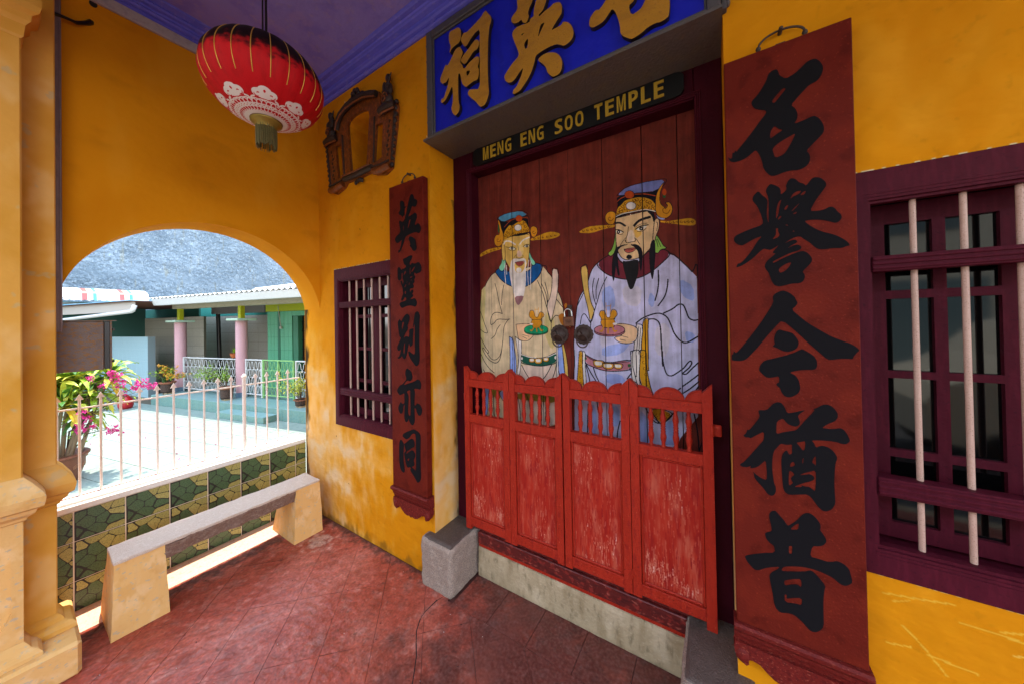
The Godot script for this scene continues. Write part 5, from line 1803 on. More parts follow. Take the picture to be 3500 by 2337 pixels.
func bract(b: MB, p: Vector3, r: float, rn: RandomNumberGenerator):
	var ax = Vector3(rn.randf_range(-1, 1), rn.randf_range(-0.4, 1), rn.randf_range(-1, 1)).normalized()
	var s = ax.cross(Vector3(0.3, 0.8, 0.5)).normalized()
	for k in 3:
		var d = s.rotated(ax, TAU * k / 3 + 0.3)
		var q = d.cross(ax)
		var a = p; var t = p + d * r + ax * r * 0.3
		b.quad(a, p + d * r * 0.5 + q * r * 0.42 + ax * r * 0.25, t, p + d * r * 0.5 - q * r * 0.42 + ax * r * 0.25)

func build_plants():
	var rn = RandomNumberGenerator.new()
	rn.seed = 77
	var lg = leaf_mat(C("8cac24"), C("6a941c"), 121)
	var ly = leaf_mat(C("d0cc50"), C("a8b830"), 122)
	var ld = leaf_mat(C("3c6c20"), C("2c5418"), 123)
	var lyel = leaf_mat(C("c4a41c"), C("b0902c"), 124)
	var bark = noisy(C("8c7c64"), [[0.12, 0.5, 0.75, C("5c5040"), 0.8, 3.0, 1.0]], 125, 0.15, 0.9)
	var twig = mat(C("5c4838"), 0.9)
	var clay = noisy(C("6c3c28"), [[0.05, 0.5, 0.8, C("804c34"), 0.7], [0.1, 0.66, 0.8, C("9c6c4c"), 0.6, 3.0, 1.0]], 126, 0.3, 0.55)
	var pinkm = mat(C("c4147c"), 0.6)
	pinkm.backlight_enabled = true
	pinkm.backlight = Color(0.35, 0.02, 0.18)
	# big pot with dracaena
	var o = thing("potted_dracaena", "potted dracaena with long yellow-green strap leaves in a brown clay pot behind the fence", "potted plant", V(-2.95, 0, 1.14))
	clay_pot("clay_pot", 0.165, 0.225, 0.29, clay, o)
	var sc = MB.new()
	for k in 14:
		var a = TAU * k / 14
		for t in 3:
			var r = lerpf(0.165, 0.225, 0.5) * 1.045
			sc.tube([V(cos(a) * r, 0.13 + t * 0.012, sin(a) * r), V(cos(a + 0.16) * r * 1.02, 0.155 + t * 0.014, sin(a + 0.16) * r * 1.02), V(cos(a + 0.3) * r, 0.14 + t * 0.012, sin(a + 0.3) * r)], 0.0025, 4)
	part("pot_ornament", sc, mat(C("a87c5c"), 0.6), o)
	var crowns = [[0.0, 1.05, -0.13, 44, 0.36], [0.05, 0.92, -0.25, 40, 0.30], [0.02, 0.68, -0.20, 34, 0.26], [0.0, 1.0, 0.06, 36, 0.34], [-0.12, 0.98, -0.04, 36, 0.36], [0.1, 1.06, -0.36, 30, 0.28], [0.12, 0.82, -0.06, 30, 0.3]]
	for c in crowns:
		var top = V(c[0], c[1], c[2])
		var st = MB.new()
		var foot = V(c[0] * 0.3, 0.25, c[2] * 0.45)
		st.tube([foot, foot.lerp(top, 0.5) + V(0.02, 0, 0.015), top + V(0, 0.02, 0)], [0.018, 0.015, 0.013], 8)
		part("stem", st, bark, o)
		for i in c[3]:
			var a = TAU * i * 0.382 + rn.randf() * 0.4
			var el = lerpf(1.25, -0.5, float(i) / c[3])
			var b = MB.new()
			strap_leaf(b, top - V(0, 0.06 * float(i) / c[3], 0), V(cos(a) * cos(el), sin(el) + 0.15, sin(a) * cos(el)), c[4] * rn.randf_range(0.75, 1.15), rn.randf_range(0.042, 0.062), rn.randf_range(1.2, 2.6), rn.randf_range(-0.3, 0.3))
			var mm = lg
			if i % 3 == 0:
				mm = ly
			elif i > c[3] - 5 and i % 2 == 0:
				mm = lyel
			elif i % 4 == 1:
				mm = ld
			part("leaf", b, mm, o)
	# bougainvillea beside it
	var g = thing("bougainvillea", "leggy bougainvillea with magenta flowers trailing through the fence beside the dracaena", "plant", V(-2.8, 0, 1.0))
	clay_pot("clay_pot", 0.1, 0.14, 0.2, clay, g, V(-0.35, 0, 0.05))
	var tw = MB.new(); var fl = MB.new(); var lf = MB.new()
	var heads = [[0.958, 0.587, 0.05, 26], [0.914, 0.508, 0.035, 16], [0.512, 0.792, 0.042, 24], [1.054, 0.763, 0.045, 20], [0.973, 0.741, 0.04, 14], [1.103, 0.798, 0.03, 9], [0.587, 0.913, 0.025, 8], [0.66, 0.951, 0.028, 9], [0.568, 0.985, 0.03, 12], [0.919, 0.644, 0.03, 10], [0.60, 1.0, 0.04, 8], [0.98, 0.86, 0.03, 6], [0.46, 0.735, 0.02, 4], [0.72, 0.98, 0.03, 6], [0.88, 0.73, 0.03, 6], [1.08, 0.93, 0.03, 6]]
	for h in heads:
		var p = V(0.2, h[0], h[1] - 1.0)
		var root = V(-0.3, 0.2, 0.05)
		var m1 = root.lerp(p, 0.4) + V(rn.randf_range(-0.05, 0.05), 0.16, rn.randf_range(-0.05, 0.05))
		var m2 = root.lerp(p, 0.75) + V(rn.randf_range(-0.04, 0.04), 0.1, rn.randf_range(-0.04, 0.04))
		tw.tube([root, m1, m2, p], [0.007, 0.005, 0.003, 0.002], 5)
		for k in 5:
			var q = m1.lerp(p, rn.randf())
			var e = q + V(rn.randf_range(-0.12, 0.12), rn.randf_range(-0.08, 0.08), rn.randf_range(-0.14, 0.12))
			tw.tube([q, q.lerp(e, 0.5) + V(0, 0.01, 0), e], [0.002, 0.0016, 0.001], 4)
			strap_leaf(lf, e, V(rn.randf_range(-1, 1), rn.randf_range(-0.5, 0.6), rn.randf_range(-1, 1)), rn.randf_range(0.025, 0.045), rn.randf_range(0.016, 0.024), 0.6)
		for k in int(h[3] * 1.7):
			bract(fl, p + V(rn.randf_range(-1, 1), rn.randf_range(-1, 1), rn.randf_range(-1, 1)) * h[2] * 0.95, rn.randf_range(0.013, 0.021), rn)
	part("twigs", tw, twig, g)
	stuff(part("flowers", fl, pinkm, g))
	stuff(part("small_leaves", lf, lg, g))
	var pe = MB.new()
	for k in 16:
		bract(pe, V(rn.randf_range(-4.5, -0.7), 0.012, rn.randf_range(-0.1, 1.0)), 0.016, rn)
	stuff(solo("fallen_petals", pe, pinkm, "few magenta petals scattered on the courtyard tiles", "petals"))
	# red watering pot
	var rp = thing("red_pot", "squat red plastic pot at the foot of the blue tiled screen", "pot", V(-7.08, 0.0, 0.12))
	var rb = MB.new()
	rb.lathe([[0.0, 0.0], [0.085, 0.0], [0.105, 0.05], [0.11, 0.12], [0.09, 0.19], [0.06, 0.22], [0.064, 0.235], [0.05, 0.235], [0.0, 0.21]], 20)
	part("body", rb, mat(C("a8141c"), 0.35), rp)
	var rh = MB.new()
	rh.tube([V(0, 0.22, -0.05), V(0, 0.28, 0.0), V(0, 0.26, 0.07), V(0, 0.15, 0.11)], 0.012, 8)
	part("handle", rh, mat(C("a8141c"), 0.35), rp)
	# bark planters on the platform
	var barkpot = noisy(C("4c3428"), [[0.03, 0.45, 0.6, C("241814"), 0.9, 0.4, 2.5], [0.06, 0.6, 0.75, C("7c5c4c"), 0.7, 0.4, 2.5]], 127, 0.35, 0.7, 0.05, 5.0)
	var terr = mat(C("94583c"), 0.6)
	var orange = mat(C("d08c1c"), 0.6)
	var specs = [["planter with an orange-flowered shrub left of the white railing, beside the first column", Q(-0.68, 0.199, -0.17), 0.125, 0.26, 0], ["planter with a thin trailing shrub before the long railing, left of the second column", Q(1.28, 0.199, -0.16), 0.115, 0.26, 1], ["planter of small yellow-green leaves at the arch's right edge, before the last railing", Q(3.2, 0.199, -0.18), 0.1, 0.14, 2]]
	for s in specs:
		var p = thing("bark_planter", s[0], "potted plant", s[1], "bark-textured planters on the platform")
		var b = MB.new()
		b.lathe([[0.0, 0.03], [s[2] * 0.78, 0.03], [s[2] * 0.82, 0.06], [s[2] * 0.86, s[3] * 0.8], [s[2] * 0.9, s[3] * 0.84], [s[2] * 0.85, s[3] * 0.84], [0.0, s[3] * 0.82]], 24)
		part("bark_body", b, barkpot, p)
		var rim = MB.new()
		rim.lathe([[s[2] * 0.86, s[3] * 0.80], [s[2] * 1.06, s[3] * 0.86], [s[2] * 1.1, s[3] * 0.93], [s[2] * 1.03, s[3] * 0.97], [s[2] * 0.9, s[3] * 0.9]], 24)
		part("rim", rim, terr, p)
		part("foot_brick", bx(-s[2] * 0.7, 0.0, -s[2] * 0.5, s[2] * 0.7, 0.0305, s[2] * 0.5, 0.004), M.sill, p)
		var st = MB.new(); var le = MB.new(); var fo = MB.new()
		var top = s[3] * 0.85
		for k in [9, 12, 10][s[4]]:
			var dir = Vector3.ZERO
			if s[4] == 0:
				dir = CU * rn.randf_range(-0.4, 0.65) + V(0, rn.randf_range(0.16, 0.42), 0) + CN * rn.randf_range(-0.1, 0.2)
			elif s[4] == 1:
				dir = CU * rn.randf_range(-1.35, 0.1) + V(0, rn.randf_range(0.14, 0.4), 0) + CN * rn.randf_range(-0.2, 0.05)
			else:
				dir = CU * rn.randf_range(-0.55, 0.15) + V(0, rn.randf_range(0.1, 0.42), 0) + CN * rn.randf_range(-0.1, 0.15)
			var e = V(0, top, 0) + dir
			var m = V(0, top, 0) + dir * 0.5 + V(0, 0.07, 0)
			st.tube([V(0, top - 0.02, 0), m, e], [0.005, 0.0035, 0.0015], 5)
			for j in 34:
				var t = rn.randf_range(0.35, 1.05)
				var q = V(0, top, 0).lerp(m, minf(t * 2, 1.0)) if t < 0.5 else m.lerp(e, (t - 0.5) * 2)
				q += V(rn.randf_range(-0.05, 0.05), rn.randf_range(-0.045, 0.045), rn.randf_range(-0.05, 0.05))
				if s[4] == 0 and dir.dot(CU) > 0.0 and j % 2 == 0:
					bract(fo, q, 0.026, rn)
				else:
					strap_leaf(le, q, V(rn.randf_range(-1, 1), rn.randf_range(-0.5, 0.7), rn.randf_range(-1, 1)), rn.randf_range(0.03, 0.05), rn.randf_range(0.018, 0.026), 0.6)
		part("stems", st, twig, p)
		stuff(part("leaves", le, lg if s[4] != 2 else ly, p))
		if s[4] == 0:
			stuff(part("flowers", fo, orange, p))
			var gr = MB.new()
			for k in 26:
				strap_leaf(gr, V(rn.randf_range(-0.09, -0.01), top, rn.randf_range(-0.05, 0.06)), V(rn.randf_range(-0.4, 0.3), 1, rn.randf_range(-0.3, 0.3)), rn.randf_range(0.1, 0.17), 0.012, 0.3)
			part("grass_tuft", gr, ld, p)
	# small hanging pot by the second column
	var hp = thing("orange_pot", "small orange pot with a seedling on the railing behind the second column", "potted plant", Q(0.98, 0.949, -0.46))
	clay_pot("pot", 0.05, 0.075, 0.09, mat(C("a8501c"), 0.5), hp)
	var hl = MB.new()
	for k in 14:
		strap_leaf(hl, V(0.03, 0.09, 0), V(rn.randf_range(-1, 1), rn.randf_range(0.4, 1.4), rn.randf_range(-1, 1)), rn.randf_range(0.06, 0.13), 0.025, 0.8)
	part("leaves", hl, lg, hp)

func build_street():
	var road = noisy(C("4c4a48"), [[0.03, 0.5, 0.8, C("565452"), 0.7], [0.2, 0.6, 0.8, C("3c3a38"), 0.6]], 131, 1.0, 0.9)
	setting("street", bx(-40, -0.3, 2.2, 40, -0.16, 11.0), road)
	setting("pavement", bx(-40, -0.3, 11.0, 40, -0.02, 13.0), noisy(C("9c968c"), [[0.05, 0.5, 0.8, C("8c867c"), 0.7]], 132, 1.0, 0.9))
	part("porch_kerb", bx(-0.3, -0.3, 2.2, 6.4, -0.004, 2.32, 0.01), M.sill, self)
	var k = get_node("porch_kerb")
	meta(k, "stone kerb at the street edge of the porch", "kerb")
	# shophouse across the street
	var o = thing("shophouse", "cream shophouse across the street, seen only in the window panes", "building", V(3.0, 0, 13.0))
	var cr = noisy(C("c8bca4"), [[0.02, 0.5, 0.8, C("b8aa90"), 0.7]], 133, 2.0, 0.85)
	part("wall", bx(-14, 0, 0, 14, 7.0, 6.0), cr, o)
	part("roof", bx(-14.4, 7.0, -0.6, 14.4, 7.2, 6.4), mat(C("8c4c34"), 0.8), o)
	for i in 8:
		part("shutter", bx(-12.4 + i * 3.3, 0.1, -0.04, -10.2 + i * 3.3, 2.6, -0.002), mat(C("6c7c78"), 0.6), o)
		part("window", bx(-12.2 + i * 3.3, 4.0, -0.04, -10.6 + i * 3.3, 5.8, -0.002), mat(C("4c5c5c"), 0.4), o)
	# pale van parked at the kerb, reflected in the panes
	var v = thing("parked_van", "pale van parked at the kerb, seen only as a reflection in the right window", "van", V(6.3, -0.16, 4.2))
	var body = MB.new()
	body.xf = Transform3D(Basis(Vector3(1, 0, 0), Vector3(0, 1, 0), Vector3(0, 0, 1)), Vector3.ZERO)
	body.prism(chaikin(PackedVector2Array([Vector2(-1.7, 0.3), Vector2(1.9, 0.3), Vector2(1.95, 0.9), Vector2(1.8, 1.75), Vector2(-0.6, 1.75), Vector2(-1.15, 1.15), Vector2(-1.7, 0.95)])), -0.75, 0.75)
	part("body", body, mat(C("c4bca8"), 0.25), v)
	part("window", bx(-0.5, 1.1, -0.765, 1.6, 1.6, -0.752), M.glass, v)
	for x in [-1.1, 1.3]:
		for z in [-0.74, 0.74]:
			var wl = MB.new()
			wl.xf = Transform3D(Basis(Vector3.RIGHT, PI / 2), V(x, 0.3, z))
			wl.lathe([[0.0, -0.09], [0.3, -0.09], [0.3, 0.09], [0.0, 0.09]], 20)
			part("wheel", wl, M.black, v)

# ------------------------------------------------------------------ lettering and door painting, in board coordinates
func glyphs_right_board(par: Node3D, m: Material, depth: float):
	var g = []
	glyph_add(g, [789,18540,870,18433,938,18262,946,18119,891,17946,796,17832,608,17783,488,17660,324,17495,167,17309,274,17168,325,16976,310,16808,232,16685,373,16700,524,16732,651,16772,734,16757,815,16671,894,16503,935,16322,918,16174,824,16065,676,15915,504,15727,576,15620,600,15471,570,15323,473,15222,322,15169,148,15204,-30,15199,-189,15153,-304,15138,-396,15177,-510,15326,-577,15495,-597,15681,-653,15908,-756,16151,-879,16051,-1054,15933,-1231,15891,-1383,15896,-1485,15963,-1540,16089,-1521,16115,-1484,16041,-1419,16054,-1417,16132,-1407,16254,-1352,16191,-1329,16294,-1287,16225,-1248,16300,-1093,16470,-840,16788,-642,17055,-448,17301,-481,17383,-658,17469,-777,17559,-853,17741,-832,17840,-696,17955,-549,18168,-438,18364,-388,18552,-282,18632,-167,18629,-123,18527,-103,18400,51,18217,252,18277,428,18403,559,18531,686,18567], [[68,17903,-32,17943,-160,17803,-296,17654,-291,17557,-234,17541,-117,17682], [-249,16783,-343,16682,-374,16528,-372,16393,-232,16481,-37,16579,-160,16655], [269,16375,126,16320,-77,16239,-262,16120,-321,16034,-311,15942,-258,15719,-41,15773,51,15907,166,16133]])
	glyph_end(g, par, m, depth)
	glyph_add(g, [718,14841,830,14784,929,14647,953,14530,894,14419,789,14262,682,14089,551,13806,738,13777,902,13791,984,13844,1064,13841,1132,13772,1179,13666,1256,13569,1273,13457,1213,13359,1133,13327,1035,13378,876,13462,692,13510,525,13527,414,13519,542,13354,706,13199,868,13088,1068,12994,1223,12879,1337,12767,1403,12676,1430,12591,1353,12588,1255,12539,1059,12566,899,12555,756,12566,654,12645,532,12818,407,12936,298,13061,127,13022,-98,12867,60,12945,170,12966,245,12903,211,12845,79,12783,-16,12694,123,12777,243,12794,328,12733,327,12647,228,12589,74,12552,-128,12461,-382,12329,-383,12261,-129,12402,184,12537,357,12578,463,12515,545,12391,581,12288,562,12191,475,12074,340,11917,386,11841,401,11740,360,11615,273,11551,55,11554,-102,11508,-238,11483,-352,11527,-419,11636,-462,11818,-505,11971,-573,12082,-607,12190,-557,12335,-426,12468,-296,12585,-388,12597,-352,12681,-211,12854,-350,12755,-444,12714,-537,12742,-612,12785,-728,12686,-900,12496,-1075,12364,-1252,12260,-1374,12226,-1373,12273,-1325,12370,-1288,12341,-1147,12464,-944,12745,-793,13028,-641,13216,-839,13156,-1037,13049,-1188,12963,-1288,12999,-1388,13085,-1436,13202,-1396,13320,-1229,13402,-929,13506,-627,13581,-623,13755,-679,13976,-757,14234,-863,14408,-890,14506,-847,14618,-723,14742,-619,14567,-504,14436,-482,14326,-506,14062,-515,13854,-484,13639,-465,13642,-467,13905,-454,14201,-461,14471,-523,14665,-509,14766,-413,14907,-287,14832,-174,14731,-136,14604,-145,14474,-8,14589,5,14674,-10,14735,42,14883,121,14959,230,14908,314,14772,431,14706,478,14617,570,14751,634,14834], [[373,14500,244,14501,155,14435,81,14283,175,14358,307,14400], [480,14475,394,14438,327,14352,446,14360], [-119,14336,-207,14252,-262,14013,-282,13691,-214,13856,-175,14142], [49,14101,-6,14107,-76,13981,-9,13962], [334,14122,235,14042,96,13876,167,13911], [253,13845,187,13835,142,13786,219,13780], [-181,13805,-125,13765,-195,13690,-241,13684], [4,13487,-59,13469,29,13424], [-292,13412,-228,13416,-237,13299,-193,13189,-229,13107,-391,13043,-296,13176,-282,13307], [143,13265,186,13229,131,13218], [90,12245,-21,12229,-157,12142,-238,12062,-239,11989,-202,11926,-93,11974,-2,12067]])
	glyph_end(g, par, m, depth)
	glyph_add(g, [-155,11353,-63,11315,37,11242,136,11130,173,11022,211,10928,170,10838,57,10724,223,10521,454,10268,717,10060,973,9858,1241,9724,1398,9652,1500,9569,1576,9461,1514,9398,1479,9336,1434,9260,1424,9198,1319,9206,1141,9198,959,9152,867,9160,685,9369,404,9697,134,10035,-184,10389,-355,10184,-618,9816,-843,9482,-1049,9210,-1188,9050,-1326,9007,-1489,9007,-1576,9032,-1568,9233,-1532,9220,-1502,9350,-1438,9266,-1247,9527,-967,9952,-694,10393,-537,10690,-392,10984,-415,11107,-399,11201,-313,11291], [])
	glyph_add(g, [-253,10083,-130,10030,53,9977,121,9877,189,9759,212,9641,174,9509,82,9414,-61,9364,-204,9391,-327,9474,-457,9533,-384,9602,-410,9737,-382,9900,-327,10035], [])
	glyph_add(g, [292,9470,379,9410,493,9324,578,9237,632,9098,628,8905,551,8823,348,8816,150,8777,-43,8706,107,8624,184,8485,205,8356,222,8213,176,8065,53,7947,-69,7894,-171,7923,-251,8035,-279,8180,-388,8272,-349,8340,-297,8366,-303,8567,-430,8523,-558,8486,-644,8507,-761,8630,-825,8722,-789,8890,-676,9061,-418,9141,-124,9247,121,9362,222,9431], [])
	glyph_end(g, par, m, depth)
	glyph_add(g, [-351,7717,-258,7701,-177,7577,-120,7379,23,7417,204,7494,333,7544,182,7399,141,7315,182,7190,186,7073,105,6976,-46,6997,-146,7062,-226,7205,-385,7079,-403,6888,-408,6650,-256,6737,-49,6811,92,6856,256,7122,417,7367,555,7573,508,7590,613,7650,728,7754,841,7780,932,7741,1021,7639,1069,7520,1061,7394,996,7284,848,7187,696,7036,826,7032,973,7043,1101,7096,1189,7065,1266,6930,1308,6789,1315,6729,1234,6627,1127,6620,1038,6653,874,6661,651,6641,450,6605,506,6543,555,6393,647,6462,723,6486,852,6455,960,6351,1038,6179,990,6031,967,5776,950,5396,953,5071,965,4775,889,4577,767,4471,665,4461,554,4568,462,4734,339,4881,112,4815,-131,4741,-232,4807,-274,4956,-285,5247,-298,5619,-293,5887,-248,6070,-153,6183,-124,6109,-95,6043,-19,6090,-24,6261,-13,6395,-140,6353,-222,6356,-304,6367,-391,6230,-488,6076,-521,5840,-541,5565,-525,5298,-498,5034,-454,4910,-453,4776,-495,4643,-581,4585,-677,4621,-740,4727,-824,4842,-932,4953,-1018,5084,-1027,5206,-1059,5282,-950,5183,-819,5104,-685,5069,-680,5370,-698,5748,-809,5601,-944,5447,-1136,5362,-1100,5468,-1192,5397,-1329,5375,-1416,5412,-1385,5475,-1279,5568,-1069,5892,-863,6209,-733,6411,-727,6686,-856,6596,-1104,6386,-1126,6424,-1240,6405,-1303,6464,-1215,6535,-1177,6696,-1140,6654,-1006,6848,-823,7166,-864,7312,-862,7387,-644,7410,-534,7560,-447,7665], [[85,6466,205,6514,314,6560,288,6269,229,6244,162,6375], [550,6141,497,6079,450,5914,503,5874,544,5819], [258,6034,224,5970,215,5824,241,5838], [12,5846,-59,5791,-93,5638,50,5723], [-105,5543,-34,5506,34,5430,-17,5378,-73,5285,-50,5212,-11,5156,-121,5022,-124,5286], [537,5690,382,5603,225,5514,134,5433,283,5489,410,5537,486,5485,503,5413,435,5324,238,5218,-24,5021,206,5075,178,5132,276,5111,383,5125,449,5065,511,5017,531,5342]])
	glyph_end(g, par, m, depth)
	glyph_add(g, [-489,4129,-433,4072,-344,3968,-256,3864,-176,3715,-79,3819,56,3976,168,4167,255,4264,352,4299,456,4255,547,4143,607,4037,615,3928,593,3851,663,3750,731,3621,736,3526,676,3409,573,3330,405,3285,346,2927,544,2931,728,2917,839,2946,950,3015,1028,3018,1144,2967,1229,2866,1255,2716,1293,2518,1220,2407,1132,2338,1025,2339,860,2475,680,2526,454,2562,179,2539,-61,2468,-285,2373,-355,2273,-356,2194,-64,2295,219,2407,316,2485,390,2495,513,2390,693,2159,659,1993,634,1734,626,1344,627,875,542,709,437,601,332,577,249,635,123,772,-69,909,-224,894,-429,814,-541,923,-583,1110,-612,1421,-664,1723,-683,1922,-623,2050,-493,2175,-387,2333,-702,2182,-845,2081,-955,1987,-1064,1956,-1160,2034,-1281,2170,-1335,2302,-1289,2365,-1053,2497,-787,2631,-517,2730,-536,2952,-639,3004,-742,3117,-770,3271,-726,3336,-584,3413,-604,3607,-646,3831,-643,3980,-583,4081], [[98,3903,-13,3796,-99,3668,-93,3627,76,3688,96,3803], [-75,3115,-148,3095,-165,3026,-164,2838,-87,2846], [124,2139,-69,2055,-248,1953,-306,1895,-286,1749,-117,1863,27,1923,127,1865], [-302,1481,-236,1467,-260,1340,-125,1428,127,1533,123,1296,-18,1289,-297,1208]])
	glyph_end(g, par, m, depth)
func glyphs_left_board(par: Node3D, m: Material, depth: float):
	var g = []
	glyph_add(g, [614,18552,740,18465,800,18321,831,18198,965,18154,1087,18041,1106,17937,1040,17778,934,17700,808,17705,640,17804,575,17730,440,17466,239,17189,435,17233,692,17271,842,17343,967,17298,1047,17173,1051,16971,935,16820,824,16566,1013,16590,1131,16655,1302,16524,1400,16336,1388,16167,1291,16027,1166,16004,961,16124,624,16121,279,16061,-28,15992,-168,15687,-353,15358,-538,15114,-699,15039,-765,15129,-694,15240,-604,15213,-485,15466,-364,15881,-570,15747,-776,15679,-935,15741,-1060,15957,-950,16137,-489,16333,-570,16737,-639,17094,-494,17098,-295,16957,-70,17093,-22,17262,94,17505,164,17727,257,18002,395,18353,485,18523], [[494,17012,343,16987,273,16765,194,16515,245,16471,380,16717], [-152,16768,-225,16676,-261,16474,-196,16389,-169,16607]])
	glyph_add(g, [-376,18351,-176,18266,-77,18132,-83,17896,167,17873,-32,17811,-78,17687,-78,17317,-197,17355,-267,17228,-353,17370,-576,17488,-686,17630,-502,17743,-476,17917,-514,18225,-466,18350], [])
	glyph_add(g, [492,15925,660,15840,868,15678,927,15525,944,15321,1003,15197,937,15034,789,14962,642,15016,518,15193,350,15347,373,15417,437,15379,377,15606,252,15801,341,15934], [])
	glyph_end(g, par, m, depth)
	glyph_add(g, [507,14748,592,14691,540,14544,443,14427,319,14313,342,14131,476,14193,534,14284,645,14225,849,14190,1034,14252,1179,14228,1302,14101,1382,13942,1384,13717,1310,13637,1201,13585,1019,13577,926,13523,836,13607,718,13644,722,13491,824,13418,822,13317,708,13200,758,13119,711,13021,579,12938,671,12872,687,12769,592,12674,310,12681,304,12437,439,12557,572,12612,633,12518,605,12418,509,12335,620,12264,600,12189,314,12013,502,12016,746,12066,872,11945,950,11790,902,11615,771,11514,605,11577,343,11626,-1,11602,-235,11547,-413,11481,-550,11546,-659,11656,-704,11776,-602,11864,-32,11953,-48,12110,-162,12181,-303,12019,-422,11939,-532,11992,-497,12121,-313,12425,-369,12559,-366,12716,-440,12904,-555,13097,-572,13217,-472,13243,-395,13163,-341,12949,-258,13152,-294,13259,-359,13369,-343,13734,-450,13719,-470,13327,-611,13260,-730,13275,-836,13385,-841,13703,-841,14074,-691,14151,-592,14075,-438,13901,-356,14003,-239,13972,-31,14055,-29,14158,-213,14270,-268,14433,-304,14607,29,14658,337,14749], [[-47,13862,-185,13771,-269,13544,-51,13680], [396,13996,320,13979,317,13516,407,13636,372,13768], [845,14012,714,13988,505,13806,464,13669,616,13743], [628,13449,307,13401,399,13303], [511,13255,409,13225,414,13097], [-27,13029,-127,12907,-247,12773,-43,12849], [300,13106,162,12911,308,12938], [110,13147,25,13129,23,13012], [-49,12577,-182,12521,-177,12390,-62,12344]])
	glyph_end(g, par, m, depth)
	glyph_add(g, [-12,11126,160,11069,252,10964,248,10784,168,10580,29,10349,95,10245,42,10091,-155,9909,-256,9753,-326,9583,-160,9702,-5,9708,147,9640,190,9859,183,10078,310,10167,499,10187,575,10217,590,10064,527,9733,495,9172,363,9130,285,9039,212,9139,159,9318,76,9059,-29,8643,-150,8379,-289,8269,-425,8315,-520,8468,-580,8439,-702,8316,-903,8272,-994,8356,-820,8403,-695,8592,-589,8924,-731,8801,-852,8766,-950,8847,-987,9005,-841,9247,-573,9619,-731,9657,-786,9881,-877,10304,-890,10635,-666,10816,-648,10723,-518,10655,-448,10798,-208,11027], [[-373,10614,-433,10588,-518,10328,-484,10086,-380,10300,-264,10586], [-226,9324,-286,9258,-393,8838,-398,8655,-282,8581,-235,8947]])
	glyph_add(g, [967,11244,1075,11182,1196,10940,1136,10666,1103,9988,1081,8984,1114,8359,1042,8054,893,7908,764,7893,654,7945,564,8054,306,8271,159,8470,68,8698,128,8816,316,8706,687,8567,683,9227,712,10546,575,10243,519,10243,663,10852,744,11155,856,11227], [])
	glyph_end(g, par, m, depth)
	glyph_add(g, [0,7730,102,7652,226,7617,367,7473,451,7201,336,6997,190,6910,-38,6967,-253,6808,-393,6626,-1,6759,661,6968,865,7100,1063,7056,1178,6929,1214,6768,1170,6574,1070,6482,892,6520,549,6488,646,6303,597,5911,566,5409,709,5510,792,5630,1069,5581,1203,5407,1266,5225,1194,4998,1054,4875,896,4902,780,5078,721,5139,743,5211,573,5355,569,5023,601,4612,542,4355,376,4185,233,4224,92,4398,-7,4608,-11,4439,-182,4296,-328,4364,-408,4608,-358,4955,-347,5438,-466,5282,-497,5022,-574,4841,-706,4760,-856,4831,-961,5019,-957,5192,-799,5413,-701,5539,-583,5410,-346,5481,-359,5862,-353,6132,-569,6025,-766,5947,-917,6003,-1058,6191,-998,6341,-773,6592,-555,6654,-294,6861,-121,7045,-233,7291,-230,7461,-149,7664], [[220,6400,-147,6238,25,6045,40,5793,-11,5366,-23,4831,182,4719,215,5254,192,6090]])
	glyph_end(g, par, m, depth)
	glyph_add(g, [454,3979,621,3950,840,3898,1002,3799,1090,3677,1070,3099,1042,2344,1046,1721,1077,1155,1011,939,825,755,698,761,554,927,372,1112,150,1289,85,1402,154,1456,100,1559,-112,1460,-264,1555,-355,1846,-444,2190,-461,2317,-282,2495,-337,2627,-411,2820,-448,2891,-153,3101,234,3363,422,3345,530,3200,544,3000,486,2875,259,2768,-11,2574,-205,2484,-268,2278,-52,2450,237,2641,443,2625,588,2452,584,2299,431,2064,465,1945,507,1827,422,1669,214,1610,418,1503,620,1398,645,2514,652,3677,467,3717,278,3626,84,3400,-149,3243,-304,3229,-459,3305,-595,3360,-512,3544,-100,3742], [[43,2097,-158,1991,-160,1900,-26,1903]])
	glyph_add(g, [-758,3127,-602,3045,-476,2886,-450,2813,-517,2436,-530,1886,-478,1559,-413,1314,-449,1098,-568,1045,-744,1134,-878,1340,-931,1670,-947,2193,-926,2776,-860,3025], [])
	glyph_end(g, par, m, depth)
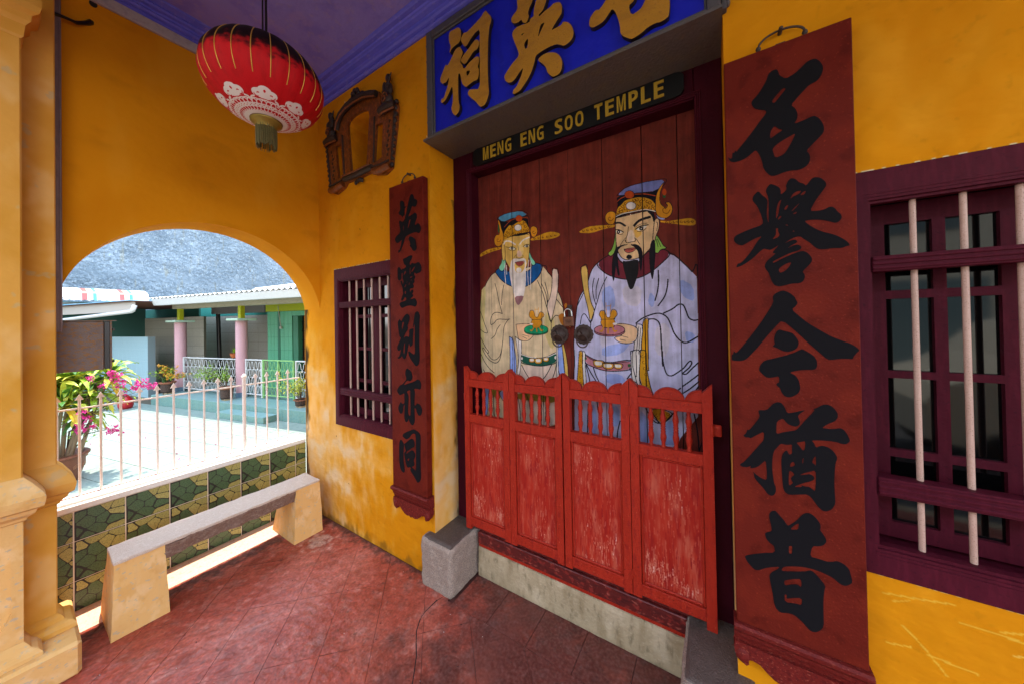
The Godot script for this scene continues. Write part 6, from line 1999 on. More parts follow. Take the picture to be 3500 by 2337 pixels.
func glyphs_sign(par: Node3D, m: Material, depth: float):
	var g = []
	glyph_add(g, [-4823,5486,-4662,5342,-4586,5096,-4609,4775,-4733,4586,-5064,4557,-5289,4517,-5451,4338,-5473,4391,-5353,4675,-5505,5003,-5496,5425,-5380,5537,-5099,5501], [])
	glyph_add(g, [-4710,4359,-4554,4085,-4488,3888,-4645,3629,-4703,3469,-4519,3200,-4506,3049,-4337,2975,-4229,3070,-4016,3179,-3603,3274,-3427,3213,-3374,3089,-3394,2858,-3489,2660,-3406,2544,-3408,2225,-3504,1986,-3783,2023,-4043,1969,-4307,1906,-4568,2187,-4643,2467,-4716,2851,-4852,2889,-4871,1979,-4859,1306,-4766,1042,-4843,759,-5094,620,-5285,795,-5419,1140,-5301,1391,-5261,1925,-5307,2408,-5510,2152,-5746,1861,-5893,1768,-6100,1705,-6203,1844,-6141,1993,-5977,1951,-5795,2266,-5615,2620,-5520,3028,-5726,2795,-6046,2808,-6219,3023,-6215,3217,-5940,3618,-5761,3839,-5649,3661,-5300,4014,-5069,4328], [[-3975,2693,-4261,2789,-4241,2502,-4109,2527]])
	glyph_add(g, [-2885,5403,-2792,5215,-2544,4888,-2564,4625,-2689,4377,-2777,3638,-2830,2329,-2802,1338,-2762,970,-2914,638,-3064,459,-3311,442,-3483,618,-3654,884,-4057,1283,-4210,1507,-4101,1688,-3843,1623,-3365,1429,-3341,2555,-3340,3751,-3297,4607,-3574,4587,-3886,4419,-4152,4181,-4338,4147,-4520,4400,-4638,4706,-4454,4947,-4294,4949,-4243,4882,-3770,5009,-3209,5199,-3008,5370], [])
	glyph_add(g, [-3482,4148,-3355,3998,-3375,3768,-3494,3624,-3748,3623,-4011,3421,-4332,3178,-4596,3400,-4646,3588,-4426,3777,-4105,3914,-3789,4128,-3634,4194], [])
	glyph_end(g, par, m, depth)
	glyph_add(g, [-908,5018,-611,5034,-283,4883,-87,4556,-132,4330,-299,4133,-385,3926,-328,3715,-435,3517,-539,3506,-683,3610,-743,3787,-978,3744,-1192,3818,-1342,3989,-1315,4200,-942,4409,-997,4846], [])
	glyph_add(g, [151,4422,390,4570,657,4382,652,4140,570,3905,449,3656,330,3578,172,3521,229,3420,485,3530,792,3574,982,3660,1276,3542,1373,3325,1355,2994,1225,2859,1075,2732,807,2455,1069,2460,1326,2465,1419,2570,1649,2416,1820,2177,1911,1830,1843,1597,1665,1483,1432,1444,1271,1572,1054,1711,678,1753,292,1726,-7,1670,-72,1396,-242,1005,-452,735,-750,459,-921,345,-1158,311,-1331,343,-1305,537,-1086,633,-910,892,-777,1165,-696,1422,-945,1238,-1164,1036,-1384,961,-1603,1034,-1757,1211,-1819,1465,-1590,1668,-1320,1886,-906,2086,-1005,2446,-1210,2989,-1312,3338,-1199,3505,-939,3558,-314,3418,-270,3576,-67,3594,-83,3764,-16,4086], [[513,3024,279,3004,195,2764,129,2459,313,2740], [-590,3069,-779,3072,-739,2979], [-390,2733,-643,2530,-566,2238,-441,2269]])
	glyph_add(g, [898,1413,1118,1252,1278,990,1345,721,1284,409,1134,269,856,278,690,460,578,613,544,803,395,1079,80,1399,288,1533,597,1530], [])
	glyph_end(g, par, m, depth)
	glyph_add(g, [3508,2625,3932,2631,4365,2351,4544,2038,4499,1913,4411,1811,4237,1740,4329,1296,4684,1361,4798,1507,4941,1753,5160,1864,5524,1625,5724,1283,5737,1047,5697,584,5580,503,5397,483,5213,535,4970,514,4665,387,4353,331,4239,402,4009,607,3895,787,3886,1115,3818,1428,3705,1798,3587,1971,3493,1881,3239,1637,2985,1594,2758,1591,2597,1745,2620,2057,2837,2265,2951,2284,3029,2210,3191,2329,3383,2538], [])
	glyph_end(g, par, m, depth)
func paint_door():
	paint_area([176,671,247,673,514,661,548,703,580,744,587,805,611,822,634,875,645,935,654,1009,602,1046,601,1136,615,1245,623,1417,627,1602,59,1693,70,1434,45,1219,51,958,58,841,79,786,107,732,144,689], "beige", 1)
	paint_line([176,671,247,673,514,661,548,703,580,744,587,805,611,822,634,875,645,935,654,1009,602,1046,601,1136,615,1245,623,1417,627,1602,59,1693,70,1434,45,1219,51,958,58,841,79,786,107,732,144,689,176,671], 4.2, "k")
	paint_area([55,785,101,745,86,959,75,1218,44,1271], "beigesh", 1)
	paint_area([534,931,584,955,593,1121,563,1159,515,1046], "beigesh", 1)
	paint_area([361,1253,484,1254,594,1229,598,1453,591,1603,314,1607,324,1323], "pinkb", 1)
	paint_area([327,1424,582,1417,581,1462,454,1462,326,1468], "olive", 1)
	paint_area([118,1420,180,1418,220,1435,189,1484,138,1464], "olive", 1)
	paint_area([176,666,207,648,247,657,286,677,399,688,435,676,454,647,476,644,514,661,510,692,487,728,433,767,378,781,313,773,265,753,216,716], "cblue", 1)
	paint_line([176,666,207,648,247,657,286,677,399,688,435,676,454,647,476,644,514,661,510,692,487,728,433,767,378,781,313,773,265,753,216,716,176,666], 4.7, "k")
	paint_area([234,576,228,613,207,644,217,662,237,669,259,633,254,579], "mint", 1)
	paint_line([234,576,228,613,207,644,217,662,237,669,259,633,254,579,234,576], 3.1, "k")
	paint_area([430,565,447,607,473,645,455,657,441,637,428,600], "mint", 1)
	paint_line([430,565,447,607,473,645,455,657,441,637,428,600,430,565], 3.1, "k")
	paint_area([54,558,58,537,90,524,122,515,169,512,228,512,228,528,158,533,94,546], "gold", 1)
	paint_area([439,494,492,484,544,473,586,474,634,493,626,509,568,517,492,507,443,506], "gold", 1)
	paint_line([94,537,88,542,81,540,79,536,82,534,85,535], 3.0, "dg")
	paint_line([124,532,118,537,111,535,109,530,112,528,115,530], 3.0, "dg")
	paint_line([153,526,147,531,140,529,139,525,142,523,145,524], 3.0, "dg")
	paint_line([182,521,177,526,170,524,168,519,171,517,174,519], 3.0, "dg")
	paint_line([211,516,205,520,199,518,197,514,200,512,203,514], 3.0, "dg")
	paint_line([474,497,469,501,463,499,462,495,464,493,466,495], 3.0, "dg")
	paint_line([502,497,497,502,491,500,490,495,492,494,494,495], 3.0, "dg")
	paint_line([529,498,524,502,519,500,518,496,520,494,522,496], 3.0, "dg")
	paint_line([556,498,552,502,546,501,545,496,547,495,549,496], 3.0, "dg")
	paint_line([583,499,578,503,573,501,572,497,574,495,576,497], 3.0, "dg")
	paint_line([609,499,605,503,599,501,598,497,600,496,602,497], 3.0, "dg")
	paint_area([241,473,271,460,348,457,433,451,437,495,432,558,428,589,418,643,394,680,362,699,333,694,300,674,277,635,258,600,249,549,242,507], "yface", 1)
	paint_line([241,473,271,460,348,457,433,451,437,495,432,558,428,589,418,643,394,680,362,699,333,694,300,674,277,635,258,600,249,549,242,507,241,473], 3.4, "k")
	paint_area([232,497,241,488,253,504,259,567,250,603,238,598,232,547], "yface", 1)
	paint_line([232,497,241,488,253,504,259,567,250,603,238,598,232,547,232,497], 2.9, "k")
	paint_area([347,514,384,511,392,584,345,586], "yfaceh", 1)
	paint_area([385,487,430,486,429,526,393,520], "yfaceh", 1)
	paint_line([248,499,261,483,295,488,333,513], 9.0, "white")
	paint_line([364,516,389,494,432,483], 8.5, "white")
	paint_area([281,530,308,524,337,541,310,546], "eyew", 1)
	paint_line([262,518,289,525,310,523,339,542], 3.1, "k")
	paint_area([317,535,316,539,314,541,311,543,308,543,305,542,302,540,300,537,300,533,300,530,302,527,305,525,308,525,312,526,314,529,316,532], "k", 1)
	paint_area([311,535,311,536,310,537,309,537,308,537,307,537,306,536,305,535,305,534,306,533,306,532,307,531,308,531,309,531,310,532,311,533], "eyew", 1)
	paint_line([279,533,308,549,337,545], 2.1, "k")
	paint_area([391,532,413,525,433,534,413,545], "eyew", 1)
	paint_line([388,534,413,523,435,533], 3.1, "k")
	paint_area([423,536,422,539,420,542,418,543,415,543,411,542,409,540,407,537,407,533,407,530,409,528,412,526,415,526,418,527,421,529,422,532], "k", 1)
	paint_area([417,535,417,536,417,537,416,538,415,538,414,537,413,537,412,535,412,534,412,533,413,532,414,531,415,531,416,532,417,533,417,534], "eyew", 1)
	paint_line([351,522,353,555,338,584,345,598,364,603,387,595,383,584], 2.6, "k")
	paint_line([336,578,321,595,330,613], 1.8, "k")
	paint_area([344,554,369,553,383,587,359,598,343,584], "skinp", 1)
	paint_area([299,613,316,597,359,606,396,604,407,641,403,673,405,729,399,784,382,846,348,891,330,876,318,827,303,769,290,710,286,669,294,637], "white", 1)
	paint_area([321,632,345,618,396,624,399,664,371,694,329,685], "yface", 1)
	paint_area([318,835,387,831,377,862,348,893,331,877], "mauve", 1)
	paint_line([301,630,321,606,356,613,396,610,407,641], 6.0, "white")
	paint_area([328,623,356,621,396,623,383,643,359,651,340,639], "lip", 1)
	paint_line([328,623,356,621,396,623,383,643,359,651,340,639,328,623], 2.1, "k")
	paint_area([374,676,373,682,368,687,362,690,354,690,347,688,340,684,336,679,335,672,337,666,341,661,347,659,355,658,362,660,369,664,373,670], "white", 1)
	paint_line([256,620,252,682,258,757], 4.2, "white")
	paint_line([265,634,266,692], 4.2, "white")
	paint_line([426,620,417,690,420,777], 4.2, "white")
	paint_line([441,622,437,700,434,798], 4.2, "white")
	paint_line([293,686,303,769], 4.2, "white")
	paint_area([202,325,273,363,312,362,424,351,433,463,385,446,310,443,251,467,232,430], "k", 1)
	paint_line([202,325,273,363,312,362,424,351,433,463,385,446,310,443,251,467,232,430,202,325], 2.6, "k")
	paint_area([202,323,269,308,379,312,426,349,312,347,243,357], "hatb", 1)
	paint_line([202,323,269,308,379,312,426,349,312,347,243,357,202,323], 2.6, "k")
	paint_line([253,392,307,357,369,354,427,365], 3.2, "red")
	paint_area([241,469,252,421,292,384,311,394,350,377,392,372,410,388,423,414,433,431,433,453,367,448,300,454,256,472], "gold", 1)
	paint_line([248,441,256,451,266,451,268,444,264,440,260,442], 3.0, "dg")
	paint_line([290,428,282,434,272,431,270,424,274,422,278,424], 3.0, "dg")
	paint_line([283,406,291,415,301,415,303,409,299,405,295,406], 3.0, "dg")
	paint_line([309,443,301,450,291,447,289,440,294,437,297,439], 3.0, "dg")
	paint_line([307,394,315,403,325,403,327,397,323,393,320,394], 3.0, "dg")
	paint_line([338,443,330,450,320,447,318,440,322,438,326,440], 3.0, "dg")
	paint_line([374,389,381,399,391,399,393,393,389,389,386,390], 3.0, "dg")
	paint_line([417,413,410,420,400,416,398,409,403,407,406,409], 3.0, "dg")
	paint_line([377,430,385,439,395,439,397,433,393,429,389,430], 3.0, "dg")
	paint_line([426,442,418,449,409,446,407,439,411,436,414,438], 3.0, "dg")
	paint_line([335,447,342,456,352,456,355,450,350,446,347,447], 3.0, "dg")
	paint_line([413,384,406,391,396,388,394,381,399,378,402,381], 3.0, "dg")
	paint_line([359,439,366,448,376,448,378,442,374,438,371,439], 3.0, "dg")
	paint_line([294,457,286,464,276,461,274,454,279,451,282,453], 3.0, "dg")
	paint_line([410,431,417,441,426,441,429,435,424,431,421,432], 3.0, "dg")
	paint_area([379,416,377,424,371,429,363,432,353,432,344,429,335,423,330,416,328,408,330,400,336,395,344,392,354,392,364,395,372,401,377,408], "white", 1)
	paint_line([379,416,377,424,371,429,363,432,353,432,344,429,335,423,330,416,328,408,330,400,336,395,344,392,354,392,364,395,372,401,377,408,379,416], 2.0, "k")
	paint_area([386,361,384,368,379,374,371,377,362,377,353,373,345,368,340,360,338,352,340,345,345,339,353,336,363,336,372,340,380,346,385,353], "red", 1)
	paint_line([386,361,384,368,379,374,371,377,362,377,353,373,345,368,340,360,338,352,340,345,345,339,353,336,363,336,372,340,380,346,385,353,386,361], 1.6, "k")
	paint_area([256,467,310,453,367,448,431,451,422,463,348,465,305,452], "k", 1)
	paint_area([207,330,223,362,231,397,242,424,248,466,230,501,200,508,180,490,174,455,191,431,214,432,218,395,208,359], "gold2", 1)
	paint_line([207,330,223,362,231,397,242,424,248,466,230,501,200,508,180,490,174,455,191,431,214,432,218,395,208,359,207,330], 2.6, "k")
	paint_line([226,467,214,477,199,473,196,462,203,459,208,462], 3.0, "dg")
	paint_area([440,448,445,426,463,421,485,436,487,464,470,489,450,481], "gold2", 1)
	paint_line([440,448,445,426,463,421,485,436,487,464,470,489,450,481,440,448], 2.6, "k")
	paint_line([480,459,470,467,458,463,456,455,461,452,465,454], 3.0, "dg")
	paint_area([208,359,218,378,214,427,204,409], "green", 1)
	paint_area([580,687,617,701,610,821,586,925,562,994,542,901,561,856,575,789], "pinkb", 1)
	paint_line([580,687,617,701,610,821,586,925,562,994,542,901,561,856,575,789,580,687], 3.4, "k")
	paint_line([174,742,189,794,203,862,226,936], 3.9, "k")
	paint_line([242,757,229,813,222,883], 3.9, "k")
	paint_line([482,749,515,823,537,901,565,997,564,1046], 3.9, "k")
	paint_line([508,768,536,832,545,893], 3.9, "k")
	paint_line([531,763,549,840,543,901], 3.9, "k")
	paint_line([645,920,602,866], 3.9, "k")
	paint_line([566,1004,575,982,596,959,624,971,643,1009], 3.9, "k")
	paint_line([228,938,181,928,149,944,133,982,138,1007,164,995,190,974,250,975,284,974], 3.9, "k")
	paint_line([272,976,239,1021,228,1104,216,1170,195,1213,164,1231,133,1224,102,1191], 3.9, "k")
	paint_line([52,919,69,959,85,1002,103,1041,105,1061,78,1056,51,1037], 3.9, "k")
	paint_line([136,1098,167,1075,184,1037,210,1008], 3.9, "k")
	paint_line([52,1092,86,1148,115,1183,102,1188,75,1161,66,1157,67,1170,91,1208,122,1236,163,1251,194,1237,213,1190,227,1107], 4.4, "k")
	paint_line([50,1196,79,1247,121,1292,157,1315], 4.4, "k")
	paint_line([67,1299,88,1324], 4.4, "k")
	paint_line([363,1253,390,1299,425,1343], 4.4, "k")
	paint_line([565,1238,535,1293,496,1342], 4.4, "k")
	paint_line([596,1229,585,1274,568,1321], 4.4, "k")
	paint_line([331,1452,344,1522,349,1598], 4.4, "k")
	paint_line([387,1422,407,1467,415,1513], 4.4, "k")
	paint_line([494,1426,494,1599], 4.4, "k")
	paint_line([524,1416,516,1577], 4.4, "k")
	paint_line([148,1463,149,1530,151,1598], 4.4, "k")
	paint_area([277,1082,294,1090,305,1106,322,1215,323,1291,313,1324,279,1327,280,1204], "lblue", 1)
	paint_line([277,1082,294,1090,305,1106,322,1215,323,1291,313,1324,279,1327,280,1204,277,1082], 3.9, "k")
	paint_line([299,1081,301,1203,296,1326], 3.1, "k")
	paint_area([320,1081,353,1105,364,1109,362,1201,348,1306,329,1315,339,1202], "white", 1)
	paint_line([320,1081,353,1105,364,1109,362,1201,348,1306,329,1315,339,1202,320,1081], 3.4, "k")
	paint_line([343,1105,344,1202,337,1274], 2.6, "k")
	paint_area([75,1419,113,1420,106,1468,93,1597,69,1598], "lblue", 1)
	paint_line([75,1419,113,1420,106,1468,93,1597,69,1598,75,1419], 3.9, "k")
	paint_area([190,1442,225,1418,226,1490], "lblue", 1)
	paint_line([190,1442,225,1418,226,1490,190,1442], 3.9, "k")
	paint_area([363,1187,415,1201,477,1206,537,1195,597,1170,596,1223,544,1243,484,1253,414,1248,361,1237], "belt", 1)
	paint_line([363,1187,415,1201,477,1206,537,1195,597,1170,596,1223,544,1243,484,1253,414,1248,361,1237,363,1187], 4.4, "k")
	paint_line([362,1188,415,1202,477,1207,537,1197,595,1172], 4.6, "white")
	paint_area([415,1210,455,1209,452,1229,434,1235,416,1230], "gold", 1)
	paint_line([415,1210,455,1209,452,1229,434,1235,416,1230,415,1210], 2.6, "k")
	paint_area([420,1213,449,1212,446,1226,422,1227], "white", 1)
	paint_area([509,1202,547,1200,545,1219,528,1225,511,1221], "gold", 1)
	paint_line([509,1202,547,1200,545,1219,528,1225,511,1221,509,1202], 2.6, "k")
	paint_area([515,1204,541,1203,539,1217,517,1218], "white", 1)
	paint_area([453,1209,504,1206,501,1232,478,1240,455,1235], "gold", 1)
	paint_line([453,1209,504,1206,501,1232,478,1240,455,1235,453,1209], 2.6, "k")
	paint_area([461,1212,496,1211,493,1229,463,1231], "white", 1)
	paint_area([372,1212,371,1216,370,1219,368,1221,365,1222,363,1222,360,1220,359,1217,359,1213,359,1209,361,1206,363,1204,365,1203,368,1204,370,1206,371,1209], "white", 1)
	paint_area([597,1198,597,1202,595,1205,593,1207,590,1208,587,1207,585,1205,583,1202,583,1198,583,1195,585,1191,587,1189,590,1188,593,1189,595,1191,597,1194], "white", 1)
	paint_area([596,1124,605,1116,611,1302,597,1311], "white", 1)
	paint_line([596,1124,605,1116,611,1302,597,1311,596,1124], 3.4, "k")
	paint_area([605,1120,629,1112,642,1263,649,1314,611,1317], "lblue", 1)
	paint_line([605,1120,629,1112,642,1263,649,1314,611,1317,605,1120], 3.4, "k")
	paint_area([629,1116,641,1119,662,1225,664,1317,648,1318,642,1226], "pyel", 1)
	paint_line([629,1116,641,1119,662,1225,664,1317,648,1318,642,1226,629,1116], 3.1, "k")
	paint_area([327,1007,388,1003,446,1008,432,1034,418,1053,449,1069,417,1102,381,1108,346,1097,335,1054], "skin", 1)
	paint_line([327,1007,388,1003,446,1008,432,1034,418,1053,449,1069,417,1102,381,1108,346,1097,335,1054,327,1007], 2.9, "k")
	paint_line([372,1070,418,1081], 2.1, "k")
	paint_line([372,1081,404,1095], 2.1, "k")
	paint_area([546,1047,540,1057,523,1065,498,1070,467,1072,436,1070,409,1065,391,1057,385,1047,391,1037,410,1029,437,1024,468,1022,498,1024,524,1030,541,1038], "greend", 1)
	paint_line([546,1047,540,1057,523,1065,498,1070,467,1072,436,1070,409,1065,391,1057,385,1047,391,1037,410,1029,437,1024,468,1022,498,1024,524,1030,541,1038,546,1047], 2.6, "k")
	paint_area([546,1038,540,1049,523,1058,498,1064,467,1066,436,1064,409,1058,391,1049,385,1038,392,1027,410,1018,437,1012,468,1010,499,1012,524,1019,541,1028], "greent", 1)
	paint_line([546,1038,540,1049,523,1058,498,1064,467,1066,436,1064,409,1058,391,1049,385,1038,392,1027,410,1018,437,1012,468,1010,499,1012,524,1019,541,1028,546,1038], 2.6, "k")
	paint_area([421,947,430,926,452,928,463,964,482,964,493,938,513,940,522,958,502,978,507,1003,485,1030,453,1030,434,1002,442,979,425,965], "gold2", 1)
	paint_line([421,947,430,926,452,928,463,964,482,964,493,938,513,940,522,958,502,978,507,1003,485,1030,453,1030,434,1002,442,979,425,965,421,947], 2.6, "k")
	paint_line([453,1026,438,1046,428,1042], 6.5, "gold2")
	paint_line([470,1030,472,1053], 6.5, "gold2")
	paint_line([488,1026,502,1046,513,1042], 6.5, "gold2")
	paint_line([462,907,463,964], 2.4, "gold2")
	paint_line([486,908,482,964], 2.4, "gold2")
	paint_line([461,921,486,919], 2.4, "gold2")
	paint_line([436,981,505,980], 2.6, "k")
	paint_area([448,1007,447,1009,444,1010,440,1012,435,1012,431,1011,427,1010,424,1008,423,1006,424,1004,427,1002,431,1001,436,1001,440,1001,444,1003,447,1004], "white", 1)
	paint_area([935,639,845,687,812,722,789,784,773,818,747,852,727,909,713,1010,703,1118,705,1240,695,1736,1291,1614,1307,808,1284,776,1253,736,1199,680,1131,678], "lav", 1)
	paint_line([935,639,845,687,812,722,789,784,773,818,747,852,727,909,713,1010,703,1118,705,1240,695,1736,1291,1614,1307,808,1284,776,1253,736,1199,680,1131,678,935,639], 4.7, "k")
	paint_area([866,825,921,808,939,911,898,950,865,908], "lavb", 1)
	paint_area([1235,802,1288,842,1292,914,1250,894,1229,850], "lavb", 1)
	paint_area([1103,854,1126,887,1114,938,1090,911], "lavb", 1)
	paint_area([725,1010,777,1017,752,1117,715,1104], "lavb", 1)
	paint_area([1013,1099,960,1167,859,1184,860,1129], "lavb", 1)
	paint_area([1247,1046,1289,1058,1288,1100,1256,1101], "lavb", 1)
	paint_area([967,818,1068,826,1054,929,978,913], "lavl", 1)
	paint_area([1159,1002,1192,1046,1172,1171,1121,1161,1117,1046], "lavl", 1)
	paint_area([848,1011,895,1101,853,1143], "lavl", 1)
	paint_area([774,1441,823,1443,824,1606,771,1599], "lavb", 1)
	paint_area([891,1442,944,1432,942,1536,888,1544], "lavb", 1)
	paint_area([1039,1431,1080,1477,1104,1597,1039,1606], "lavb", 1)
	paint_area([1156,1484,1205,1459,1224,1579,1144,1594], "lavb", 1)
	paint_area([871,1272,955,1266,984,1309,885,1326], "lavb", 1)
	paint_area([938,640,897,655,844,689,868,728,909,759,968,781,1019,787,1069,778,1117,754,1165,715,1193,683,1171,658,1143,660,1095,660,1033,718,970,698], "maroon", 1)
	paint_line([938,640,897,655,844,689,868,728,909,759,968,781,1019,787,1069,778,1117,754,1165,715,1193,683,1171,658,1143,660,1095,660,1033,718,970,698,938,640], 4.7, "k")
	paint_area([940,545,934,585,920,624,901,643,917,659,939,633,947,573], "lime", 1)
	paint_line([940,545,934,585,920,624,901,643,917,659,939,633,947,573,940,545], 3.1, "k")
	paint_area([1133,576,1150,604,1166,637,1180,652,1154,657,1142,671,1128,665,1123,613], "lime", 1)
	paint_line([1133,576,1150,604,1166,637,1180,652,1154,657,1142,671,1128,665,1123,613,1133,576], 3.1, "k")
	paint_line([1141,603,1155,643], 2.1, "k")
	paint_line([1135,602,1143,641], 2.1, "k")
	paint_area([739,507,773,489,802,484,838,485,887,491,940,496,939,510,880,510,816,522], "gold", 1)
	paint_area([1154,515,1191,526,1241,526,1278,525,1302,538,1302,564,1267,559,1213,541,1157,526], "gold", 1)
	paint_line([777,501,772,506,766,503,765,499,768,497,770,498], 3.0, "dg")
	paint_line([800,501,796,506,790,503,788,499,791,497,793,498], 3.0, "dg")
	paint_line([823,501,819,506,813,503,812,499,814,497,816,498], 3.0, "dg")
	paint_line([846,501,842,506,836,503,835,499,837,497,839,499], 3.0, "dg")
	paint_line([869,501,864,506,858,503,857,499,860,497,862,499], 3.0, "dg")
	paint_line([891,501,886,506,881,503,879,499,882,497,884,499], 3.0, "dg")
	paint_line([913,501,908,506,903,503,901,499,904,497,906,499], 3.0, "dg")
	paint_line([1189,529,1185,534,1180,532,1179,527,1181,526,1183,527], 3.0, "dg")
	paint_line([1205,531,1201,536,1196,534,1195,530,1197,528,1199,529], 3.0, "dg")
	paint_line([1220,534,1216,538,1211,536,1210,532,1213,530,1214,531], 3.0, "dg")
	paint_line([1236,536,1232,540,1227,538,1226,534,1228,532,1230,534], 3.0, "dg")
	paint_line([1251,538,1247,543,1242,541,1241,536,1243,534,1245,536], 3.0, "dg")
	paint_line([1266,540,1262,545,1257,543,1256,538,1258,537,1260,538], 3.0, "dg")
	paint_line([1281,542,1277,547,1272,545,1271,540,1273,539,1275,540], 3.0, "dg")
	paint_line([1295,544,1291,549,1287,547,1286,542,1288,541,1290,542], 3.0, "dg")
	paint_area([945,464,974,463,1038,459,1087,458,1123,467,1129,506,1130,576,1119,625,1096,655,1071,677,1034,687,989,685,964,663,950,628,944,586,942,518], "face", 1)
	paint_line([945,464,974,463,1038,459,1087,458,1123,467,1129,506,1130,576,1119,625,1096,655,1071,677,1034,687,989,685,964,663,950,628,944,586,942,518,945,464], 3.4, "k")
	paint_area([1094,457,1123,469,1134,500,1125,521,1120,488], "k", 1)
	paint_area([1129,512,1141,501,1151,516,1148,553,1134,589,1129,611,1120,600], "face", 1)
	paint_line([1129,512,1141,501,1151,516,1148,553,1134,589,1129,611,1120,600,1129,512], 3.1, "k")
	paint_line([1135,519,1143,527,1138,564], 2.1, "k")
	paint_area([998,555,1024,532,1039,587,1023,605,1001,595], "faceh", 1)
	paint_area([1031,533,1056,525,1073,567,1042,588], "facey", 1)
	paint_line([944,490,967,493,992,513], 9.1, "k")
	paint_line([1034,519,1056,500,1081,493,1110,490], 12.3, "k")
	paint_area([941,532,959,528,981,544,958,548], "eyew", 1)
	paint_line([942,525,960,527,983,544], 4.2, "k")
	paint_line([947,543,969,554,979,550], 2.3, "k")
	paint_area([966,539,965,543,963,545,960,547,957,547,954,546,951,543,949,540,949,536,949,533,951,530,954,529,957,528,961,530,963,532,965,535], "k", 1)
	paint_area([960,538,960,539,959,540,958,541,957,541,956,541,955,540,955,539,955,537,955,536,955,535,956,534,957,534,958,535,959,536,960,537], "eyew", 1)
	paint_area([1042,539,1068,530,1099,529,1073,550,1055,549], "eyew", 1)
	paint_line([1040,539,1065,527,1101,527], 4.7, "k")
	paint_line([1049,550,1073,554,1092,541], 2.3, "k")
	paint_area([1077,541,1076,545,1074,548,1071,549,1067,549,1064,548,1061,545,1059,542,1058,538,1059,535,1061,532,1064,530,1068,530,1071,531,1074,534,1076,537], "k", 1)
	paint_area([1071,540,1070,541,1070,542,1069,543,1067,543,1066,542,1065,542,1065,540,1065,539,1065,538,1065,537,1066,537,1068,536,1069,537,1070,538,1070,539], "eyew", 1)
	paint_line([1037,528,1068,517,1098,518], 2.1, "k")
	paint_line([1007,519,1002,555,993,584,997,600,1017,599,1039,597,1036,580], 2.9, "k")
	paint_line([997,600,988,586], 2.6, "k")
	paint_line([1042,585,1060,617], 2.3, "k")
	paint_line([992,573,968,603,961,623], 2.3, "k")
	paint_area([1011,610,971,614,950,635,953,709,960,764,950,763,940,708,934,653,944,617,978,606], "k", 1)
	paint_area([1011,610,1048,614,1072,644,1071,709,1062,757,1055,720,1053,655,1035,628], "k", 1)
	paint_area([973,688,996,695,1034,690,1053,694,1051,753,1038,797,1021,839,1005,836,991,780,979,732], "kb", 1)
	paint_area([1021,675,1020,679,1017,683,1013,684,1007,685,1002,683,997,680,994,676,993,672,995,668,998,664,1002,662,1008,662,1013,664,1018,667,1020,671], "k", 1)
	paint_area([933,632,946,634,942,708,928,800,919,760,920,692], "k", 1)
	paint_area([1111,611,1129,601,1132,665,1123,760,1114,805,1105,758,1101,674], "k", 1)
	paint_area([983,631,1011,629,1041,632,1029,647,1004,652,988,642], "lip2", 1)
	paint_line([983,631,1011,629,1041,632,1029,647,1004,652,988,642,983,631], 2.3, "k")
	paint_line([984,634,1013,638,1040,635], 2.3, "k")
	paint_area([951,349,1053,360,1144,370,1184,325,1154,384,1139,470,1123,471,1088,454,1026,453,968,462,943,465,957,406], "k", 1)
	paint_area([953,348,1003,316,1102,314,1185,323,1146,369,1053,358,996,356], "hatv", 1)
	paint_line([953,348,1003,316,1102,314,1185,323,1146,369,1053,358,996,356,953,348], 2.6, "k")
	paint_line([954,380,973,368,996,362], 4.0, "red")
	paint_line([1037,361,1089,372,1138,393], 4.0, "red")
	paint_area([943,452,956,412,976,400,992,383,1027,380,1052,379,1086,389,1113,403,1127,419,1137,440,1138,466,1088,446,1026,444,975,445], "gold", 1)
	paint_line([947,434,954,444,962,444,964,438,961,434,958,435], 3.0, "dg")
	paint_line([980,424,973,431,965,428,963,421,967,418,970,420], 3.0, "dg")
	paint_line([971,406,977,415,986,415,988,409,984,405,981,406], 3.0, "dg")
	paint_line([1006,400,1000,406,991,403,990,396,993,394,996,396], 3.0, "dg")
	paint_line([964,431,970,441,979,441,981,434,977,430,974,431], 3.0, "dg")
	paint_line([1002,425,996,432,988,429,986,422,990,420,992,422], 3.0, "dg")
	paint_line([1042,387,1048,397,1056,397,1057,391,1054,387,1051,388], 3.0, "dg")
	paint_line([1078,405,1071,412,1064,408,1062,402,1066,399,1068,401], 3.0, "dg")
	paint_line([1072,394,1078,403,1086,403,1088,397,1084,394,1082,395], 3.0, "dg")
	paint_line([1108,412,1101,418,1094,415,1092,408,1096,406,1098,408], 3.0, "dg")
	paint_line([1102,417,1108,426,1115,426,1117,420,1114,416,1111,417], 3.0, "dg")
	paint_line([1134,439,1128,446,1120,443,1119,436,1122,434,1125,436], 3.0, "dg")
	paint_line([1053,416,1059,425,1067,425,1069,419,1066,416,1063,417], 3.0, "dg")
	paint_line([1086,436,1080,443,1072,440,1071,433,1074,430,1077,433], 3.0, "dg")
	paint_line([1084,429,1090,438,1097,438,1099,432,1096,428,1093,429], 3.0, "dg")
	paint_line([1119,446,1113,453,1105,449,1104,443,1107,440,1110,443], 3.0, "dg")
	paint_line([1116,453,1122,462,1129,462,1131,456,1128,452,1125,453], 3.0, "dg")
	paint_line([1068,439,1061,445,1054,442,1052,435,1056,433,1058,435], 3.0, "dg")
	paint_line([1029,388,1035,397,1043,397,1045,391,1041,387,1039,388], 3.0, "dg")
	paint_line([1018,438,1011,445,1003,442,1002,435,1005,433,1008,435], 3.0, "dg")
	paint_area([1045,421,1043,428,1038,433,1030,436,1021,436,1012,432,1004,427,999,419,997,411,999,404,1005,398,1013,396,1022,396,1031,400,1039,406,1044,413], "white", 1)
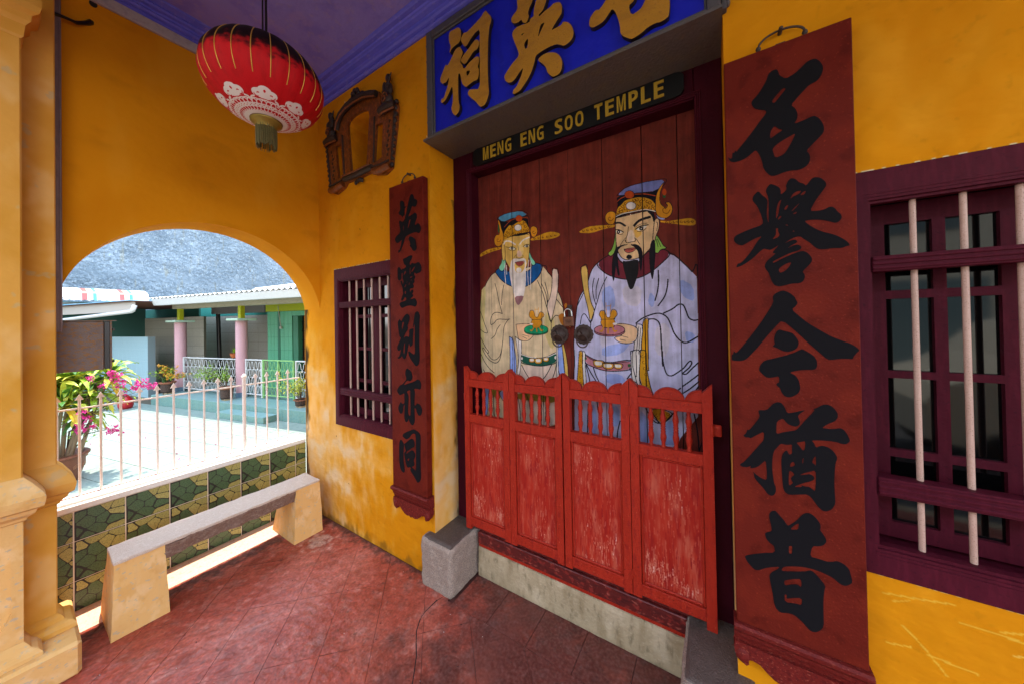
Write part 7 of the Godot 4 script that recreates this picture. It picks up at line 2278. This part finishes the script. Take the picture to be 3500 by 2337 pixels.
	paint_line([1045,421,1043,428,1038,433,1030,436,1021,436,1012,432,1004,427,999,419,997,411,999,404,1005,398,1013,396,1022,396,1031,400,1039,406,1044,413,1045,421], 2.3, "k")
	paint_area([1039,364,1037,371,1032,376,1024,379,1015,378,1006,375,998,369,993,361,991,353,993,346,998,340,1006,338,1016,338,1025,342,1032,348,1037,356], "red", 1)
	paint_line([1039,364,1037,371,1032,376,1024,379,1015,378,1006,375,998,369,993,361,991,353,993,346,998,340,1006,338,1016,338,1025,342,1032,348,1037,356,1039,364], 2.1, "k")
	paint_line([942,458,975,449,1026,447,1088,449,1138,469], 4.0, "white")
	paint_area([1021,460,1020,461,1020,462,1019,462,1018,462,1017,462,1016,461,1016,460,1016,459,1016,458,1016,458,1017,457,1018,457,1019,457,1020,458,1021,459], "white", 1)
	paint_area([1178,332,1160,372,1155,409,1159,435,1180,460,1188,449,1179,434,1198,437,1209,465,1203,494,1180,510,1152,498,1138,477,1136,430,1139,393,1154,358], "gold2", 1)
	paint_line([1178,332,1160,372,1155,409,1159,435,1180,460,1188,449,1179,434,1198,437,1209,465,1203,494,1180,510,1152,498,1138,477,1136,430,1139,393,1154,358,1178,332], 2.6, "k")
	paint_line([1199,472,1187,487,1171,480,1167,465,1175,460,1180,465], 2.6, "dg")
	paint_area([1137,483,1152,501,1180,511,1166,515,1146,505], "lavb", 1)
	paint_area([945,451,943,437,929,426,905,426,891,444,894,472,911,491,931,493,941,477], "gold2", 1)
	paint_line([945,451,943,437,929,426,905,426,891,444,894,472,911,491,931,493,941,477,945,451], 2.6, "k")
	paint_line([934,462,923,473,910,468,907,457,913,453,918,457], 2.6, "dg")
	paint_area([1172,366,1183,371,1181,415,1166,405], "green", 1)
	paint_area([1185,384,1184,390,1182,395,1179,398,1175,399,1172,397,1169,392,1167,387,1167,380,1168,374,1170,369,1173,366,1176,366,1180,368,1182,372,1184,378], "red", 1)
	paint_area([750,701,787,691,792,805,805,891,822,941,802,1000,786,918,766,832], "pyel", 1)
	paint_line([750,701,787,691,792,805,805,891,822,941,802,1000,786,918,766,832,750,701], 3.6, "k")
	paint_line([825,765,816,807,818,856,833,913], 4.4, "k")
	paint_line([892,764,859,831,837,899,818,955,802,1004,801,1067], 4.4, "k")
	paint_line([850,768,835,822,834,878], 4.4, "k")
	paint_line([728,909,746,874,766,839], 4.4, "k")
	paint_line([743,1010,752,967,771,957,799,1004], 4.4, "k")
	paint_line([1141,755,1142,806,1136,856,1124,901], 5.7, "k")
	paint_line([1183,802,1179,840,1167,883,1137,927], 5.7, "k")
	paint_line([1033,1010,1065,985,1113,966,1148,964,1176,984,1192,1021,1205,1059,1229,1092,1256,1101,1301,1073], 6.0, "k")
	paint_line([1160,963,1199,944,1225,924,1244,927,1256,955,1266,986,1285,999,1303,997], 6.0, "k")
	paint_line([1095,990,1124,992,1144,1021,1148,1109,1152,1215], 6.0, "k")
	paint_area([1071,991,1092,988,1089,1046,1088,1218,1087,1239,1050,1241,1062,1046], "gold", 1)
	paint_line([1071,991,1092,988,1089,1046,1088,1218,1087,1239,1050,1241,1062,1046,1071,991], 3.6, "k")
	paint_area([1036,1013,1065,1025,1057,1111,1050,1241,1000,1245,1017,1178,1026,1079], "white", 1)
	paint_line([1036,1013,1065,1025,1057,1111,1050,1241,1000,1245,1017,1178,1026,1079,1036,1013], 3.6, "k")
	paint_line([1045,1027,1038,1112,1023,1222], 2.6, "k")
	paint_line([1055,1033,1047,1124,1038,1221], 2.6, "k")
	paint_area([927,1013,963,1010,1014,1020,1040,1040,1032,1092,1000,1110,955,1107,926,1083,962,1070,963,1039], "skin2", 1)
	paint_line([927,1013,963,1010,1014,1020,1040,1040,1032,1092,1000,1110,955,1107,926,1083,962,1070,963,1039,927,1013], 3.1, "k")
	paint_line([962,1073,994,1081], 2.3, "k")
	paint_line([952,1090,981,1096], 2.3, "k")
	paint_area([979,1050,973,1060,956,1068,931,1074,901,1076,870,1074,844,1069,826,1060,820,1050,827,1040,845,1031,871,1026,902,1024,932,1026,957,1032,973,1040], "pinkd", 1)
	paint_line([979,1050,973,1060,956,1068,931,1074,901,1076,870,1074,844,1069,826,1060,820,1050,827,1040,845,1031,871,1026,902,1024,932,1026,957,1032,973,1040,979,1050], 3.1, "k")
	paint_area([979,1041,973,1051,956,1060,931,1066,901,1068,870,1066,844,1060,826,1051,820,1040,827,1030,845,1021,871,1015,902,1013,932,1016,957,1022,973,1031], "pinkt", 1)
	paint_line([979,1041,973,1051,956,1060,931,1066,901,1068,870,1066,844,1060,826,1051,820,1040,827,1030,845,1021,871,1015,902,1013,932,1016,957,1022,973,1031,979,1041], 3.1, "k")
	paint_area([848,963,857,942,876,943,889,976,904,976,915,938,935,941,942,965,926,986,931,1005,920,1029,870,1029,856,1006,860,985], "gold2", 1)
	paint_line([848,963,857,942,876,943,889,976,904,976,915,938,935,941,942,965,926,986,931,1005,920,1029,870,1029,856,1006,860,985,848,963], 2.9, "k")
	paint_line([870,1025,862,1049,851,1046], 7.5, "gold2")
	paint_line([894,1032,893,1060], 7.5, "gold2")
	paint_line([917,1026,926,1049,938,1046], 7.5, "gold2")
	paint_line([885,900,887,970], 2.8, "gold2")
	paint_line([911,906,906,971], 2.8, "gold2")
	paint_line([885,917,910,918], 2.6, "gold2")
	paint_line([856,987,931,986], 2.9, "k")
	paint_area([942,1011,941,1013,939,1015,935,1016,930,1017,926,1016,922,1015,919,1013,918,1011,919,1008,922,1006,926,1005,931,1005,935,1005,939,1007,941,1009], "white", 1)
	paint_area([769,1173,816,1197,895,1211,1001,1194,1005,1237,933,1253,871,1254,815,1240,768,1218], "pinkt", 1)
	paint_line([769,1173,816,1197,895,1211,1001,1194,1005,1237,933,1253,871,1254,815,1240,768,1218,769,1173], 4.7, "k")
	paint_line([769,1179,816,1204,895,1215,1001,1199], 3.1, "k")
	paint_area([810,1203,866,1203,863,1230,837,1239,815,1229], "gold", 1)
	paint_line([810,1203,866,1203,863,1230,837,1239,815,1229,810,1203], 3.1, "k")
	paint_area([817,1207,859,1208,856,1228,822,1229], "white", 1)
	paint_area([918,1215,963,1215,960,1236,940,1243,922,1235], "gold", 1)
	paint_line([918,1215,963,1215,960,1236,940,1243,922,1235,918,1215], 3.1, "k")
	paint_area([923,1218,957,1219,955,1234,927,1235], "white", 1)
	paint_area([860,1216,918,1216,915,1239,889,1247,865,1238], "gold", 1)
	paint_line([860,1216,918,1216,915,1239,889,1247,865,1238,860,1216], 3.1, "k")
	paint_area([867,1219,911,1219,908,1236,872,1238], "white", 1)
	paint_area([989,1214,1002,1212,1003,1227,991,1229], "green", 1)
	paint_area([767,1186,777,1191,775,1201,766,1200], "green", 1)
	paint_area([733,1158,752,1158,750,1219,755,1341,737,1404,711,1407,722,1282], "gold", 1)
	paint_line([733,1158,752,1158,750,1219,755,1341,737,1404,711,1407,722,1282,733,1158], 3.4, "k")
	paint_area([754,1157,767,1165,765,1218,770,1336,757,1345,751,1239], "white", 1)
	paint_line([754,1157,767,1165,765,1218,770,1336,757,1345,751,1239,754,1157], 3.1, "k")
	paint_area([1052,1140,1076,1147,1078,1202,1084,1257,1096,1322,1112,1371,1088,1374,1058,1325,1044,1260], "gold", 1)
	paint_line([1052,1140,1076,1147,1078,1202,1084,1257,1096,1322,1112,1371,1088,1374,1058,1325,1044,1260,1052,1140], 3.9, "k")
	paint_area([1094,1430,1141,1422,1189,1440,1150,1487,1127,1483], "gold", 1)
	paint_line([1094,1430,1141,1422,1189,1440,1150,1487,1127,1483,1094,1430], 4.2, "k")
	paint_area([1089,1436,1127,1485,1136,1494,1102,1463], "white", 1)
	paint_line([1089,1436,1127,1485,1136,1494,1102,1463,1089,1436], 2.9, "k")
	paint_line([1073,1169,1066,1178,1057,1177,1056,1170,1060,1166,1063,1168], 1.6, "dg")
	paint_line([1078,1198,1071,1208,1062,1206,1060,1199,1064,1195,1067,1197], 1.6, "dg")
	paint_line([1082,1228,1075,1237,1066,1236,1064,1229,1068,1225,1071,1226], 1.6, "dg")
	paint_line([1086,1257,1079,1266,1070,1265,1068,1258,1072,1254,1075,1256], 1.6, "dg")
	paint_line([1090,1286,1083,1295,1075,1294,1073,1287,1077,1283,1080,1285], 1.6, "dg")
	paint_line([1094,1315,1087,1324,1079,1323,1077,1316,1081,1312,1084,1314], 1.6, "dg")
	paint_line([1099,1343,1092,1353,1083,1352,1081,1345,1085,1341,1088,1343], 1.6, "dg")
	paint_line([1121,1446,1115,1455,1107,1455,1105,1448,1109,1444,1112,1446], 1.6, "dg")
	paint_line([1136,1462,1130,1471,1122,1471,1120,1464,1124,1460,1126,1462], 1.6, "dg")
	paint_line([1151,1442,1145,1451,1137,1451,1135,1444,1139,1440,1142,1442], 1.6, "dg")
	paint_line([1165,1458,1159,1467,1151,1467,1150,1460,1153,1456,1156,1458], 1.6, "dg")
	paint_line([1180,1438,1174,1447,1166,1447,1165,1440,1168,1436,1171,1438], 1.6, "dg")
	paint_line([751,1174,744,1182,735,1181,733,1175,737,1171,740,1173], 1.6, "dg")
	paint_line([756,1204,748,1213,740,1212,738,1205,742,1202,745,1203], 1.6, "dg")
	paint_line([750,1235,743,1244,734,1243,732,1236,736,1233,739,1234], 1.6, "dg")
	paint_line([754,1266,747,1274,738,1273,736,1267,741,1263,743,1265], 1.6, "dg")
	paint_line([749,1297,741,1305,732,1304,731,1298,735,1294,738,1296], 1.6, "dg")
	paint_line([753,1327,746,1336,737,1335,735,1328,739,1325,742,1326], 1.6, "dg")
	paint_area([1005,1149,1049,1148,1044,1260,1046,1326,1031,1305,1011,1292,1007,1243], "white", 1)
	paint_line([1005,1149,1049,1148,1044,1260,1046,1326,1031,1305,1011,1292,1007,1243,1005,1149], 3.9, "k")
	paint_line([1014,1149,1014,1224,1030,1274,1031,1148], 3.1, "k")
	paint_line([1013,1224,1031,1302], 3.1, "k")
	paint_line([1152,1144,1153,1187,1161,1230,1171,1254,1190,1258,1215,1241,1241,1218,1259,1193,1270,1185,1274,1195,1262,1217,1240,1239,1237,1246,1252,1245,1271,1223,1300,1191], 5.5, "k")
	paint_line([1234,1305,1264,1279,1300,1245], 5.5, "k")
	paint_line([1235,1337,1269,1309,1301,1276], 5.5, "k")
	paint_line([1210,1329,1226,1313], 5.5, "k")
	paint_line([1275,1333,1293,1310,1301,1296], 5.5, "k")
	paint_line([770,1230,785,1290,791,1326], 5.5, "k")
	paint_line([768,1218,798,1273,830,1322], 5.5, "k")
	paint_line([811,1242,826,1287,848,1329], 5.5, "k")
	paint_line([1007,1258,984,1290], 5.5, "k")
	paint_line([778,1440,771,1599], 5.5, "k")
	paint_line([828,1422,831,1466], 5.5, "k")
	paint_line([946,1508,934,1556,928,1603], 5.5, "k")
	paint_line([1070,1427,1107,1484,1133,1491,1153,1485,1196,1432], 5.5, "k")
	paint_line([1249,1429,1254,1487,1259,1538,1248,1605], 5.5, "k")
	paint_line([1280,1428,1292,1515,1296,1606], 5.5, "k")
